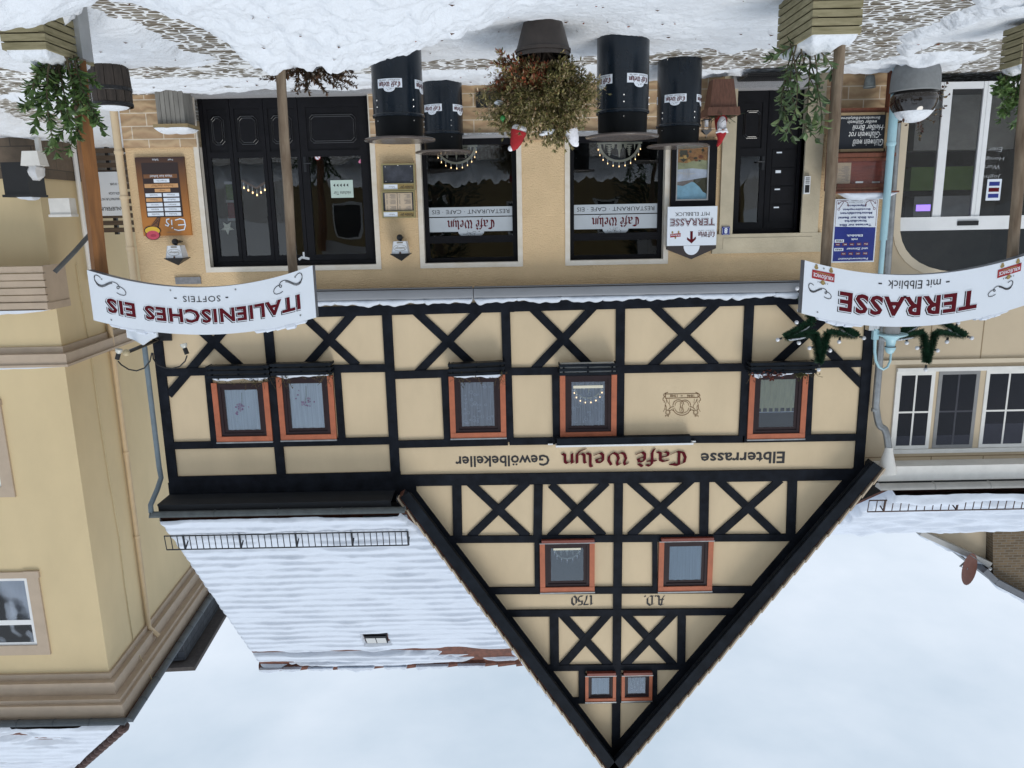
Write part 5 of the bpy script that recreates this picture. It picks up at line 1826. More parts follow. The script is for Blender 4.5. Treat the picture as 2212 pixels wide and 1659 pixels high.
# terrace sign
s2 = thing('archway_sign', 'curved white sign reading TERRASSE on two wooden posts', 'sign', (P(1980, 600, YS).x, YS, 0), 'curved signs over the terrace entrances')
pan, F, mf, zt, x0, x1 = banner(s2, (2230, 547), (1975, 594), (1738, 562), (2224, 656), (1945, 706), (1732, 677))
L, H = x1 - x0, zt((x0 + x1) / 2) - F(.5, 0)[1]
mb = MB()
fancy(mb, 'TERRASSE', .532, .60, .61, .38, mf, L, H, (1, 0, 2))
mb.build('title_lettering', [M_WHITE, M_INK, M_RED], pan)
mb = MB()
text(mb, 'mit Elbblick', .512, .185, .232, .16, YS - .003, 1, .0, mapf=mf, shear=0)
for u in (.365, .662):
    rect2(mb, u - .008, u + .008, .165, .19, YS - .003, 1, mf)
mb.build('subtitle_lettering', [M_WHITE, M_INK], pan)
mb = MB()
scroll(mb, F, .925, .50, .105, .22, 1, 1)
mb.build('scroll_ornament', [M_WHITE, M_INK], pan)
mb = MB()
scroll(mb, F, .13, .52, .105, .22, -1, 1)
mb.build('scroll_ornament', [M_WHITE, M_INK], pan)
for u in (.915, .10):
    mb = MB()
    v0 = .20
    mb.add([mf(u - .05, v0 - .085, YS - .003), mf(u + .05, v0 - .07, YS - .003), mf(u + .05, v0 + .09, YS - .003), mf(u - .05, v0 + .075, YS - .003)], [(0, 1, 2, 3)], 4)
    text(mb, 'KRUŠOVICE', u, v0 + .02, .088, .085, YS - .004, 0, .02, mapf=mf)
    rect2(mb, u - .03, u + .03, v0 - .05, v0 - .035, YS - .004, 5, mf)
    for s_ in (-1, 1):
        disc2(mb, u + s_ * .033, v0 - .125, .009, .035, YS - .003, 5, 10, mapf=mf)
        disc2(mb, u + s_ * .033, v0 - .165, .006, .022, YS - .0035, 5, 8, mapf=mf)
    disc2(mb, u, v0 + .125, .010, .045, YS - .003, 5, 10, mapf=mf)
    text(mb, '15  81', u, v0 + .13, .045, .03, YS - .0035, 1, .0, mapf=mf)
    mb.build('brewery_emblem', [M_WHITE, M_INK, M_RED, M_ZINC, M_LOGORED, M_GOLDP], pan)
mb = MB()
for u, v in ((.915, .06), (.06, .12), (.93, .9)):
    disc2(mb, u, v, .004, .004 * L / H, YS - .003, 3, 10, mapf=mf)
mb.build('sign_screws', [M_WHITE, M_INK, M_RED, M_ZINC, M_LOGORED, M_GOLDP], pan)
snowtop(s2, zt, [(F(.08, 0)[0], F(.22, 0)[0]), (F(.72, 0)[0], F(.92, 0)[0])], 13)
a, b = P(1813, 100, Ym), P(1783, 575, Ym)
woodpost(s2, a.x, -.1, b.x, 2.62, .050, Ym, M_WOODP)
a, b = P(2212, 150, Ym), P(2188, 560, Ym)
woodpost(s2, a.x, -.1, b.x, 2.60, .050, Ym, M_WOODP)

# ------------------------------------------------------------------ timber planter boxes and their shrubs
def planter(label, x0, x1, y0, y1, ztop, rows, group='slatted timber planter boxes', notch=1):
    t = thing('planter_box', label, 'planter', ((x0 + x1) / 2, (y0 + y1) / 2, 0), group)
    h = .068
    for i in range(rows):
        z1 = ztop - i * h
        z0 = z1 - h + .012
        e = .045 * ((i + notch) % 2)
        mb = MB()
        mb.box(x0 - e * 0, x1, y0, y0 + .045, z0, z1)
        mb.box(x0, x1, y1 - .045, y1, z0, z1)
        mb.box(x0, x0 + .045, y0 + .046, y1 - .046, z0 + .003, z1 + .002)
        mb.box(x1 - .045, x1, y0 + .046, y1 - .046, z0 + .003, z1 + .002)
        # interlocked ends, end grain showing at every other course
        if i % 2 == notch % 2:
            for xx in (x0, x1 - .045):
                mb.box(xx - .001, xx + .046, y0 - .004, y0 + .01, z0 - .011, z0 + .001, 1)
        mb.build('slat_course', [M_PINE, mat('dark_end_grain', (.065, .05, .022), .8, .3, 20)], t)
    sn = MB()
    rr = random.Random(int(abs(x0 * 100)))
    def hgt(u, v):
        e = min(u, 1 - u, v, 1 - v)
        lump = math.sin(u * 7 + 1) * math.sin(v * 6 + 2) * .022 + math.sin(u * 15 + v * 11) * .012 + math.sin(u * 31 - v * 23) * .006
        return ztop + (-.02 if e < .02 else .015 + min(1, e * 9) * (.045 + lump))
    sn.grid(lambda u, v: (x0 + .01 + (x1 - x0 - .02) * u, y0 + .01 + (y1 - y0 - .02) * v, hgt(u, v)), 22, 30)
    sn.build('snow_fill', M_SNOW, t, smooth=True, ang=3)
    return t
p1 = planter('slatted timber planter box half buried in snow, beside the square brown post', P(104, 110, 7.0).x, P(8, 110, 7.0).x, 6.98, 7.75, .50, 7)
p2 = planter('slatted timber planter box beside the post carrying the TERRASSE sign, snow filling its top', P(1858, 77, 7.0).x, P(1751, 78, 7.0).x, 6.98, 7.86, .50, 8)
p3 = planter('timber planter box cut off by the left picture edge, with red hoops above it', P(2310, 110, 8.6).x, P(2200, 110, 8.6).x, 8.55, 8.9, .50, 6)

def leafmats(cols, tag_):
    return [mat('%s_leaf_%d' % (tag_, i), c, .5, .25, 25) for i, c in enumerate(cols)]
def leaf(mb, p, d, n, L, Wd, m, fold=.25, curl=.15):
    """one leaf: two folded halves from base p along d"""
    d = d.normalized()
    s_ = d.cross(n)
    if s_.length < 1e-4:
        s_ = d.cross(Vector((1, .3, .2)))
    s_ = s_.normalized()
    up = s_.cross(d).normalized()
    a, b, c = p, p + d * L * .5 + up * curl * L * .35, p + d * L - up * curl * L * .15
    q1 = p + d * L * .22 + s_ * Wd * .36 + up * fold * Wd
    q2 = p + d * L * .60 + s_ * Wd * .5 + up * (fold * Wd + curl * L * .3)
    r1 = p + d * L * .22 - s_ * Wd * .36 + up * fold * Wd
    r2 = p + d * L * .60 - s_ * Wd * .5 + up * (fold * Wd + curl * L * .3)
    mb.add([a, q1, q2, c, b, r2, r1], [(0, 4, 2, 1), (4, 3, 2), (0, 6, 5, 4), (4, 5, 3)], m)
def shrub(name, label, base, targets, cols, tagname, lf=(.09, .035), step=.045, seed=1, leaf_ang=.8, group=None, branch=0, stem_r=.007, droop=.15, snow=0):
    """stems running from the base to targets, leaves set along them"""
    rr = random.Random(seed)
    t = thing(name, label, 'shrub', base, group)
    sm, lm = MB(), MB()
    nm = len(cols)
    def run(a, b, r, lvl):
        a, b = Vector(a), Vector(b)
        bow = Vector((rr.uniform(-1, 1), rr.uniform(-1, 1), rr.uniform(.1, .8))) * (b - a).length * .14
        pts = [a.lerp(b, u) + bow * (4 * u * (1 - u)) for u in [i / 7 for i in range(8)]]
        sm.tube(pts, [r * (1 - .7 * i / 7) + .0012 for i in range(8)], 5)
        Lg = (b - a).length
        n = max(3, int(Lg / step))
        for i in range(n + 1):
            u = .18 + .82 * i / n if lvl == 0 else .1 + .9 * i / n
            k = min(6, int(u * 7))
            p = pts[k].lerp(pts[k + 1], u * 7 - k)
            tg = (pts[k + 1] - pts[k]).normalized()
            ph = i * 2.4 + rr.random()
            e1 = tg.cross(Vector((.3, .8, .1))).normalized()
            e2 = tg.cross(e1)
            for s_ in (0, math.pi):
                sd = e1 * math.cos(ph + s_) + e2 * math.sin(ph + s_)
                d = (tg * rr.uniform(.35, .9) + sd * leaf_ang * rr.uniform(.7, 1.2) - Vector((0, 0, droop * rr.random())))
                sc = rr.uniform(.7, 1.15) * (1.0 if u < .9 else .75)
                leaf(lm, p, d, tg + Vector((0, 0, .3)), lf[0] * sc, lf[1] * sc, rr.randrange(nm))
        for s_ in range(4):
            d = tg + Vector((rr.uniform(-.6, .6), rr.uniform(-.6, .6), rr.uniform(-.2, .5)))
            leaf(lm, pts[-1], d, Vector((0, 0, 1)), lf[0] * .8, lf[1] * .8, rr.randrange(nm))
        if lvl < branch:
            for _ in range(3):
                u = rr.uniform(.35, .85)
                k = int(u * 7)
                p = pts[k]
                d = (b - a) * rr.uniform(.25, .45) + Vector((rr.uniform(-1, 1), rr.uniform(-1, 1), rr.uniform(-.2, .6))) * Lg * .22
                run(p, p + d, r * .55, lvl + 1)
    for a, b in targets:
        run(a, b, stem_r, 0)
    sm.build('stem', mat('%s_stem' % tagname, (.07, .055, .03), .8, .3, 14), t)
    lm.build('leaves', leafmats(cols, tagname), t)
    return t
GREEN = [(.075, .14, .035), (.095, .175, .045), (.05, .095, .03), (.13, .20, .065)]
DKGREEN = [(.075, .125, .045), (.10, .16, .06), (.055, .09, .035)]
def tg(pts, bx, by, y, z, rr):
    return [((bx + rr.uniform(-.1, .1), by + rr.uniform(-.1, .1), z), tuple(P(x, yy, y + rr.uniform(-.22, .22)))) for x, yy in pts]
rr = random.Random(11)
bx = P(135, 120, 7.35).x
shrub('evergreen_shrub', 'bushy green laurel shrub growing in the half buried planter', (bx, 7.35, .48), tg([(52, 228), (75, 275), (105, 318), (122, 328), (150, 320), (60, 190), (85, 150), (215, 262), (222, 280), (200, 235), (165, 290), (110, 262), (135, 235), (70, 215), (205, 175), (95, 200), (150, 260)], bx, 7.35, 7.35, .48, rr), GREEN, 'laurel', (.11, .054), .042, 5, branch=0, stem_r=.009)
bx = P(1728, 100, 7.45).x
shrub('evergreen_shrub', 'leggy green shrub with long willowy leaves in the planter beside the TERRASSE post', (bx, 7.45, .48), tg([(1680, 270), (1697, 285), (1712, 292), (1740, 285), (1762, 298), (1755, 262), (1690, 240), (1775, 270), (1672, 118), (1795, 160), (1665, 122), (1690, 200), (1780, 215)], bx, 7.45, 7.45, .48, rr), DKGREEN + [(.12, .17, .06)], 'spindle', (.125, .05), .085, 8, leaf_ang=1.0, branch=0)
bx = P(2230, 130, 8.9).x
shrub('evergreen_shrub', 'fresh green shrub cut off by the left picture edge, beside red hoops', (bx, 8.9, .48), tg([(2165, 240), (2170, 195), (2185, 215), (2190, 160), (2200, 250), (2160, 175), (2205, 200)], bx, 8.9, 8.9, .48, rr), GREEN, 'laurel', (.10, .045), .055, 15, branch=1)
bx = P(660, 140, 7.75).x
shrub('dry_shrub', 'dry red-brown shrub pushing out of the snow heap behind the round post', (bx, 7.75, .42), [((bx + rr.uniform(-.25, .25), 7.75, .38), tuple(P(x, y, 7.8 + rr.uniform(-.15, .15)))) for x, y in [(580, 142), (592, 160), (610, 172), (640, 180), (660, 190), (690, 178), (720, 182), (735, 172), (758, 150), (765, 165), (700, 165), (670, 165), (630, 160), (600, 150), (745, 135), (720, 150), (650, 145)]], [(.06, .028, .014), (.085, .04, .02), (.045, .03, .012), (.10, .055, .025)], 'barberry', (.050, .020), .015, 21, branch=1, stem_r=.004)

# ------------------------------------------------------------------ drum tables
M_DRUM = mat('navy_black_drum', (.006, .011, .018), .26, .25, 3, spec=.35, coat=.1)
M_TOP = mat('brown_table_top', (.085, .068, .06), .22, .2, 4)
RD = .285
def drum_table(x, y, zt, rot, label):
    t = thing('drum_table', label, 'table', (x, y, zt - 1.12), 'drum tables with round tops')
    z = zt - 1.12
    m_ = MB()
    m_.lathe([(RD, -.12), (RD, .835), (RD + .008, .842), (RD + .010, .855), (RD + .008, .868), (RD - .01, .872)], (x, y, z), 48)
    m_.build('drum', M_DRUM, t, smooth=True)
    m_ = MB()
    m_.lathe([(RD - .012, .85), (RD - .016, 1.098)], (x, y, z), 48)
    m_.build('neck', mat('matt_black_neck', (.005, .006, .007), .5, .3, 6, spec=.15), t, smooth=True)
    m_ = MB()
    m_.lathe([(.390, 1.094), (.405, 1.100), (.408, 1.110), (.402, 1.120), (.30, 1.121), (.012, 1.121)], (x, y, z), 64)
    m_.build('table_top', M_TOP, t, smooth=True, ang=1.2)
    for k in range(4):
        a0 = k * math.pi / 2
        def cyl(s_, h, out):
            a = a0 + s_ / RD
            r = RD + .0025 - out
            return (x + r * math.sin(a), y - r * math.cos(a), z + h)
        st = MB()
        z0 = .485
        W2, H2 = .145, .095
        N = 10
        for i in range(N):
            u0, u1 = -W2 + 2 * W2 * i / N, -W2 + 2 * W2 * (i + 1) / N
            st.add([cyl(u0, z0, 0), cyl(u1, z0, 0), cyl(u1, z0 + H2, 0), cyl(u0, z0 + H2, 0)], [(0, 1, 2, 3)], 0)
        for i in range(N):
            u0, u1 = -.07 + .14 * i / N, -.07 + .14 * (i + 1) / N
            h0, h1 = [.045 * math.sqrt(max(0, 1 - (u / .07) ** 2)) for u in (u0, u1)]
            st.add([cyl(u0, z0 + H2, 0), cyl(u1, z0 + H2, 0), cyl(u1, z0 + H2 + h1, 0), cyl(u0, z0 + H2 + h0, 0)], [(0, 1, 2, 3)], 0)
        tmp = MB()
        text(tmp, 'RESTAURANT · CAFE · EIS', 0, z0 + .083 - .067, .235, .014, 0, 1)
        blackletter(tmp, "Cafe' Welyn", -.125, z0 + .036, .25, .036, 0, 2, .26)
        blackletter(tmp, "Cafe' Welyn", -.1225, z0 + .034, .25, .036, .0007, 1, .20)
        for _ in range(16):
            p_ = (random.gauss(0, .022), z0 + .108 + random.gauss(0, .010))
            line2(tmp, [p_, (p_[0] + random.uniform(-.008, .008), p_[1] + random.uniform(-.006, .008))], .0025, 0, 1)
        st.add([cyl(v[0], v[2], -.0015 + v[1]) for v in tmp.v], tmp.f, 0)
        st.m[-len(tmp.f):] = tmp.m
        st.build('sticker', [M_WHITE, M_INK, M_RED], t)
    rv = MB()
    for k in range(4):
        a = k * math.pi / 2 + .62
        for h in (.70, .77, .92):
            rv.ball((x + (RD + .002) * math.sin(a), y - (RD + .002) * math.cos(a), z + h), .009 if h < .9 else .006, n=8, k=5)
    for h in (.06,):
        rv.ball((x + (RD + .002) * math.sin(.4), y - (RD + .002) * math.cos(.4), z + h), .006, n=8, k=5)
    rv.build('rivet', M_SILVER, t)
    t.rotation_euler = (0, 0, rot)
    return t
tabs = [(864, 305, 9.25, 11, 'drum table in front to the right of the potted bush, base deep in snow'),
        (959, 331, 11.5, 26, 'drum table standing further back to the right of the bush, before the shop window'),
        (1344, 298, 9.0, -30, 'drum table in front to the left of the potted bush, two stickers showing'),
        (1464, 318, 10.7, 22, 'drum table standing back beside the square terracotta planter')]
first = None
for px_, py_, Y, rot, lab in tabs:
    p = P(px_, py_, Y)
    if first is None:
        first = drum_table(p.x, Y, p.z, R(rot), lab)
    else:
        c_ = dup(first, (p.x, Y, p.z - 1.12), lab)
        c_.rotation_euler = (0, 0, R(rot))

# ------------------------------------------------------------------ the big pot with its bush
px0 = P(1173, 100, 8.3).x
pot = MB()
zr = P(1173, 115, 8.3).z
pot.lathe([(.16, -.05), (.19, .05), (.225, .17), (.262, .30), (.272, .40), (.262, zr - .06), (.268, zr - .035), (.280, zr - .03), (.280, zr), (.25, zr), (.24, zr - .04), (.05, zr - .05)], (px0, 8.3, 0), 40)
tag(pot.build('flower_pot', mat('dark_brown_ceramic', (.030, .022, .018), .45, .3, 8, .15, 40, dist=.004), None, smooth=True), 'big dark brown bulging pot standing in the snow, holding the large bush', 'flower pot')
bt = thing('potted_bush', 'large olive and rust coloured bush in the dark brown pot', 'shrub', (px0, 8.3, zr - .03))
bc = P(1166, 206, 8.35)
RXB, RZB = .545, .47
sm, lm = MB(), MB()
rr = random.Random(5)
cols = [(.20, .18, .065), (.27, .23, .09), (.33, .26, .13), (.12, .125, .042), (.42, .32, .20), (.30, .08, .036), (.22, .11, .05)]
for s_ in range(84):
    th, ph = rr.uniform(0, 2 * math.pi), math.acos(rr.uniform(-.75, 1))
    e = Vector((math.sin(ph) * math.cos(th) * RXB, math.sin(ph) * math.sin(th) * .45, math.cos(ph) * RZB)) * rr.uniform(.82, 1.06)
    e = bc + e
    a = Vector((px0 + rr.uniform(-.06, .06), 8.3 + rr.uniform(-.06, .06), zr - .04))
    mid = a.lerp(e, .45) + Vector((0, 0, .10)) + Vector((rr.uniform(-.05, .05), rr.uniform(-.05, .05), 0))
    pts = [a, a.lerp(mid, .6) + Vector((0, 0, .02)), mid, mid.lerp(e, .5) + Vector((0, 0, .03)), e]
    sm.tube(pts, [.010, .008, .006, .004, .002], 5)
    for i in range(46):
        u = rr.uniform(.36, 1.02) if rr.random() < .8 else rr.uniform(.8, 1.05)
        k = min(3, int(u * 4))
        p = pts[k].lerp(pts[k + 1], u * 4 - k) + Vector((rr.gauss(0, .06), rr.gauss(0, .05), rr.gauss(0, .045)))
        d0 = (p - bc)
        d0 = Vector((d0.x, d0.y, d0.z + .12)).normalized()
        lowl = p.z < bc.z - .05 and p.x > bc.x - .05
        for j in range(7):
            d = d0 + Vector((rr.gauss(0, .55), rr.gauss(0, .55), rr.gauss(0, .55)))
            ci = rr.choice((5, 5, 6, 1)) if (lowl and rr.random() < .65) else rr.choice((0, 0, 1, 1, 2, 3, 3, 4, 6 if rr.random() < .3 else 1))
            leaf(lm, p + d.normalized() * .006, d, Vector((0, 0, 1)), rr.uniform(.034, .058), rr.uniform(.012, .019), ci, .2, .1)
sm.build('branches', mat('bush_bark', (.085, .06, .042), .85, .3, 14), bt)
lm.build('leaves', leafmats(cols, 'bush'), bt)
sc = MB()
for p_, rx in (((1182, 286), .06), ((1078, 222), .05), ((1190, 282), .045), ((1172, 290), .035)):
    c = P(*p_, 8.25)
    sc.ball(c, rx, .06, rx * .45, 14, 7)
sc.build('snow_clump', M_SNOW, bt, smooth=True)
# hats pulled over the bush
M_FELT = mat('red_felt', (.30, .012, .016), .95, .2, 30)
M_FUR = mat('white_fur', (.72, .72, .76), .95, .08, 40, .6, 60, dist=.01)
def hat(name, label, base, tip, r, mt, fur, pom):
    t = thing(name, label, 'hat', base)
    base, tip = Vector(base), Vector(tip)
    mb = MB()
    k = 10
    pts, rs = [], []
    for i in range(k + 1):
        u = i / k
        pts.append(base.lerp(tip, u) + Vector((0, 0, math.sin(u * math.pi) * .045)))
        rs.append(r * (1 - u) ** .8 * (1 + .05 * math.sin(i * 2.3)) + .014)
    mb.tube(pts, rs, 14)
    mb.build('crown', mt, t, smooth=True)
    if fur:
        mb = MB()
        d = (pts[1] - pts[0]).normalized()
        mb.tube([base - d * .05, base - d * .03, base, base + d * .02], [r * .9, r * 1.12, r * 1.13, r * .95], 16)
        mb.build('brim', M_FUR, t, smooth=True)
    if pom:
        mb = MB()
        mb.ball(tip, .028)
        mb.build('bobble', M_FUR, t, smooth=True)
    return t
a, b = P(1121, 283, 8.2), P(1103, 321, 8.2)
hat('santa_hat', 'red Santa hat with white brim and bobble pulled over the bush top', a, b, .068, M_FELT, True, True)
a, b = P(1233, 280, 8.25), P(1250, 312, 8.25)
hat('pointed_cap', 'white pointed cap on the bush at its left shoulder', a, b, .058, M_FUR, False, False)
bau = MB()
p = P(1086, 255, 8.15)
bau.ball(p, .028)
bau.lathe([(.008, 0), (.008, .012)], (p.x, p.y, p.z + .027), 8)
tag(bau.build('bauble', mat('green_bauble', (.02, .16, .035), .25, .2, 5), None, smooth=True), 'small green bauble hanging at the side of the big bush', 'bauble')

# ------------------------------------------------------------------ other tubs
wb = thing('wooden_barrel', 'dark oak half barrel with iron hoops behind the square brown post', 'barrel', (P(232, 140, 9.8).x, 9.8, 0))
x, y = P(232, 140, 9.8).x, 9.8
zt_ = P(232, 232, 9.8).z
for i in range(14):
    a0, a1 = 2 * math.pi * i / 14, 2 * math.pi * (i + .94) / 14
    mb = MB()
    prof = [(.205, 0), (.225, zt_ * .3), (.235, zt_ * .6), (.228, zt_)]
    vs = []
    for r, z in prof:
        for a in (a0, (a0 + a1) / 2, a1):
            vs.append((x + r * math.cos(a), y + r * math.sin(a), z))
    for r, z in ((.20, zt_),):
        for a in (a0, (a0 + a1) / 2, a1):
            vs.append((x + r * math.cos(a), y + r * math.sin(a), z))
    mb.add(vs, [(j * 3 + k, j * 3 + k + 1, (j + 1) * 3 + k + 1, (j + 1) * 3 + k) for j in range(4) for k in range(2)])
    mb.build('stave', mat('dark_oak', (.035, .026, .02), .8, .5, 6, .4, 30, stretch=(4, 4, .6), dist=.006), wb)
mb = MB()
for z, r in ((zt_ * .62, .237), (zt_ - .045, .233)):
    mb.lathe([(r, 0), (r + .004, .005), (r + .004, .04), (r, .045)], (x, y, z), 32)
mb.lathe([(.225, zt_ - .02), (.0, zt_ - .02)], (x, y, 0), 24, cap=False)
mb.lathe([(.19, 0), (.20, zt_ - .06)], (x, y, 0), 20)
mb.build('iron_hoop', M_BLACK, wb)
mb = MB()
mb.ball((x, y, zt_ - .02), .20, .20, .06, 18, 7)
mb.build('snow_cover', M_SNOW, wb, smooth=True)

gp = thing('wall_planter', 'square grey weathered wooden planter with snowy rim against the wall', 'planter', (P(362, 205, 11.65).x, 11.65, 0))
xa, xb_ = P(395, 215, 11.5).x, P(335, 215, 11.5).x
z1 = P(365, 268, 11.5).z
mb = MB()
n = 6
for i in range(n):
    mb.box(xa + (xb_ - xa) * i / n + .003, xa + (xb_ - xa) * (i + 1) / n - .003, 11.50, 11.52, .02, z1)
mb.box(xa + .004, xb_ - .004, 11.522, 11.86, .02, z1 - .01)
mb.build('box', M_WOODG, gp)
mb = MB()
for a, b, c, d in ((xa - .05, xb_ + .05, 11.45, 11.53), (xa - .05, xb_ + .05, 11.84, 11.90), (xa - .05, xa + .03, 11.532, 11.838), (xb_ - .03, xb_ + .05, 11.532, 11.838)):
    mb.box(a, b, c, d, z1 + .002, z1 + .055)
mb.build('rim', mat('light_pine_rim', (.27, .20, .10), .7, .2, 6, stretch=(1, 1, 4)), gp)
mb = MB()
snow_ridge(mb, (xa - .05, 11.66, z1 + .05), (xb_ + .05, 11.66, z1 + .05), .42, .06, 2, 20)
mb.build('snow_cover', M_SNOW, gp, smooth=True)

tp = MB()
xa, xb_ = P(1584, 172, 11.55).x, P(1540, 172, 11.55).x
xc, xd = P(1588, 235, 11.55).x, P(1531, 235, 11.55).x
z0, z1, z2 = .12, P(1560, 233, 11.55).z, P(1560, 250, 11.55).z
def frus(mb, x0, x1, X0, X1, yc, d0, d1, z0, z1, m=0):
    v = [(x0, yc - d0, z0), (x1, yc - d0, z0), (x1, yc + d0, z0), (x0, yc + d0, z0), (X0, yc - d1, z1), (X1, yc - d1, z1), (X1, yc + d1, z1), (X0, yc + d1, z1)]
    mb.add(v, [(3, 2, 1, 0), (4, 5, 6, 7), (0, 1, 5, 4), (1, 2, 6, 5), (2, 3, 7, 6), (3, 0, 4, 7)], m)
frus(tp, xa, xb_, xc, xd, 11.65, .13, .19, z0, z1)
frus(tp, xc - .03, xd + .03, xc - .045, xd + .045, 11.65, .215, .23, z1 + .001, z2)
tpl = tag(tp.build('square_planter', mat('brown_terracotta', (.135, .062, .042), .7, .35, 9, .3, 30, stretch=(5, 5, .7), dist=.004), None), 'tall tapered square planter of brown terracotta holding a gnome', 'planter')
zp = z2
fir = MB()
rr = random.Random(9)
for i in range(36):
    a = Vector(((xc + xd) / 2 + rr.uniform(-.17, .17), 11.62 + rr.uniform(-.14, .05), zp))
    b = a + Vector((rr.uniform(-.20, .20), rr.uniform(-.16, .02), rr.uniform(-.03, .12)))
    fir.tube([a, b], .003, 4)
    for j in range(16):
        p = a.lerp(b, j / 16)
        d = Vector((rr.uniform(-1, 1), rr.uniform(-1, 1), rr.uniform(-.4, .8)))
        leaf(fir, p, d, Vector((0, 0, 1)), .03, .006, 0)
tag(fir.build('fir_twigs', mat('fir_green', (.022, .045, .018), .8, .3, 20), None), 'dark green fir twigs laid round the rim of the square planter', 'twigs')
gx_ = P(1558, 270, 11.55).x
gn = thing('garden_gnome', 'white bearded garden gnome with a tall red pointed hat in the square planter', 'gnome', (gx_, 11.55, zp))
hz = P(1558, 283, 11.5).z
mb = MB()
mb.lathe([(.085, -.04), (.09, .05), (.07, hz - zp - .03)], (gx_, 11.58, zp), 18)
mb.build('body', M_FELT, gn, smooth=True)
mb = MB()
mb.lathe([(.008, -.02), (.05, .03), (.066, .10), (.06, hz - zp)], (gx_, 11.53, zp + .0), 16)
for s_ in (-1, 1):
    mb.tube([(gx_ + s_ * .01, 11.465, hz - .01), (gx_ + s_ * .05, 11.46, hz - .03), (gx_ + s_ * .075, 11.49, hz + .015)], [.016, .015, .005], 8)
mb.build('beard', M_FUR, gn, smooth=True)
mb = MB()
mb.ball((gx_, 11.455, hz - .005), .018)
mb.build('nose', mat('gnome_skin', (.5, .26, .2), .5), gn, smooth=True)
mb = MB()
tz = P(1552, 317, 11.55)
mb.tube([(gx_, 11.54, hz - .01), (gx_, 11.54, hz + .04), (gx_ + .005, 11.54, (hz * .55 + tz.z * .45)), (gx_ + .02, 11.54, hz * .25 + tz.z * .75), (gx_ + .045, 11.54, tz.z - .01), (tz.x + .01, 11.54, tz.z)], [.075, .072, .047, .03, .018, .008], 16)
mb.build('hat', M_FELT, gn, smooth=True)
mb = MB()
mb.tube([(gx_ - .085, 11.50, hz + .02), (gx_ - .04, 11.465, hz - .0), (gx_, 11.455, hz + .012), (gx_ + .04, 11.465, hz - .0), (gx_ + .085, 11.50, hz + .02)], [.012, .02, .022, .02, .012], 8)
mb.build('hat_brim', M_FUR, gn, smooth=True)
# little lantern hung on the stick beside the gnome
p = P(1526, 276, 11.5)
ln = thing('small_lantern', 'small black candle lantern hanging beside the gnome', 'lantern', (p.x, 11.5, P(1526, 258, 11.5).z))
z0, z1 = P(1526, 260, 11.5).z, P(1526, 281, 11.5).z
mb = MB()
for sx in (-1, 1):
    for sy in (-1, 1):
        mb.box(p.x + sx * .05 - .006, p.x + sx * .05 + .006, 11.5 + sy * .05 - .006, 11.5 + sy * .05 + .006, z0, z1)
mb.box(p.x - .06, p.x + .06, 11.44, 11.56, z0 - .012, z0 - .001)
frus(mb, p.x - .07, p.x + .07, p.x - .02, p.x + .02, 11.5, .07, .02, z1 + .001, z1 + .06)
mb.tube([(p.x, 11.5, z1 + .06), (p.x, 11.5, z1 + .085), (p.x + .012, 11.5, z1 + .10), (p.x, 11.5, z1 + .115)], .005, 6)
mb.build('cage', M_STEEL, ln)
mb = MB()
mb.lathe([(.026, 0), (.026, .09)], (p.x, 11.5, z0), 12)
mb.build('candle', M_FUR, ln)

# grey stone pot with a glossy bowl in it
x = P(1980, 150, 11.2).x
zt_ = P(1980, 197, 11.2).z
sp_ = MB()
sp_.lathe([(.20, -.02), (.27, .03), (.305, .13), (.315, .25), (.318, zt_), (.30, zt_ + .012), (.285, zt_), (.1, zt_ - .02)], (x, 11.2, 0), 40)
tag(sp_.build('stone_pot', mat('grey_concrete', (.20, .21, .215), .85, .12, 14, .25, 60, dist=.004), None, smooth=True), 'rounded grey concrete pot against the corner of the beige house', 'flower pot')
bw = thing('glazed_bowl', 'glossy dark brown glazed bowl heaped with snow on the grey concrete pot', 'bowl', (x, 11.2, zt_))
zb1, zs1 = P(1980, 240, 11.2).z, P(1980, 265, 11.2).z
mb = MB()
hh = zb1 - zt_
mb.lathe([(.26, .0), (.30, hh * .25), (.305, hh * .5), (.285, hh * .8), (.25, hh), (.22, hh), (.1, hh - .03)], (x, 11.2, zt_ + .012), 40)
mb.build('bowl', mat('brown_glaze', (.016, .012, .011), .06, .3, 5, coat=.8), bw, smooth=True)
mb = MB()
mb.grid(lambda u, v: (x + math.cos(u * 6.2832) * .262 * (1 - v) * (1 + .04 * math.sin(u * 25)), 11.2 + math.sin(u * 6.2832) * .262 * (1 - v), zb1 - .035 * max(0, 1 - v * 5) * (1 + .7 * math.sin(u * 19)) + (zs1 - zb1) * (1 - (1 - v) ** 2.4)), 40, 8)
mb.build('snow_heap', M_SNOW, bw, smooth=True, ang=3)
rr = random.Random(31)
shrub('trailing_plant', 'withered rust and yellow trailing plant hanging round the glazed bowl', (x, 11.25, zb1), [((x - .1, 11.3, zb1 - .03), tuple(P(a, b, 11.2 + rr.uniform(-.2, .2)))) for a, b in ((2010, 232), (2022, 215), (2035, 190), (2045, 182), (2030, 250), (1990, 285), (1987, 300), (1960, 268), (1945, 262), (2048, 205), (2015, 262), (2040, 230))], [(.10, .045, .02), (.16, .10, .03), (.07, .02, .015), (.05, .04, .02)], 'ivy', (.05, .03), .06, 44, branch=0, stem_r=.003)
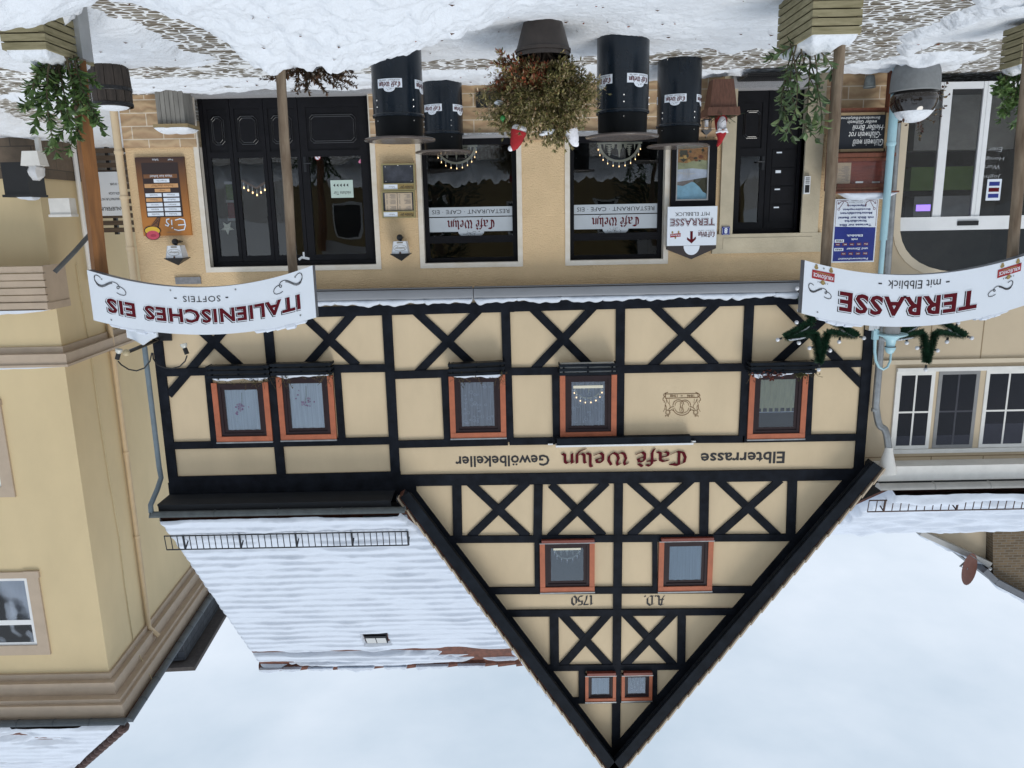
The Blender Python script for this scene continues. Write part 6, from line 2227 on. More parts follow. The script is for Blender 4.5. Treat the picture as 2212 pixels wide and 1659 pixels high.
# red hoops
rh = MB()
for o in (0, 18):
    rh.tube([P(2212 - o * .3, 100, 8.9), P(2192 - o * .4, 112, 8.9), P(2176 - o * .45 + 8, 130, 8.9), P(2170 + o * .6, 150, 8.9), P(2173 + o * .6, 168, 8.9)], .011, 8)
rh.tube([P(2215, 118, 8.85), P(2208, 132, 8.85), P(2207, 150, 8.85), P(2210, 168, 8.85)], .011, 8)
tag(rh.build('red_hoops', mat('red_tube', (.22, .012, .022), .4, .1, 6), None, smooth=True), 'curved red metal hoops at the left picture edge above a planter', 'plant support')

# ------------------------------------------------------------------ things on the wall
# ice-cream board
def board(fun, mb, pts, y, m):
    v = [fun(*p) for p in pts]
    a = sum(v[i][0] * v[(i + 1) % len(v)][1] - v[(i + 1) % len(v)][0] * v[i][1] for i in range(len(v)))
    if a < 0:
        v = v[::-1]
    mb.add([(p[0], y, p[1]) for p in v], [tuple(range(len(v)))], m)
YB_ = 11.955
def E(zx, zy):
    p = P((500 + zx / 3.318) * .54861, (600 + zy / 3.318) * .54861, YB_)
    return (p.x, p.z)
eb = thing('ice_cream_board', 'brown and orange ice cream price board reading Eis with a painted cone', 'sign', (E(470, 600)[0], 11.96, E(470, 600)[1]))
mb = MB()
c4 = [E(95, 65), E(733, 55), E(850, 1082), E(220, 1095)]
xl_, xr_ = (c4[1][0] + c4[2][0]) / 2, (c4[0][0] + c4[3][0]) / 2
zb_, zt_ = (c4[0][1] + c4[1][1]) / 2, (c4[2][1] + c4[3][1]) / 2
def grad():
    m = bpy.data.materials.new('brown_to_orange_print')
    m.use_nodes = True
    t = m.node_tree
    tc = t.nodes.new('ShaderNodeTexCoord')
    sx = t.nodes.new('ShaderNodeSeparateXYZ')
    r = t.nodes.new('ShaderNodeValToRGB')
    mr = t.nodes.new('ShaderNodeMapRange')
    mr.inputs['From Min'].default_value = zb_ - zt_ if False else -.6
    mr.inputs['From Max'].default_value = .35
    r.color_ramp.elements[0].color = (.035, .014, .010, 1)
    r.color_ramp.elements[1].color = (.42, .16, .028, 1)
    t.links.new(tc.outputs['Object'], sx.inputs[0])
    t.links.new(sx.outputs[2], mr.inputs[0])
    t.links.new(mr.outputs[0], r.inputs[0])
    t.links.new(r.outputs[0], t.nodes['Principled BSDF'].inputs['Base Color'])
    t.nodes['Principled BSDF'].inputs['Roughness'].default_value = .45
    return m
mb.box(xl_, xr_, YB_ + .001, YW - .001, zb_, zt_)
panel = mb.build('panel', grad(), eb)
mb = MB()
u0 = lambda u, v: (xl_ + u * (xr_ - xl_), zb_ + v * (zt_ - zb_))
def ur(u_0, u_1, v0, v1, m, y=YB_ - .002):
    a, b = u0(u_0, v0), u0(u_1, v1)
    rect2(mb, a[0], b[0], a[1], b[1], y, m)
def ut(body, u, v, wu, hv, m, bold=0.0, shear=0.0, y=YB_ - .005):
    a = u0(u, v)
    text(mb, body, a[0], a[1], wu * (xr_ - xl_), hv * (zt_ - zb_), y, m, bold, shear=shear)
ur(.13, .88, .07, .76, 0)
ut('Kugel', .27, .035, .10, .026, 1)
ut('Softeis', .58, .035, .13, .026, 1)
ur(.17, .86, .215, .265, 2, YB_ - .003)
ut('Heute kein Softeis!', .50, .24, .45, .032, 1)
ur(.34, .66, .165 + .11, .205 + .115, 3, YB_ - .003)
ut('Kugel Eis', .5, .298, .2, .022, 4)
ur(.17, .86, .335, .385, 5, YB_ - .003)
ut('Fruchteis ohne Milch*', .5, .36, .45, .032, 2)
ur(.34, .66, .398, .44, 5, YB_ - .003)
ut('*Mango', .5, .419, .13, .022, 2)
rows = [('Walnuss', 'Stracciatella'), ('Haselnuss', '*Erdbeere'), ('Bubblegum', 'Joghurt natur'), ('Minze-Schoko', 'Amarena'), ('Schoko', 'Vanille')]
for i, (a_, b_) in enumerate(rows):
    v0 = .455 + i * .061
    for u, w_ in ((.335, a_), (.695, b_)):
        ur(u - .165, u + .165, v0, v0 + .045, 5 if w_[0] == '*' else 3, YB_ - .003)
        ut(w_, u, v0 + .023, .16, .020, 4)
# Eis in a loose hand and the cone
for st in ([(.34, .92), (.26, .935), (.14, .925), (.105, .87), (.12, .80), (.20, .785), (.30, .80)], [(.12, .86), (.25, .865)], [(.385, .86), (.38, .80)], [(.375, .897), (.39, .902)], [(.52, .86), (.47, .875), (.445, .855), (.49, .825), (.48, .79), (.43, .785)]):
    line2(mb, [u0(a, b) for a, b in st], .017, YB_ - .006, 1)
ut('hausgemachtes', .36, .955, .30, .014, 4)
def upoly(pts, m, y):
    v = [u0(a, b) for a, b in pts]
    a = sum(v[i][0] * v[(i + 1) % len(v)][1] - v[(i + 1) % len(v)][0] * v[i][1] for i in range(len(v)))
    mb.add([(p[0], y, p[1]) for p in (v if a > 0 else v[::-1])], [tuple(range(len(v)))], m)
def ub(cx, cy, rx, ry, m, y):
    a = u0(cx, cy)
    disc2(mb, a[0], a[1], rx * (xr_ - xl_), ry * (zt_ - zb_), y, m, 22)
upoly([(.60, .755), (.66, .755), (.91, .93), (.70, .95)], 0, YB_ - .006)
ub(.80, .93, .175, .062, 0, YB_ - .007)
ub(.80, .985, .155, .068, 0, YB_ - .0072)
upoly([(.615, .765), (.655, .765), (.87, .90), (.715, .925)], 2, YB_ - .008)
for k in range(5):
    line2(mb, [u0(.63 + k * .04, .77 + k * .028), u0(.71 + k * .045, .84 + k * .016)], .005, YB_ - .0085, 0)
    line2(mb, [u0(.70 + k * .02, .79 + k * .035), u0(.65 + k * .02, .82 + k * .03)], .005, YB_ - .0085, 0)
ub(.80, .932, .155, .052, 6, YB_ - .009)
ub(.80, .988, .135, .058, 7, YB_ - .010)
ub(.79, .995, .06, .02, 8, YB_ - .0105)
mb.build('price_labels', [mat('dark_choc_print', (.022, .010, .009), .5), M_WHITE, mat('brown_label', (.16, .065, .022), .6), M_WHITE, mat('grey_print', (.16, .15, .16), .6), mat('peach_label', (.55, .30, .13), .6), mat('yellow_ice', (.65, .42, .04), .6), mat('pink_ice', (.50, .06, .10), .6), mat('dark_pink', (.33, .03, .06), .6)], panel)

# beer lanterns
def lantern(cx, label):
    yc = 11.78
    z_ball, z_b, z_t, z_a = P(866, 513, yc).z, P(866, 521, yc).z, P(866, 549, yc).z, P(866, 564, yc).z
    t = thing('wall_lantern', label, 'lantern', (cx, 11.95, z_ball), 'white brewery lanterns on the wall')
    mb = MB()
    mb.ball((cx + .01, yc - .0, z_ball), .048, n=16, k=9)
    mb.tube([(cx + .01, yc, z_ball), (cx + .02, 11.97, z_ball)], .02, 8)
    mb.lathe([(.05, 0), (.05, .01)], (cx + .02, 11.96, z_ball - .005), 12)
    mb.tube([(cx, yc, z_ball), (cx, yc, z_b + .005)], .02, 8)
    mb.build('wall_arm', M_BLACK, t, smooth=True)
    mb = MB()
    frus(mb, cx - .095, cx + .095, cx - .125, cx + .125, yc, .085, .11, z_b, z_t)
    sh = mb.build('shade', mat('lantern_white', (.66, .69, .73), .35, .04, 4), t)
    mb = MB()
    for k in (-1, 1):
        mb.tube([(cx + k * .097, yc - .087, z_b), (cx + k * .127, yc - .112, z_t)], .005, 5)
    tmp = MB()
    text(tmp, 'Radeberger', 0, 0, .15, .045, 0, 0, .0, shear=.3)
    for k in range(30):
        a0, a1 = 2 * math.pi * k / 30, 2 * math.pi * (k + 1) / 30
        line2(tmp, [(.095 * math.cos(a0), .045 * math.sin(a0)), (.095 * math.cos(a1), .045 * math.sin(a1))], .004, 0, 0)
    rect2(tmp, -.045, .045, -.085, -.068, 0, 0)
    disc2(tmp, 0, .075, .016, .022, 0, 1, 10)
    hgt = z_t - z_b
    mb.add([(cx + v[0], yc - .085 - .025 * (v[2] / hgt + .5) - .003, z_b + hgt * .5 + v[2]) for v in tmp.v], tmp.f, 0)
    mb.m[-len(tmp.f):] = [m + 1 for m in tmp.m]
    mb.build('print', [M_SILVER, mat('sepia_print', (.18, .15, .10), .6), mat('dark_crest_print', (.10, .05, .03), .6)], sh)
    mb = MB()
    v = [(cx - .14, yc - .13, z_t), (cx + .14, yc - .13, z_t), (cx + .14, yc + .13, z_t), (cx - .14, yc + .13, z_t), (cx, yc, z_a)]
    mb.add(v, [(3, 2, 1, 0), (0, 1, 4), (1, 2, 4), (2, 3, 4), (3, 0, 4)])
    mb.box(cx - .145, cx + .145, yc - .135, yc + .135, z_t - .012, z_t - .001)
    mb.build('lantern_roof', M_BLACK, t)
    return t
l1 = lantern(P(866, 535, 11.78).x, 'white brewery wall lantern with black roof above the two menu boxes')
dup(l1, (P(381, 535, 11.78).x, 11.95, l1.location.z), 'white brewery wall lantern with black roof above the ice cream board')

# menu boxes
def menu_box(y0, y1, label, paper):
    a, b = P(895 - 0, y0, 11.90), P(822, y1, 11.90)
    a = P(895, y0, 11.9)
    x0, x1, z0, z1 = a.x, P(823, y0, 11.9).x, P(858, y0, 11.9).z, P(858, y1, 11.9).z
    t = thing('menu_box', label, 'menu box', ((x0 + x1) / 2, 11.9, z0), 'brass framed menu boxes')
    f = .02
    mb = MB()
    mb.box(x0, x1, 11.90, 11.985, z0, z0 + f)
    mb.box(x0, x1, 11.90, 11.985, z1 - f, z1)
    mb.box(x0, x0 + f, 11.90, 11.985, z0 + f, z1 - f)
    mb.box(x1 - f, x1, 11.90, 11.985, z0 + f, z1 - f)
    mb.box(x0 + f, x1 - f, 11.903, 11.985, z1 - .105, z1 - .09)
    mb.build('frame', M_GOLD, t)
    mb = MB()
    mb.box(x0 + f, x1 - f, 11.93, 11.984, z0 + f, z1 - .105)
    bk = mb.build('back_board', mat('dark_swirl', (.05, .055, .07), .35, .5, 7, detail=3), t)
    mb = MB()
    mb.box(x0 + f, x1 - f, 11.91, 11.984, z1 - .089, z1 - f, 0)
    mb.box(x0 + f, (x0 + x1) / 2 + .02, 11.908, 11.9099, z1 - .089, z1 - f, 1)
    text(mb, 'Radeberger', x0 + .13, z1 - .052, .20, .055, 11.907, 2, .01, shear=.3)
    text(mb, 'Radeberger', x1 - .14, z1 - .055, .09, .022, 11.909, 3, .0, shear=.3)
    mb.build('header_strip', [M_WHITE, M_GOLDP, M_INK, mat('sepia_print', (.18, .15, .10), .6)], t)
    if paper:
        mb = MB()
        xm = (x0 + x1) / 2 + .015
        for u0_, u1_ in ((x0 + .045, xm - .004), (xm + .004, x1 - .05)):
            mb.box(u0_, u1_, 11.924, 11.929, z0 + .03, z1 - .115, 0)
            for k in range(20):
                z = z0 + .05 + k * .0135
                if k in (5, 11, 12):
                    continue
                line2(mb, [(u0_ + .02, z), (u0_ + .02 + random.uniform(.05, .10), z)], .004, 11.922, 1)
                line2(mb, [(u1_ - .04, z), (u1_ - .02, z)], .004, 11.922, 1)
        mb.build('menu_page', [M_CREAMT, mat('grey_print', (.16, .15, .16), .6)], bk)
    else:
        mb = MB()
        for sx, sz in ((.06, .05), (.06, .30), (.44, .05), (.44, .30), (.25, .03)):
            mb.ball((x0 + sx, 11.925, z0 + sz * .85), .009, n=8, k=5)
        mb.build('magnet', M_SILVER, bk)
    return t
menu_box(412.5, 471, 'brass framed menu box with two printed cream pages, the upper of the pair', True)
menu_box(353, 411.5, 'brass framed menu box with an empty dark board, the lower of the pair', False)

# small plate below the ice-cream banner
a, b = P(433, 598, 11.98), P(380, 614, 11.98)
mb = MB()
mb.box(a.x, b.x, 11.97, 11.999, a.z, b.z)
tag(mb.build('wall_plate', mat('grey_plate', (.20, .20, .21), .5, .25, 20), None), 'blank grey metal plate on the wall just below the ITALIENISCHES EIS banner', 'plate')

# terrace sign with a little roof
YT_ = 11.86
def TS(zx, zy):
    p = P(1415.4 + zx * .0926, 416.9 + zy * .0926, YT_)
    return (p.x, p.z)
ts = thing('terrace_board', 'white board reading TERRASSE MIT ELBBLICK under a small brown roof', 'sign', (TS(860, 700)[0], YT_, TS(860, 700)[1]))
tlx = (TS(1447, 293)[0] + TS(1428, 1205)[0]) / 2
trx = (TS(290, 335)[0] + TS(278, 1245)[0]) / 2
tz0, tz1 = (TS(290, 335)[1] + TS(1447, 293)[1]) / 2, (TS(278, 1245)[1] + TS(1428, 1205)[1]) / 2
mb = MB()
mb.box(tlx, trx, YT_, YT_ + .03, tz0, tz1)
mb.build('panel', M_WHITE, ts)
mb = MB()
def tt(body, zx, zy, wz, hz_, m, bold=0.0, y=YT_ - .002, **k):
    a = TS(zx, zy)
    s_ = abs(TS(0, 0)[0] - TS(1000, 0)[0]) / 1000
    text(mb, body, a[0], a[1], wz * s_, hz_ * s_, y, m, bold, **k)
tt('MIT ELBBLICK', 865, 490, 810, 85, 1)
mb.build('subtitle_lettering', [M_WHITE, M_INK], ts)
mb = MB()
tt('TERRASSE', 870, 680, 1060, 185, 1, .06, YT_ - .002, spacing=1.1)
tt('TERRASSE', 870, 680, 1040, 165, 0, .05, YT_ - .003, spacing=1.1)
tt('TERRASSE', 870, 680, 1020, 145, 2, .01, YT_ - .004, spacing=1.1)
mb.build('title_lettering', [M_WHITE, M_INK, M_RED], ts)
mb = MB()
board(TS, mb, [(815, 890), (878, 890), (874, 1080), (948, 1015), (948, 1075), (845, 1178), (740, 1090), (740, 1030), (815, 1085)], YT_ - .002, 2)
mb.build('down_arrow', [M_WHITE, M_INK, M_RED], ts)
mb = MB()
a, b = TS(1385, 950), TS(1000, 950)
blackletter(mb, "Cafe' Welyn", a[0], TS(1200, 905)[1], b[0] - a[0], .055, YT_ - .002, 2, .27)
for k in range(22):
    p_ = TS(1170 + random.gauss(0, 45), 1005 + random.gauss(0, 18))
    line2(mb, [p_, (p_[0] + random.uniform(-.015, .015), p_[1] + random.uniform(-.01, .015))], .004, YT_ - .002, 1)
tt('RESTAURANT · CAFE · EIS', 1190, 870, 380, 16, 1)
mb.build('house_emblem', [M_WHITE, M_INK, M_RED], ts)
mb = MB()
board(TS, mb, [(350, 960), (593, 935), (593, 1015), (350, 1040)], YT_ - .002, 4)
tt('KRUŠOVICE', 472, 988, 220, 42, 0, .02, YT_ - .003)
for q_ in ((400, 920), (545, 910), (470, 1040)):
    c = TS(*q_)
    disc2(mb, c[0], c[1], .014, .02, YT_ - .002, 5, 10)
mb.build('brewery_emblem', [M_WHITE, M_INK, M_RED, M_ZINC, M_LOGORED, M_GOLDP], ts)
mb = MB()
pr = [TS(278, 1247), TS(1420, 1210), TS(1420, 1290), TS(845, 1545), TS(278, 1322)]
mb.prism(pr, YT_ + .005, YT_ + .09)
mb.build('board_roof', mat('dark_brown_sheet', (.030, .022, .022), .5, .2, 5), ts)
mb = MB()
c = TS(850, 1225)
disc2(mb, c[0], c[1] + .004, TS(660, 0)[0] - TS(850, 0)[0], TS(850, 1440)[1] - c[1], YT_ + .001, 0, 24, a0=0, a1=180)
mb.build('dome_panel', M_WHITE, ts)

# framed picture below it
YP = 11.93
pf = thing('picture_case', 'black framed showcase with a painted river landscape beside the entrance', 'picture', (P(1498, 375, YP).x, YP, P(1498, 375, YP).z))
def PF(x, y):
    p = P(x, y, YP)
    return (p.x, p.z)
ox0, ox1, oz0, oz1 = PF(1548, 375)[0], PF(1451, 375)[0], PF(1498, 303)[1], PF(1498, 446)[1]
ix0, ix1, iz0, iz1 = PF(1529, 375)[0], PF(1464, 375)[0], PF(1498, 318)[1], PF(1498, 430)[1]
mb = MB()
mb.box(ox0, ox1, YP, YW - .001, iz1 + .02, oz1)
mb.box(ox0, ox1, YP, YW - .001, oz0, iz0 - .02)
mb.box(ox0, ix0 - .02, YP, YW - .001, iz0 - .02, iz1 + .02)
mb.box(ix1 + .02, ox1, YP, YW - .001, iz0 - .02, iz1 + .02)
mb.build('frame', M_BLACKFR, pf)
mb = MB()
for a, b, c, d in ((ix0 - .02, ix1 + .02, iz1, iz1 + .02), (ix0 - .02, ix1 + .02, iz0 - .02, iz0), (ix0 - .02, ix0, iz0, iz1), (ix1, ix1 + .02, iz0, iz1)):
    mb.box(a, b, YP + .012, YW - .001, c, d)
mb.build('inner_frame', M_SILVER, pf)
mb = MB()
W_, H_ = ix1 - ix0, iz1 - iz0
def land(pts, m, k):
    v = [(ix0 + u * W_, iz0 + t * H_) for u, t in pts]
    mb.add([(a, YP + .045 - k * .001, b) for a, b in v], [tuple(range(len(v)))], m)
land([(0, 0), (1, 0), (1, 1), (0, 1)], 0, 0)
land([(0, .62), (.3, .70), (.5, .66), (.8, .74), (1, .72), (1, .4), (0, .4)], 1, 1)
land([(0, .62), (0, .90), (.12, .86), (.25, .76), (.45, .66), (.45, .55), (0, .55)], 2, 2)
land([(0, .38), (1, .38), (1, .66), (.6, .63), (.3, .60), (0, .58)], 3, 3)
land([(.35, .50), (1, .46), (1, .50), (.6, .535)], 4, 4)
land([(0, .20), (1, .26), (1, .42), (.5, .40), (0, .43)], 5, 5)
land([(0, 0), (1, 0), (1, .28), (.7, .30), (.4, .24), (0, .24)], 6, 6)
for k in range(26):
    cx, cz_ = ix0 + W_ * random.uniform(.05, .95), iz0 + H_ * random.uniform(.05, .28)
    disc2(mb, cx, cz_, random.uniform(.015, .04), random.uniform(.012, .03), YP + .037 - k * .0002, random.choice((6, 7, 8, 2)), 9)
for k in range(4):
    cx = ix0 + W_ * (.60 + .06 * k)
    line2(mb, [(cx, iz0 + H_ * .42), (cx, iz0 + H_ * .58)], .012, YP + .035, 4)
land([(.68, .05), (.92, .05), (.92, .22), (.80, .28), (.68, .22)], 2, 9)
mb.build('painting', [mat('paint_sky', (.26, .48, .62), .6, .2, 8), mat('paint_hill', (.20, .17, .16), .7, .3, 8), mat('paint_dark_green', (.05, .05, .03), .7, .3, 12), mat('paint_water', (.44, .50, .60), .6, .2, 9), mat('paint_white', (.50, .52, .55), .6), mat('paint_bank', (.28, .30, .17), .7, .3, 10), mat('paint_autumn', (.32, .16, .055), .7, .4, 16), mat('paint_ochre', (.5, .33, .11), .7, .3, 10), mat('paint_rust', (.18, .06, .025), .7, .3, 10)], pf)
mb = MB()
mb.box(ix0, ix1, YP + .026, YP + .028, iz0, iz1)
mb.build('pane', M_GLASSL, pf)

# house number
c = P(1568, 498.5, 11.94)
hn = thing('house_number', 'small blue enamel house number plate showing 8', 'sign', (c.x, 11.94, c.z))
mb = MB()
s_ = .06
mb.box(c.x - s_, c.x + s_, 11.938, 11.955, c.z - s_, c.z + s_, 0)
mb.build('plate', M_BLUE, hn)
mb = MB()
text(mb, '8', c.x, c.z, .05, .085, 11.9355, 0, .04)
for a, b in (((-.051, -.04), (-.051, .04)), ((.051, -.04), (.051, .04)), ((-.04, .051), (.04, .051)), ((-.04, -.051), (.04, -.051))):
    line2(mb, [(c.x + a[0], c.z + a[1]), (c.x + b[0], c.z + b[1])], .004, 11.9365, 0)
mb.build('numeral', M_WHITE, hn)
# intercom
p = P(1742, 400, 11.94)
ic = thing('intercom', 'slim silver white intercom on the jamb of the entrance door', 'intercom', (p.x, 11.94, p.z))
mb = MB()
mb.box(p.x - .045, p.x + .045, 11.905, 11.95, p.z - .13, p.z + .13)
mb.build('case', M_WHITEP, ic)
mb = MB()
mb.box(p.x - .032, p.x + .032, 11.900, 11.9045, p.z + .0, p.z + .11, 0)
for k in range(4):
    mb.box(p.x - .03, p.x + .03, 11.901, 11.9045, p.z - .11 + k * .025, p.z - .095 + k * .025, 1)
mb.build('grille', [M_BLACK, M_ZINC], ic)
# ------------------------------------------------------------------ menu stand with blackboard
YM = 11.62
def MS(zx, zy, Y=YM):
    p = P(1772 + zx * .2183, 219.4 + zy * .2183, Y)
    return (p.x, p.z)
def mrect(mb, x0, y0, x1, y1, ya, yb, m=0):
    a, b = MS(x0, (y0 + y1) / 2), MS(x1, (y0 + y1) / 2)
    c, d = MS((x0 + x1) / 2, y0), MS((x0 + x1) / 2, y1)
    mb.box(a[0], b[0], ya, yb, c[1], d[1], m)
ms = thing('menu_stand', 'red-brown wooden menu stand with glazed case and snow on its roof', 'menu stand', (MS(400, 0)[0], YM, 0))
mb = MB()
xr_ = MS(678, 300)[0]
xl2 = MS(128, 300)[0]
for x in (xr_, xl2):
    mb.box(x - .045, x + .045, YM, YM + .09, .0, MS(400, 880)[1])
mrect(mb, 130, 62, 668, 110, YM + .012, YM + .07)
mrect(mb, 150, 492, 640, 525, YM + .012, YM + .07)
mb.build('stand_frame', M_BROWNW, ms)
mb = MB()
mrect(mb, 120, 515, 716, 552, YM - .10, YM + .12)
mrect(mb, 122, 860, 690, 892, YM - .06, YM + .12)
mrect(mb, 122, 560, 150, 858, YM - .06, YM - .001)
mrect(mb, 640, 560, 690, 858, YM - .06, YM - .001)
mrect(mb, 151, 560, 639, 590, YM - .055, YM - .001)
mrect(mb, 151, 815, 639, 858, YM - .055, YM - .001)
case = mb.build('glazed_case', M_BROWNW, ms)
mb = MB()
mrect(mb, 150, 588, 640, 818, YM - .004, YM + .01)
mb.build('back_board', mat('red_wood_panel', (.20, .045, .028), .5, .35, 4, stretch=(1, 1, 6)), case)
mb = MB()
mrect(mb, 152, 605, 298, 812, YM - .008, YM - .005, 0)
for k in range(22):
    a, b = MS(290 - random.uniform(0, 20), 640 + k * 7), MS(200 + random.uniform(-30, 50), 640 + k * 7)
    line2(mb, [a, b], .004, YM - .0085, 1)
for x0 in (345, 510):
    mrect(mb, x0, 790, x0 + 75, 806, YM - .012, YM - .005, 2)
mb.build('menu_page', [M_CREAMT, mat('grey_print', (.16, .15, .16), .6), M_SILVER], case)
mb = MB()
mrect(mb, 150, 588, 640, 818, YM - .040, YM - .037)
mb.build('pane', M_GLASSL, case)
mb = MB()
mrect(mb, 105, 890, 728, 906, YM - .16, YM + .16)
mb.build('case_roof', M_BROWNW, ms)
mb = MB()
a, b = MS(722, 905), MS(200, 905)
snow_ridge(mb, (a[0], YM, a[1] - .005), (b[0], YM, b[1] - .005), .30, .085, 6, 40)
mb.build('snow_cover', M_SNOWR, ms, smooth=True, ang=3)
cb = thing('blackboard', 'blackboard with chalked mulled wine offers leaning in the wooden menu stand', 'blackboard', (MS(400, 300)[0], YM, MS(400, 110)[1]))
mb = MB()
yb0 = YM + .012
for r_ in ((163, 110, 188, 500), (636, 110, 660, 490), (188, 468, 636, 495), (188, 108, 636, 134)):
    mrect(mb, *r_, yb0 - .025, yb0 - .001)
mb.build('frame', mat('light_board_frame', (.28, .20, .11), .7, .2, 6), cb)
mb = MB()
mrect(mb, 186, 132, 638, 470, yb0 - .012, yb0 - .002)
mb.build('slate', M_SLATE, cb)
mb = MB()
def ct(body, x0, y0, x1, y1, bold=0.0):
    a, b = MS(x0, (y0 + y1) / 2), MS(x1, (y0 + y1) / 2)
    c, d = MS((x0 + x1) / 2, y0), MS((x0 + x1) / 2, y1)
    text(mb, body, (a[0] + b[0]) / 2, (c[1] + d[1]) / 2, abs(b[0] - a[0]), abs(d[1] - c[1]), yb0 - .0135, 0, bold, shear=.18)
ct('·Glühwein weiß', 632, 372, 320, 440)
ct('·Glühwein rot', 600, 298, 280, 362)
ct('·Heißer Birnli', 632, 230, 320, 285)
ct('weißer Glühwein', 560, 186, 270, 222)
ct('Birnenbrand/Babybirne', 590, 142, 205, 178)
mb.build('chalk_writing', M_CHALK, cb)

# blue and white holiday flat sign
YBL = 11.95
def BS(zx, zy):
    p = P(1772 + zx * .2183, 219.4 + zy * .2183, YBL)
    return (p.x, p.z)
bl = thing('holiday_flat_sign', 'blue and white sign with anchors offering a Ferienwohnung mit Elbblick', 'sign', (BS(345, 1280)[0], YBL, BS(345, 1280)[1]))
bx0_, bx1_ = (BS(580, 960)[0] + BS(530, 1585)[0]) / 2, (BS(148, 968)[0] + BS(112, 1592)[0]) / 2
bz0_, bz1_ = BS(360, 962)[1], BS(330, 1590)[1]
mb = MB()
mb.box(bx0_, bx1_, YBL, YW - .001, bz0_, bz1_)
mb.build('panel', M_WHITE, bl)
mb = MB()
bu = lambda u, v: (bx0_ + u * (bx1_ - bx0_), bz0_ + v * (bz1_ - bz0_))
def bpoly(pts, m, y):
    mb.add([(bu(*p)[0], y, bu(*p)[1]) for p in pts], [tuple(range(len(pts)))], m)
bpoly([(.025, .45), (.5, .485), (.975, .43), (.975, .98), (.025, .98)], 0, YBL - .0015)
bpoly([(.025, .45), (.975, .43), (.5, .485)], 0, YBL - .0012)
def btx(body, u, v, wu, hv, m, bold=.03):
    a = bu(u, v)
    text(mb, body, a[0], a[1], wu * (bx1_ - bx0_), hv * (bz1_ - bz0_), YBL - .003, m, bold)
btx('Ferienwohnung', .5, .94, .70, .040, 1)
btx('und Zimmer', .42, .785, .50, .036, 1)
btx('mit', .5, .635, .15, .034, 1)
btx('Elbblick', .5, .575, .38, .036, 1)
for v in (.862, .712):
    for k, w_ in enumerate(('Du', 'WC', 'TV', 'Heizg.') if v > .8 else ('Du', 'WC', 'TV', 'K', 'Heizg.')):
        u = .22 + k * (.17 if v > .8 else .165)
        a, b = bu(u - .055, v - .022), bu(u + .055, v + .022)
        rect2(mb, a[0], b[0], a[1], b[1], YBL - .0022, 3)
        btx(w_, u, v, .075, .020, 1, .02)
for v in (.79, .655):
    a, b = bu(.74, v - .022), bu(.955, v + .026)
    rect2(mb, a[0], b[0], a[1], b[1], YBL - .0022, 1)
    btx('FREI', .848, v + .002, .16, .026, 2, .03)
for body, v, wu in (('Terrasse zur Elbe', .41, .74), ('Strandkörbe', .348, .52), ('mit Blick zur Bastei', .295, .82), ('Motorbootfahrten', .225, .74), ('Bootsliegeplatz', .163, .64), ('Slipanlage', .105, .44)):
    btx(body, .5, v, wu, .036, 4)
btx('A. Ruppert · Markt 8', .5, .055, .36, .012, 2, 0)
btx('Tel. 035022', .5, .03, .26, .012, 2, 0)
for s_ in (-1, 1):
    c = lambda u, v: bu(.5 + s_ * u, v)
    line2(mb, [c(.40, .145), c(.31, .05)], .007, YBL - .003, 3)
    line2(mb, [c(.20, .10), c(.215, .06), c(.28, .035), c(.36, .04), c(.43, .075)], .007, YBL - .003, 3)
    line2(mb, [c(.20, .08), c(.20, .115), c(.225, .09)], .006, YBL - .003, 3)
    line2(mb, [c(.40, .075), c(.44, .08), c(.425, .045)], .006, YBL - .003, 3)
    a = c(.41, .158)
    for k in range(14):
        t0, t1 = k * 2 * math.pi / 14, (k + 1) * 2 * math.pi / 14
        line2(mb, [(a[0] + .016 * math.cos(t0), a[1] + .016 * math.sin(t0)), (a[0] + .016 * math.cos(t1), a[1] + .016 * math.sin(t1))], .005, YBL - .003, 3)
    line2(mb, [bu(.5 + s_ * .47, .03), bu(.5 + s_ * .47, .43)], .005, YBL - .002, 3)
    line2(mb, [bu(.5 + s_ * .47, .025), bu(.5 + s_ * .2, .02)], .005, YBL - .002, 3)
mb.build('lettering', [M_BLUE, M_WHITE, M_INK, mat('sign_dark_red', (.14, .02, .03), .5), mat('sign_navy', (.03, .04, .16), .5)], bl)

# ------------------------------------------------------------------ street lamp and lit stars
YL = 11.42
sl_ = thing('street_lamp', 'pale blue street lamp with a swan neck and bell shaped shade', 'street lamp', (P(1924, 265, YL).x, YL, 0))
xp = (P(1922, 300, YL).x + P(1897, 700, YL).x) / 2
zt_ = P(1893, 716, YL).z
mb = MB()
mb.tube([(xp, YL, 0), (xp, YL, 1.05)], .062, 14)
mb.lathe([(.066, 0), (.066, .03), (.05, .06)], (xp, YL, 1.03), 14)
mb.tube([(xp, YL, 1.05), (xp, YL, 2.4)], .052, 14)
mb.tube([(xp, YL, 2.4), (xp, YL, zt_)], .036, 12)
mb.build('pole', M_LBLUE, sl_, smooth=True)
mb = MB()
xl_2 = P(1924, 740, YL).x
pts = [Vector((xp + .0, YL, zt_ - .05))]
for x_, y_ in ((1890, 735), (1889.5, 760), (1892, 780), (1899, 793), (1908, 798), (1917, 793), (1923, 780), (1924.5, 763)):
    pts.append(P(x_, y_, YL))
mb.tube(pts, [.026, .024, .022, .02, .019, .018, .018, .017, .017], 10)
mb.box(xp - .035, xp + .045, YL - .035, YL + .035, zt_ - .02, zt_ + .12)
mb.build('swan_neck', M_LBLUE, sl_, smooth=True)
cl_ = MB()
cl_.lathe([(.055, 0), (.058, .01), (.058, .05), (.05, .06)], (xp, YL, zt_ - .10), 14)
cl_.box(xp + .04, xp + .12, YL - .03, YL + .1, zt_ - .12, zt_ - .02)
cl_.build('pole_clamp', M_SILVER, sl_)
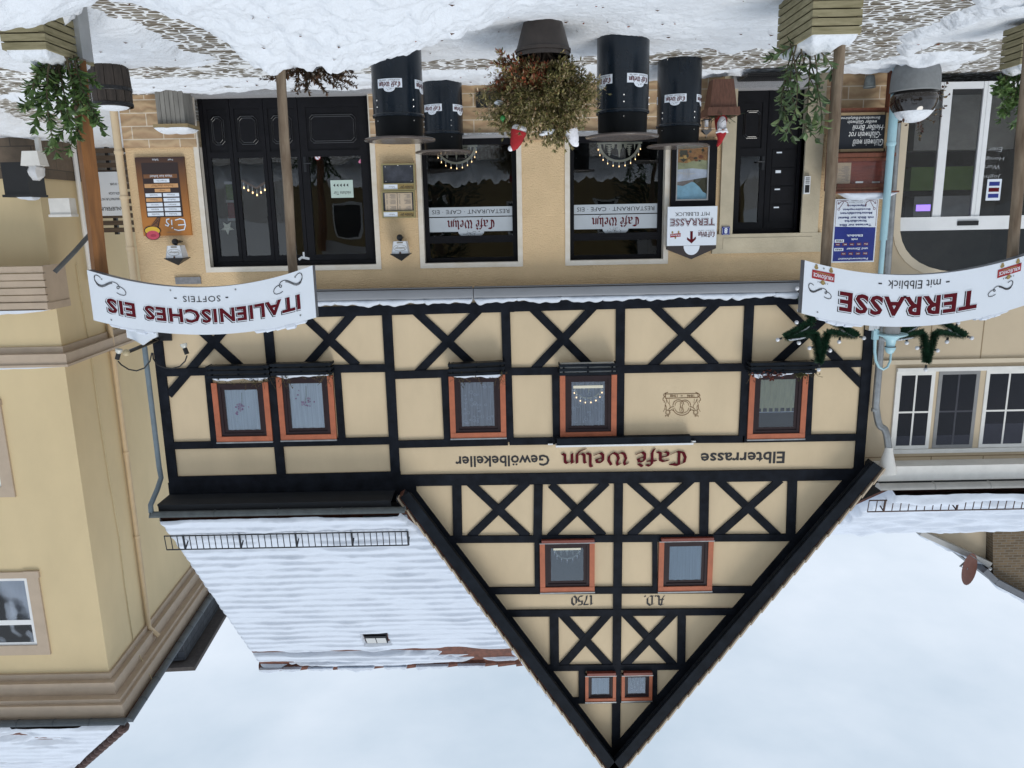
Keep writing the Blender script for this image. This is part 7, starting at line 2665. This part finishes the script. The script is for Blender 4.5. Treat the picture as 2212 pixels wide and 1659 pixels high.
zf, zn, zc = P(1924, 722, YL).z, P(1924, 750, YL).z, P(1924, 763, YL).z
mb = MB()
mb.lathe([(.225, zf - .012), (.228, zf), (.20, zf + .016), (.12, zf + .045), (.075, zf + .09), (.064, zf + .16), (.064, zn - .01), (.076, zn - .008), (.076, zn + .03), (.05, zc - .01), (.02, zc + .01)], (xl_2, YL, 0), 28)
mb.lathe([(.223, zf - .010), (.10, zf + .005)], (xl_2, YL, 0), 28, cap=False)
mb.build('shade', M_LBLUE, sl_, smooth=True)
mb = MB()
mb.lathe([(.078, zn - .014), (.080, zn - .009), (.078, zn - .004)], (xl_2, YL, 0), 20)
mb.build('shade_band', M_BLACK, sl_)
mb = MB()
mb.lathe([(.10, zf + .0), (.12, zf - .02), (.12, zf - .07), (.10, zf - .12), (.05, zf - .145), (.0, zf - .15)], (xl_2, YL, 0), 20, cap=False)
mb.build('globe', mat('frosted_globe', (.42, .41, .40), .35, .05, 3), sl_, smooth=True)
M_TINS = [mat('tinsel_green', (.022, .085, .042), .6, .4, 30), mat('tinsel_dark', (.010, .038, .02), .6, .4, 30)]
M_BULB = mat('white_bulb', (.62, .64, .68), .2, .05, 3)
def star(cx, cz, rad, y, label, seed):
    rr = random.Random(seed)
    t = thing('tinsel_star', label, 'christmas star', (cx, y, cz), 'tinsel stars on the street lamp')
    pts = []
    for i in range(11):
        an = math.pi / 2 + i * math.pi / 5
        r = rad if i % 2 == 0 else rad * .27
        pts.append(Vector((cx + r * math.cos(an), y, cz + r * math.sin(an))))
    mb = MB()
    mb.tube(pts, .012, 5)
    mb.build('wire_frame', M_STEEL, t)
    tn = MB()
    for a, b in zip(pts[:-1], pts[1:]):
        L = (b - a).length
        tgt = (b - a).normalized()
        e1 = tgt.cross(Vector((0, 1, 0)))
        e2 = Vector((0, 1, 0))
        for k in range(int(L * 4200)):
            p = a + tgt * (L * rr.random())
            an = rr.uniform(0, 6.283)
            d = e1 * math.cos(an) + e2 * math.sin(an) + tgt * rr.uniform(-.5, .5)
            l = rr.uniform(.05, .085)
            w_ = tgt.cross(d).normalized() * .004 + tgt * .003
            q_ = p + d.normalized() * l
            tn.add([p - w_, p + w_, q_ + w_ * .4, q_ - w_ * .4], [(0, 1, 2, 3)], rr.choice((0, 0, 1)))
    tn.build('tinsel', M_TINS, t)
    for i in range(10):
        p = pts[i]
        out = (p - Vector((cx, y, cz))).normalized()
        spots = [(p, out)] if i % 2 == 0 else []
        a, b = pts[i], pts[i + 1]
        md = a.lerp(b, .45)
        nrm = Vector(((b - a).z, 0, -(b - a).x)).normalized()
        if nrm.dot(md - Vector((cx, y, cz))) < 0:
            nrm = -nrm
        spots.append((md, nrm))
        for s_, o_ in spots:
            bm = MB()
            bm.tube([s_ + o_ * .045, s_ + o_ * .09], .018, 8, 1)
            c = s_ + o_ * .115
            bm.ball(tuple(c), .032, n=10, k=7, m=0)
            bm.build('bulb', [M_BULB, M_BLACK], t)
    sn_ = MB()
    for i in (2, 8, 3, 7):
        a, b = pts[i], pts[(i + 1) if i in (2, 7) else i + 1]
        snow_ridge(sn_, a.lerp(b, .1) + Vector((0, 0, .035)), a.lerp(b, .7) + Vector((0, 0, .035)), .05, .025, i, 10)
    sn_.build('snow_cover', M_SNOWR, t)
for cx_d, cy_d, lab, sd2 in ((1775, 702, 'green tinsel star with white bulbs hung right of the street lamp', 1), (2009, 702, 'green tinsel star with white bulbs hung left of the street lamp', 2)):
    c = P(cx_d, cy_d, 11.60)
    star(c.x, c.z, .575, 11.60, lab, sd2)

# ------------------------------------------------------------------ window boxes
def window_box(x0d, x1d, y0d, y1d, label, kind, seed, tilt=0):
    yf_ = 11.72
    a, b = P(x1d, y0d, yf_), P(x0d, y0d, yf_)
    x0, x1, z0, z1 = a.x, b.x, P((x0d + x1d) / 2, y0d, yf_).z, P((x0d + x1d) / 2, y1d, yf_).z
    t = thing('window_box', label, 'window box', ((x0 + x1) / 2, 11.95, z0), 'black window boxes under the upper windows')
    rr = random.Random(seed)
    mb = MB()
    dz = (z1 - z0)
    for k in range(3):
        zz = z0 + dz * (.12 + .36 * k)
        mb.box(x0, x1, yf_, yf_ + .018, zz - .022, zz + .022)
        mb.box(x0, x0 + .016, yf_ + .02, 11.96, zz - .018, zz + .018)
        mb.box(x1 - .016, x1, yf_ + .02, 11.96, zz - .018, zz + .018)
    for u in (.08, .5, .92):
        xx = x0 + (x1 - x0) * u
        mb.box(xx - .012, xx + .012, yf_ + .019, yf_ + .03, z0, z1 - .02)
        mb.tube([(xx, yf_ + .03, z0 + .03), (xx, 11.96, z0 + .02)], .009, 5)
    mb.build('rack', M_BOARD, t)
    mb = MB()
    frus(mb, x0 + .03, x1 - .03, x0 + .015, x1 - .015, 11.845, .075, .095, z0 + .01, z1 - .035)
    mb.build('trough', M_BLACK if kind != 'empty' else mat('white_trough', (.45, .47, .47), .5, .1, 5), t)
    mb = MB()
    n = {'full': 3, 'empty': 1, 'tuft': 2}[kind]
    if kind == 'tuft':
        snow_ridge(mb, (x0 + .30, 11.82, z1 - .04), (x1 - .02, 11.82, z1 - .04), .17, .09, seed, 20)
        snow_ridge(mb, (x0 + .02, 11.82, z1 - .04), (x0 + .28, 11.82, z1 - .04), .17, .05, seed + 1, 12)
    else:
        snow_ridge(mb, (x0 + .02, 11.83, z1 - .04), (x1 - .04, 11.83, z1 - .04), .19, .08 if kind == 'full' else .035, seed, 36, sag=.3)
    mb.build('snow_cover', M_SNOWR, t, smooth=True, ang=3)
    if kind != 'empty':
        lm = MB()
        for k in range(26 if kind == 'full' else 16):
            u = rr.choice((rr.uniform(.02, .2), rr.uniform(.75, .98), rr.uniform(.1, .9)))
            p = Vector((x0 + (x1 - x0) * u, 11.80 + rr.uniform(-.06, .05), z1 - .03))
            e = p + Vector((rr.uniform(-.14, .14), rr.uniform(-.12, .05), rr.choice((rr.uniform(.05, .24), rr.uniform(-.06, .1)))))
            lm.tube([p, p.lerp(e, .5) + Vector((0, 0, .03)), e], .003, 4, 0)
            for j in range(9):
                q_ = p.lerp(e, rr.random())
                leaf(lm, q_, Vector((rr.uniform(-1, 1), rr.uniform(-1, 1), rr.uniform(-.7, .8))), Vector((0, 0, 1)), rr.uniform(.02, .045), .016, rr.choice((0, 1, 2)))
        if kind == 'tuft':
            for k in range(170):
                p = Vector((x1 - .30 + rr.gauss(0, .10), 11.80 + rr.gauss(0, .05), z1 - .01 + rr.gauss(0, .035)))
                leaf(lm, p, Vector((rr.uniform(-1, 1), rr.uniform(-1, .4), rr.uniform(-.4, .8))), Vector((0, 0, 1)), .06, .04, 3)
            for k in range(120):
                p = Vector((x0 + .22 + rr.gauss(0, .06), 11.80 + rr.gauss(0, .05), z1 + .01 + rr.gauss(0, .04)))
                leaf(lm, p, Vector((rr.uniform(-1, 1), rr.uniform(-1, .4), rr.uniform(-.4, .8))), Vector((0, 0, 1)), .05, .02, 1)
        lm.build('dry_plants', [mat('dry_brown', (.09, .06, .03), .9, .3, 20), mat('dry_olive', (.075, .08, .025), .9, .3, 20), mat('dry_tan', (.15, .11, .06), .9, .3, 20), mat('rust_heuchera', (.14, .035, .02), .8, .3, 20)], t)
    if tilt:
        t.rotation_euler = (0, tilt, 0)
window_box(443, 580, 790, 819, 'black window box rightmost of the five, with snow and withered trailing plants', 'full', 3)
window_box(582, 714, 785, 812, 'black window box second from the right, withered vines hanging over both ends', 'full', 9)
window_box(967, 1090, 784, 813, 'slightly tilted black window box with snow and a dry brown tuft', 'full', 14, R(-1.5))
window_box(1208, 1333, 786, 812, 'black window box holding an empty white trough, below the candle arch window', 'empty', 21)
window_box(1622, 1766, 783, 808, 'black window box leftmost of the five, with a rust red leafy tuft in snow', 'tuft', 27)
# candle arches upstairs stand on the sill in front of the curtain
x0, x1, z0, z1 = W[3]
candle_arch('candle_arch', 'candle arch in the upper window beside the painted crest', (x0 + x1) / 2, z0 + .20, .25, 11.982, 8, depth=.004)
x0, x1, z0, z1 = GW
candle_arch('candle_arch', 'pale candle arch in the right gable window', (x0 + x1) / 2, z0 + .13, .24, 11.982, 7, depth=.004, lit=False)
# straw star and a candelabrum behind the folding door
p = P(491, 492, 12.22)
st = MB()
pts = []
for i in range(10):
    an = math.pi / 2 + i * math.pi / 5
    r = .105 if i % 2 == 0 else .045
    pts.append((p.x + r * math.cos(an), p.z + r * math.sin(an)))
st.prism(pts, 12.215, 12.235)
tag(st.build('straw_star', mat('pale_straw', (.55, .55, .47), .7, .25, 60), None), 'pale woven star hanging behind the folding door', 'star')
ca = thing('candelabrum', 'small lit wooden candelabrum behind the folding door panes', 'candle holder', (P(553, 395, 12.5).x, 12.5, P(553, 395, 12.5).z))
c = P(553, 395, 12.5)
mb = MB()
for s_ in (-1, 1):
    mb.tube([(c.x, 12.5, c.z + .08), (c.x + s_ * .22, 12.5, c.z - .04)], .018, 6)
mb.build('wooden_arm', mat('light_wood', (.25, .12, .05), .6), ca)
for k in range(7):
    xx = c.x + (k - 3) * .065
    zz = c.z + .10 - abs(k - 3) * .038
    mb = MB()
    mb.tube([(xx, 12.5, zz), (xx, 12.5, zz + .07)], .008, 6)
    cd = mb.build('candle', M_WHITE, ca)
    mb = MB()
    mb.ball((xx, 12.5, zz + .085), .012, .012, .018, 8, 5)
    mb.build('bulb', M_FLAME, cd)

pw = thing('coloured_panel', 'white framed panel with red, green and blue fields behind the folding door', 'panel', (P(475, 430, 12.9).x, 12.9, 1.2))
a, b = P(508, 392, 12.9), P(452, 478, 12.9)
mb = MB()
xm, zm = (a.x + b.x) / 2, (a.z + b.z) / 2
for u0_, u1_, v0, v1 in ((a.x, a.x + .04, a.z, b.z), (b.x - .04, b.x, a.z, b.z), (xm - .02, xm + .02, a.z, b.z), (a.x, b.x, a.z, a.z + .04), (a.x, b.x, b.z - .04, b.z), (a.x, b.x, zm - .02, zm + .02)):
    mb.box(u0_, u1_, 12.9 - random.random() * .004, 12.94, v0, v1)
mb.build('frame', M_WHITE, pw)
for k, (u0_, v0, c_) in enumerate(((a.x, a.z, (.10, .26, .03)), (xm, a.z, (.35, .03, .03)), (a.x, zm, (.30, .02, .05)), (xm, zm, (.03, .10, .30)))):
    mb = MB()
    mb.box(u0_ + .02, u0_ + xm - a.x, 12.945, 12.95, v0 + .02, v0 + zm - a.z)
    mb.build('field', mat('field_colour_%d' % k, c_, .6), pw)
# ------------------------------------------------------------------ awnings
def awning(x0, x1, label):
    z0, z1 = 3.005, 3.20
    t = thing('awning_cassette', label, 'awning', ((x0 + x1) / 2, 12, z0), 'closed grey awning cassettes above the ground floor')
    mb = MB()
    prof = [(12.0, z0 + .02), (11.80, z0), (11.735, z0 + .015), (11.715, z0 + .06), (11.72, z0 + .13), (11.78, z1 - .005), (12.0, z1)]
    vs = [(x, y, z) for x in (x0, x1) for y, z in prof]
    k = len(prof)
    mb.add(vs, [(i, i + k, (i + 1) % k + k, (i + 1) % k) for i in range(k)] + [tuple(range(k)), tuple(range(2 * k - 1, k - 1, -1))])
    mb.build('cassette', M_AWN, t, smooth=True, ang=.5)
    mb = MB()
    mb.box(x0 + .01, x1 - .01, 11.725, 11.79, z0 - .018, z0 - .002)
    mb.build('front_bar', mat('dark_front_bar', (.10, .105, .115), .4, .1, 3), t)
    mb = MB()
    n = int((x1 - x0) / .6)
    for i in range(n):
        a, b = x0 + .02 + (x1 - x0 - .04) * i / n, x0 + .02 + (x1 - x0 - .04) * (i + 1.06) / n
        snow_ridge(mb, (a, 11.86, z1 - .03), (min(b, x1 - .01), 11.86, z1 - .03), .24, .085, 40 + i + int(x0 * 3), 22, sag=.4, endh=.25)
    mb.build('snow_cover', M_SNOWR, t, smooth=True, ang=3)
awning(-4.75, .555, 'long closed grey awning cassette with snow on it, left of the joint')
awning(.565, 4.1, 'long closed grey awning cassette with snow on it, right of the joint')
mb = MB()
aw2 = thing('awning_cassette', 'short black awning cassette with a white strip over the crest and its neighbouring window', 'awning', (0, 11.9, P(1350, 948, 11.85).z))
a, b = P(1203, 950, 11.86), P(1492, 950, 11.86)
z0, z1 = P(1350, 944, 11.86).z, P(1350, 961, 11.86).z
mb.box(b.x, a.x, 11.84, 11.96, z0, z1 - .02)
mb.build('cassette', M_BOARD, aw2)
mb = MB()
mb.box(b.x - .04, a.x + .02, 11.83, 11.96, z1 - .018, z1 + .012)
for x in (b.x - .10, a.x + .06):
    mb.box(x, x + .08, 11.93, 11.96, z1 - .02, z1)
mb.build('cover_strip', M_WHITEP, aw2)

# ------------------------------------------------------------------ side lane
sf = thing('slat_fence', 'dark brown horizontal slat fence closing the side lane', 'fence', (8.5, 18.2, .2))
a, b = P(190, 300, 18.2), P(262, 300, 18.2)
zf0, zf1 = .10, P(230, 505, 18.2).z
mb = MB()
n = 13
for k in range(n):
    zz = zf0 + (zf1 - zf0) * (k + .5) / n
    mb.box(b.x - .6, a.x + .05, 18.18, 18.2, zz - .055, zz + .05, 0)
mb.build('slats', mat('brown_slats', (.085, .06, .042), .75, .4, 3, .3, 30, stretch=(.6, 1, 8)), sf)
mb = MB()
for x in (b.x - .3, (a.x + b.x) / 2, a.x):
    mb.box(x - .04, x + .04, 18.202, 18.28, .0, zf1 + .02)
mb.build('fence_posts', M_BLACK, sf)
dl = thing('delivery_sign', 'white sign on the slat fence reading ANLIEFERUNG with delivery hours', 'sign', (P(240, 420, 18.13).x, 18.13, P(240, 420, 18.13).z))
a, b, z0, z1 = P(267, 420, 18.13), P(212, 420, 18.13), P(240, 371, 18.13).z, P(240, 466, 18.13).z
mb = MB()
mb.box(a.x, b.x + .12, 18.13, 18.155, z0, z1)
mb.build('panel', M_WHITE, dl)
mb = MB()
wd = b.x + .12 - a.x
cxm = a.x + wd / 2
for body, v, wu, hv in (('ANLIEFERUNG', .84, .86, .085), ('MANUFAKTUR HOTEL', .62, .80, .055), ('PASTA LUCIA', .49, .42, .055), ('8 - 10 UHR', .28, .34, .055)):
    text(mb, body, a.x + wd * (.06 + wu / 2), z0 + (z1 - z0) * v, wd * wu, (z1 - z0) * hv, 18.127, 0, .02)
mb.build('lettering', M_INK, dl)
p = P(128, 447, 15.7)
vb = thing('vent_box', 'white vent box on the hotel corner wall', 'vent box', (p.x, 16, p.z))
x0, x1, z0, z1 = P(150, 447, 15.7).x, P(105, 447, 15.7).x, P(128, 428, 15.7).z, P(128, 463, 15.7).z
mb = MB()
mb.box(x0, x1, 15.72, 15.955, z0, z1)
mb.box(x0 - .02, x1 + .02, 15.69, 15.955, z1 + .001, z1 + .05)
mb.build('case', M_OFFW, vb)
bc_ = thing('black_cabinet', 'black wall cabinet with snow on its lid by the hotel side entrance', 'cabinet', (P(35, 390, 15.4).x, 15.6, P(35, 360, 15.4).z))
x0, x1, z0, z1 = P(60, 390, 15.4).x, P(6, 390, 15.4).x, P(35, 350, 15.4).z, P(35, 420, 15.4).z
mb = MB()
mb.box(x0, x1, 15.4, 15.955, z0, z1)
mb.box(x0 - .03, x1 + .03, 15.36, 15.955, z1 + .001, z1 + .05)
mb.build('case', M_BLACK, bc_)
mb = MB()
snow_ridge(mb, (x0, 15.6, z1 + .05), (x0 + .3, 15.6, z1 + .05), .3, .05, 4, 12)
mb.build('snow_cover', M_SNOWR, bc_)
lb_ = thing('litter_box', 'pale grey litter box with a white plastic bag hanging at the hotel wall', 'litter box', (P(65, 350, 15.0).x, 15.2, P(65, 328, 15.0).z))
x0, x1, z0, z1 = P(80, 350, 15.0).x, P(42, 350, 15.0).x, P(62, 325, 15.0).z, P(62, 357, 15.0).z
mb = MB()
frus(mb, x0 + .02, x1 - .02, x0 - .02, x1 + .02, 15.2, .12, .15, z0, z1)
mb.box((x0 + x1) / 2 - .04, (x0 + x1) / 2 + .04, 15.36, 15.44, -.1, z1)
mb.build('box', M_OFFW, lb_)
mb = MB()
mb.ball(((x0 + x1) / 2, 15.2, z1 + .10), .15, .13, .17, 12, 8)
mb.v = [(v[0] + .02 * math.sin(v[2] * 40), v[1] + .02 * math.sin(v[0] * 50), v[2] + .015 * math.sin(v[0] * 60)) for v in mb.v]
mb.build('plastic_bag', mat('white_plastic', (.52, .53, .55), .3, .15, 9), lb_, smooth=True)

# bracket sign at the right corner of the cafe
YK = 11.55
pb = P(330, 735, YK)
hs = thing('bracket_sign', 'white shield sign on a black bracket with two swan neck spotlights', 'sign', (5.5, 12, pb.z))
mb = MB()
zk = P(335, 742, YK).z
mb.tube([(5.52, 12, zk), (5.50, 10.9, zk + .02)], .028, 8)
mb.box(5.30, 5.55, 11.93, 11.965, zk + .02, zk - .14)
mb.tube([(5.5, 11.9, zk), (5.5, 11.2, zk - .3)], .016, 6)
mb.build('bracket', M_BLACK, hs)
mb = MB()
mb.ball((5.50, 10.88, zk + .02), .05)
mb.build('end_knob', mat('cream_knob', (.40, .33, .20), .5), hs)
mb = MB()
c = P(308, 728, 11.3)
mb.prism([(c.x - .22, c.z - .35), (c.x + .22, c.z - .35), (c.x + .22, c.z), (c.x + .12, c.z + .04), (c.x, c.z + .12), (c.x - .12, c.z + .04), (c.x - .22, c.z)], 11.28, 11.33)
mb.build('shield', M_WHITE, hs)
for sgn, pth, lamp in ((1, ((330, 762), (331, 775), (340, 788), (355, 794), (372, 796), (388, 792), (400, 780), (404, 768)), ((404, 765), (399, 752), (396, 742))), (-1, ((328, 762), (324, 780), (312, 795), (295, 801), (278, 798), (262, 788), (255, 780)), ((253, 776), (256, 764), (257, 754)))):
    mb = MB()
    mb.tube([P(a, b, YK) for a, b in pth], .011, 8)
    arm = mb.build('swan_neck', M_BLACK, hs, smooth=True)
    a, b, c = [P(x, y, YK) for x, y in lamp]
    mb = MB()
    mb.tube([a, b], .034, 10)
    mb.build('lamp_socket', M_BLACK, arm)
    mb = MB()
    mb.tube([b, b.lerp(c, .5), c], [.025, .05, .052], 12)
    mb.build('reflector_lamp', mat('lamp_glass', (.5, .5, .46), .15, .1, 5), arm, smooth=True)
# mat grate and small zinc pail
mb = MB()
a, b = P(1716, 172, 11.62), P(1604, 172, 11.62)
gzz = ground_at((a.x + b.x) / 2, 11.6) + .075
for k in range(24):
    x = a.x + (b.x - a.x) * k / 23
    mb.box(x - .006, x + .006, 11.36, 11.84, gzz, gzz + .02)
for k in range(12):
    y = 11.37 + k * .042
    mb.box(a.x, b.x, y - .005, y + .005, gzz + .001, gzz + .018)
mb.box(a.x - .01, b.x + .01, 11.35, 11.85, gzz - .02, gzz - .002)
tag(mb.build('foot_grate', M_BLACK, None), 'black steel foot grate before the entrance door', 'grate')
c = P(1881, 175, 11.75)
mb = MB()
zc_ = c.z
mb.lathe([(.055, -.05), (.07, .0), (.082, .10), (.088, .105), (.082, .12), (.07, .115), (.06, .02)], (c.x, 11.78, zc_ - .03), 20)
tag(mb.build('zinc_pail', mat('dull_zinc', (.18, .20, .20), .5, .3, 14), None, smooth=True), 'small dull zinc pail at the foot of the plinth under the menu stand', 'pail')

# ------------------------------------------------------------------ the other side of the street, behind the camera, for what the panes mirror
op = thing('yellow_house_opposite', 'plain yellow house with a snowy roof across the street, mirrored in the shop windows', 'house', (0, -16, 0))
mb = MB()
mb.box(-12, 11, -24, -16, 0, 5.2)
mb.build('wall', mat('ochre_render', (.30, .22, .10), .9, .1, 2), op)
mb = MB()
mb.prism([(-1, 0), (1, 0)] + [(0, 1)], 0, 1)
mb = MB()
mb.add([(-12.4, -15.6, 5.1), (11.4, -15.6, 5.1), (11.4, -20, 8.6), (-12.4, -20, 8.6), (-12.4, -24.4, 5.1), (11.4, -24.4, 5.1)], [(1, 0, 3, 2), (2, 3, 4, 5), (0, 4, 3), (1, 2, 5)])
mb.build('roof', M_SNOWR, op)
for k in range(5):
    mb = MB()
    x = -10 + k * 4.4
    mb.box(x, x + 1.3, -16, -15.95, 1.2, 3.0, 0)
    win = mb.build('window', M_WHITEP, op)
    mb = MB()
    mb.box(x + .12, x + 1.18, -15.95, -15.94, 1.32, 2.88, 0)
    mb.build('pane', M_BLACK, win)

sb = MB()
for k in range(9):
    snow_ridge(sb, (-14 + k * 3.0, -4.5 - .4 * (k % 3), -.05), (-10.6 + k * 3.0, -4.6 - .3 * (k % 2), -.05), 1.8, .75, 80 + k, 30, sag=.3)
sbo = sb.build('snow_bank', M_SNOW, None, smooth=True, ang=3)
sbo['kind'] = 'stuff'
sbo['label'] = 'shovelled snow bank along the far kerb, mirrored in the glass'
def conifer(x, y, h, r, label, seed):
    rr = random.Random(seed)
    t = thing('spruce_tree', label, 'tree', (x, y, 0), 'spruces across the street')
    mb = MB()
    mb.tube([(x, y, 0), (x, y, h * .5), (x, y, h)], [.14, .09, .02], 8)
    mb.build('trunk', M_WOODP, t)
    mb = MB()
    for k in range(1500):
        u = rr.random() ** 1.3
        an = rr.uniform(0, 6.283)
        rad = r * (1 - u) * (.35 + .65 * rr.random())
        p = Vector((x + rad * math.cos(an), y + rad * math.sin(an), .5 + (h - .5) * u - rad * .25))
        leaf(mb, p, Vector((math.cos(an), math.sin(an), -.35 + rr.gauss(0, .3))), Vector((0, 0, 1)), .45, .16, 0)
    mb.build('crown', mat('spruce_needles', (.018, .035, .015), .8, .4, 6), t)
conifer(3.0, -9.5, 8.5, 2.2, 'dark spruce across the street behind the viewer, mirrored in the shop windows', 3)
conifer(-6.5, -11.0, 7.0, 1.9, 'smaller dark spruce across the street, mirrored in the glass shopfront', 4)

for k, lab in ((0, 'pale pink orchid behind the rightmost upper window'), (1, 'pale pink orchid behind the upper window second from the right')):
    x0, x1, z0, z1 = W[k]
    ot = thing('orchid', lab, 'house plant', ((x0 + x1) / 2, 11.98, z0 + .2))
    rr = random.Random(70 + k)
    mb = MB()
    cx, cz_ = (x0 + x1) / 2 + .02, z0 + .42
    for j in range(26):
        disc2(mb, cx + rr.gauss(0, .055), cz_ + rr.gauss(0, .055), rr.uniform(.010, .02), rr.uniform(.010, .018), 11.9792 - j * .00002, j % 2, 8)
    mb.build('blossoms', [mat('orchid_pink', (.45, .25, .42), .8, .15, 9), mat('orchid_pale', (.58, .45, .58), .8, .1, 9)], ot)
    mb = MB()
    line2(mb, [(cx - .03, z0 + .17), (cx - .02, z0 + .32), (cx + .02, z0 + .48)], .006, 11.9797, 0)
    mb.build('stem', mat('orchid_stem', (.10, .14, .06), .8), ot)
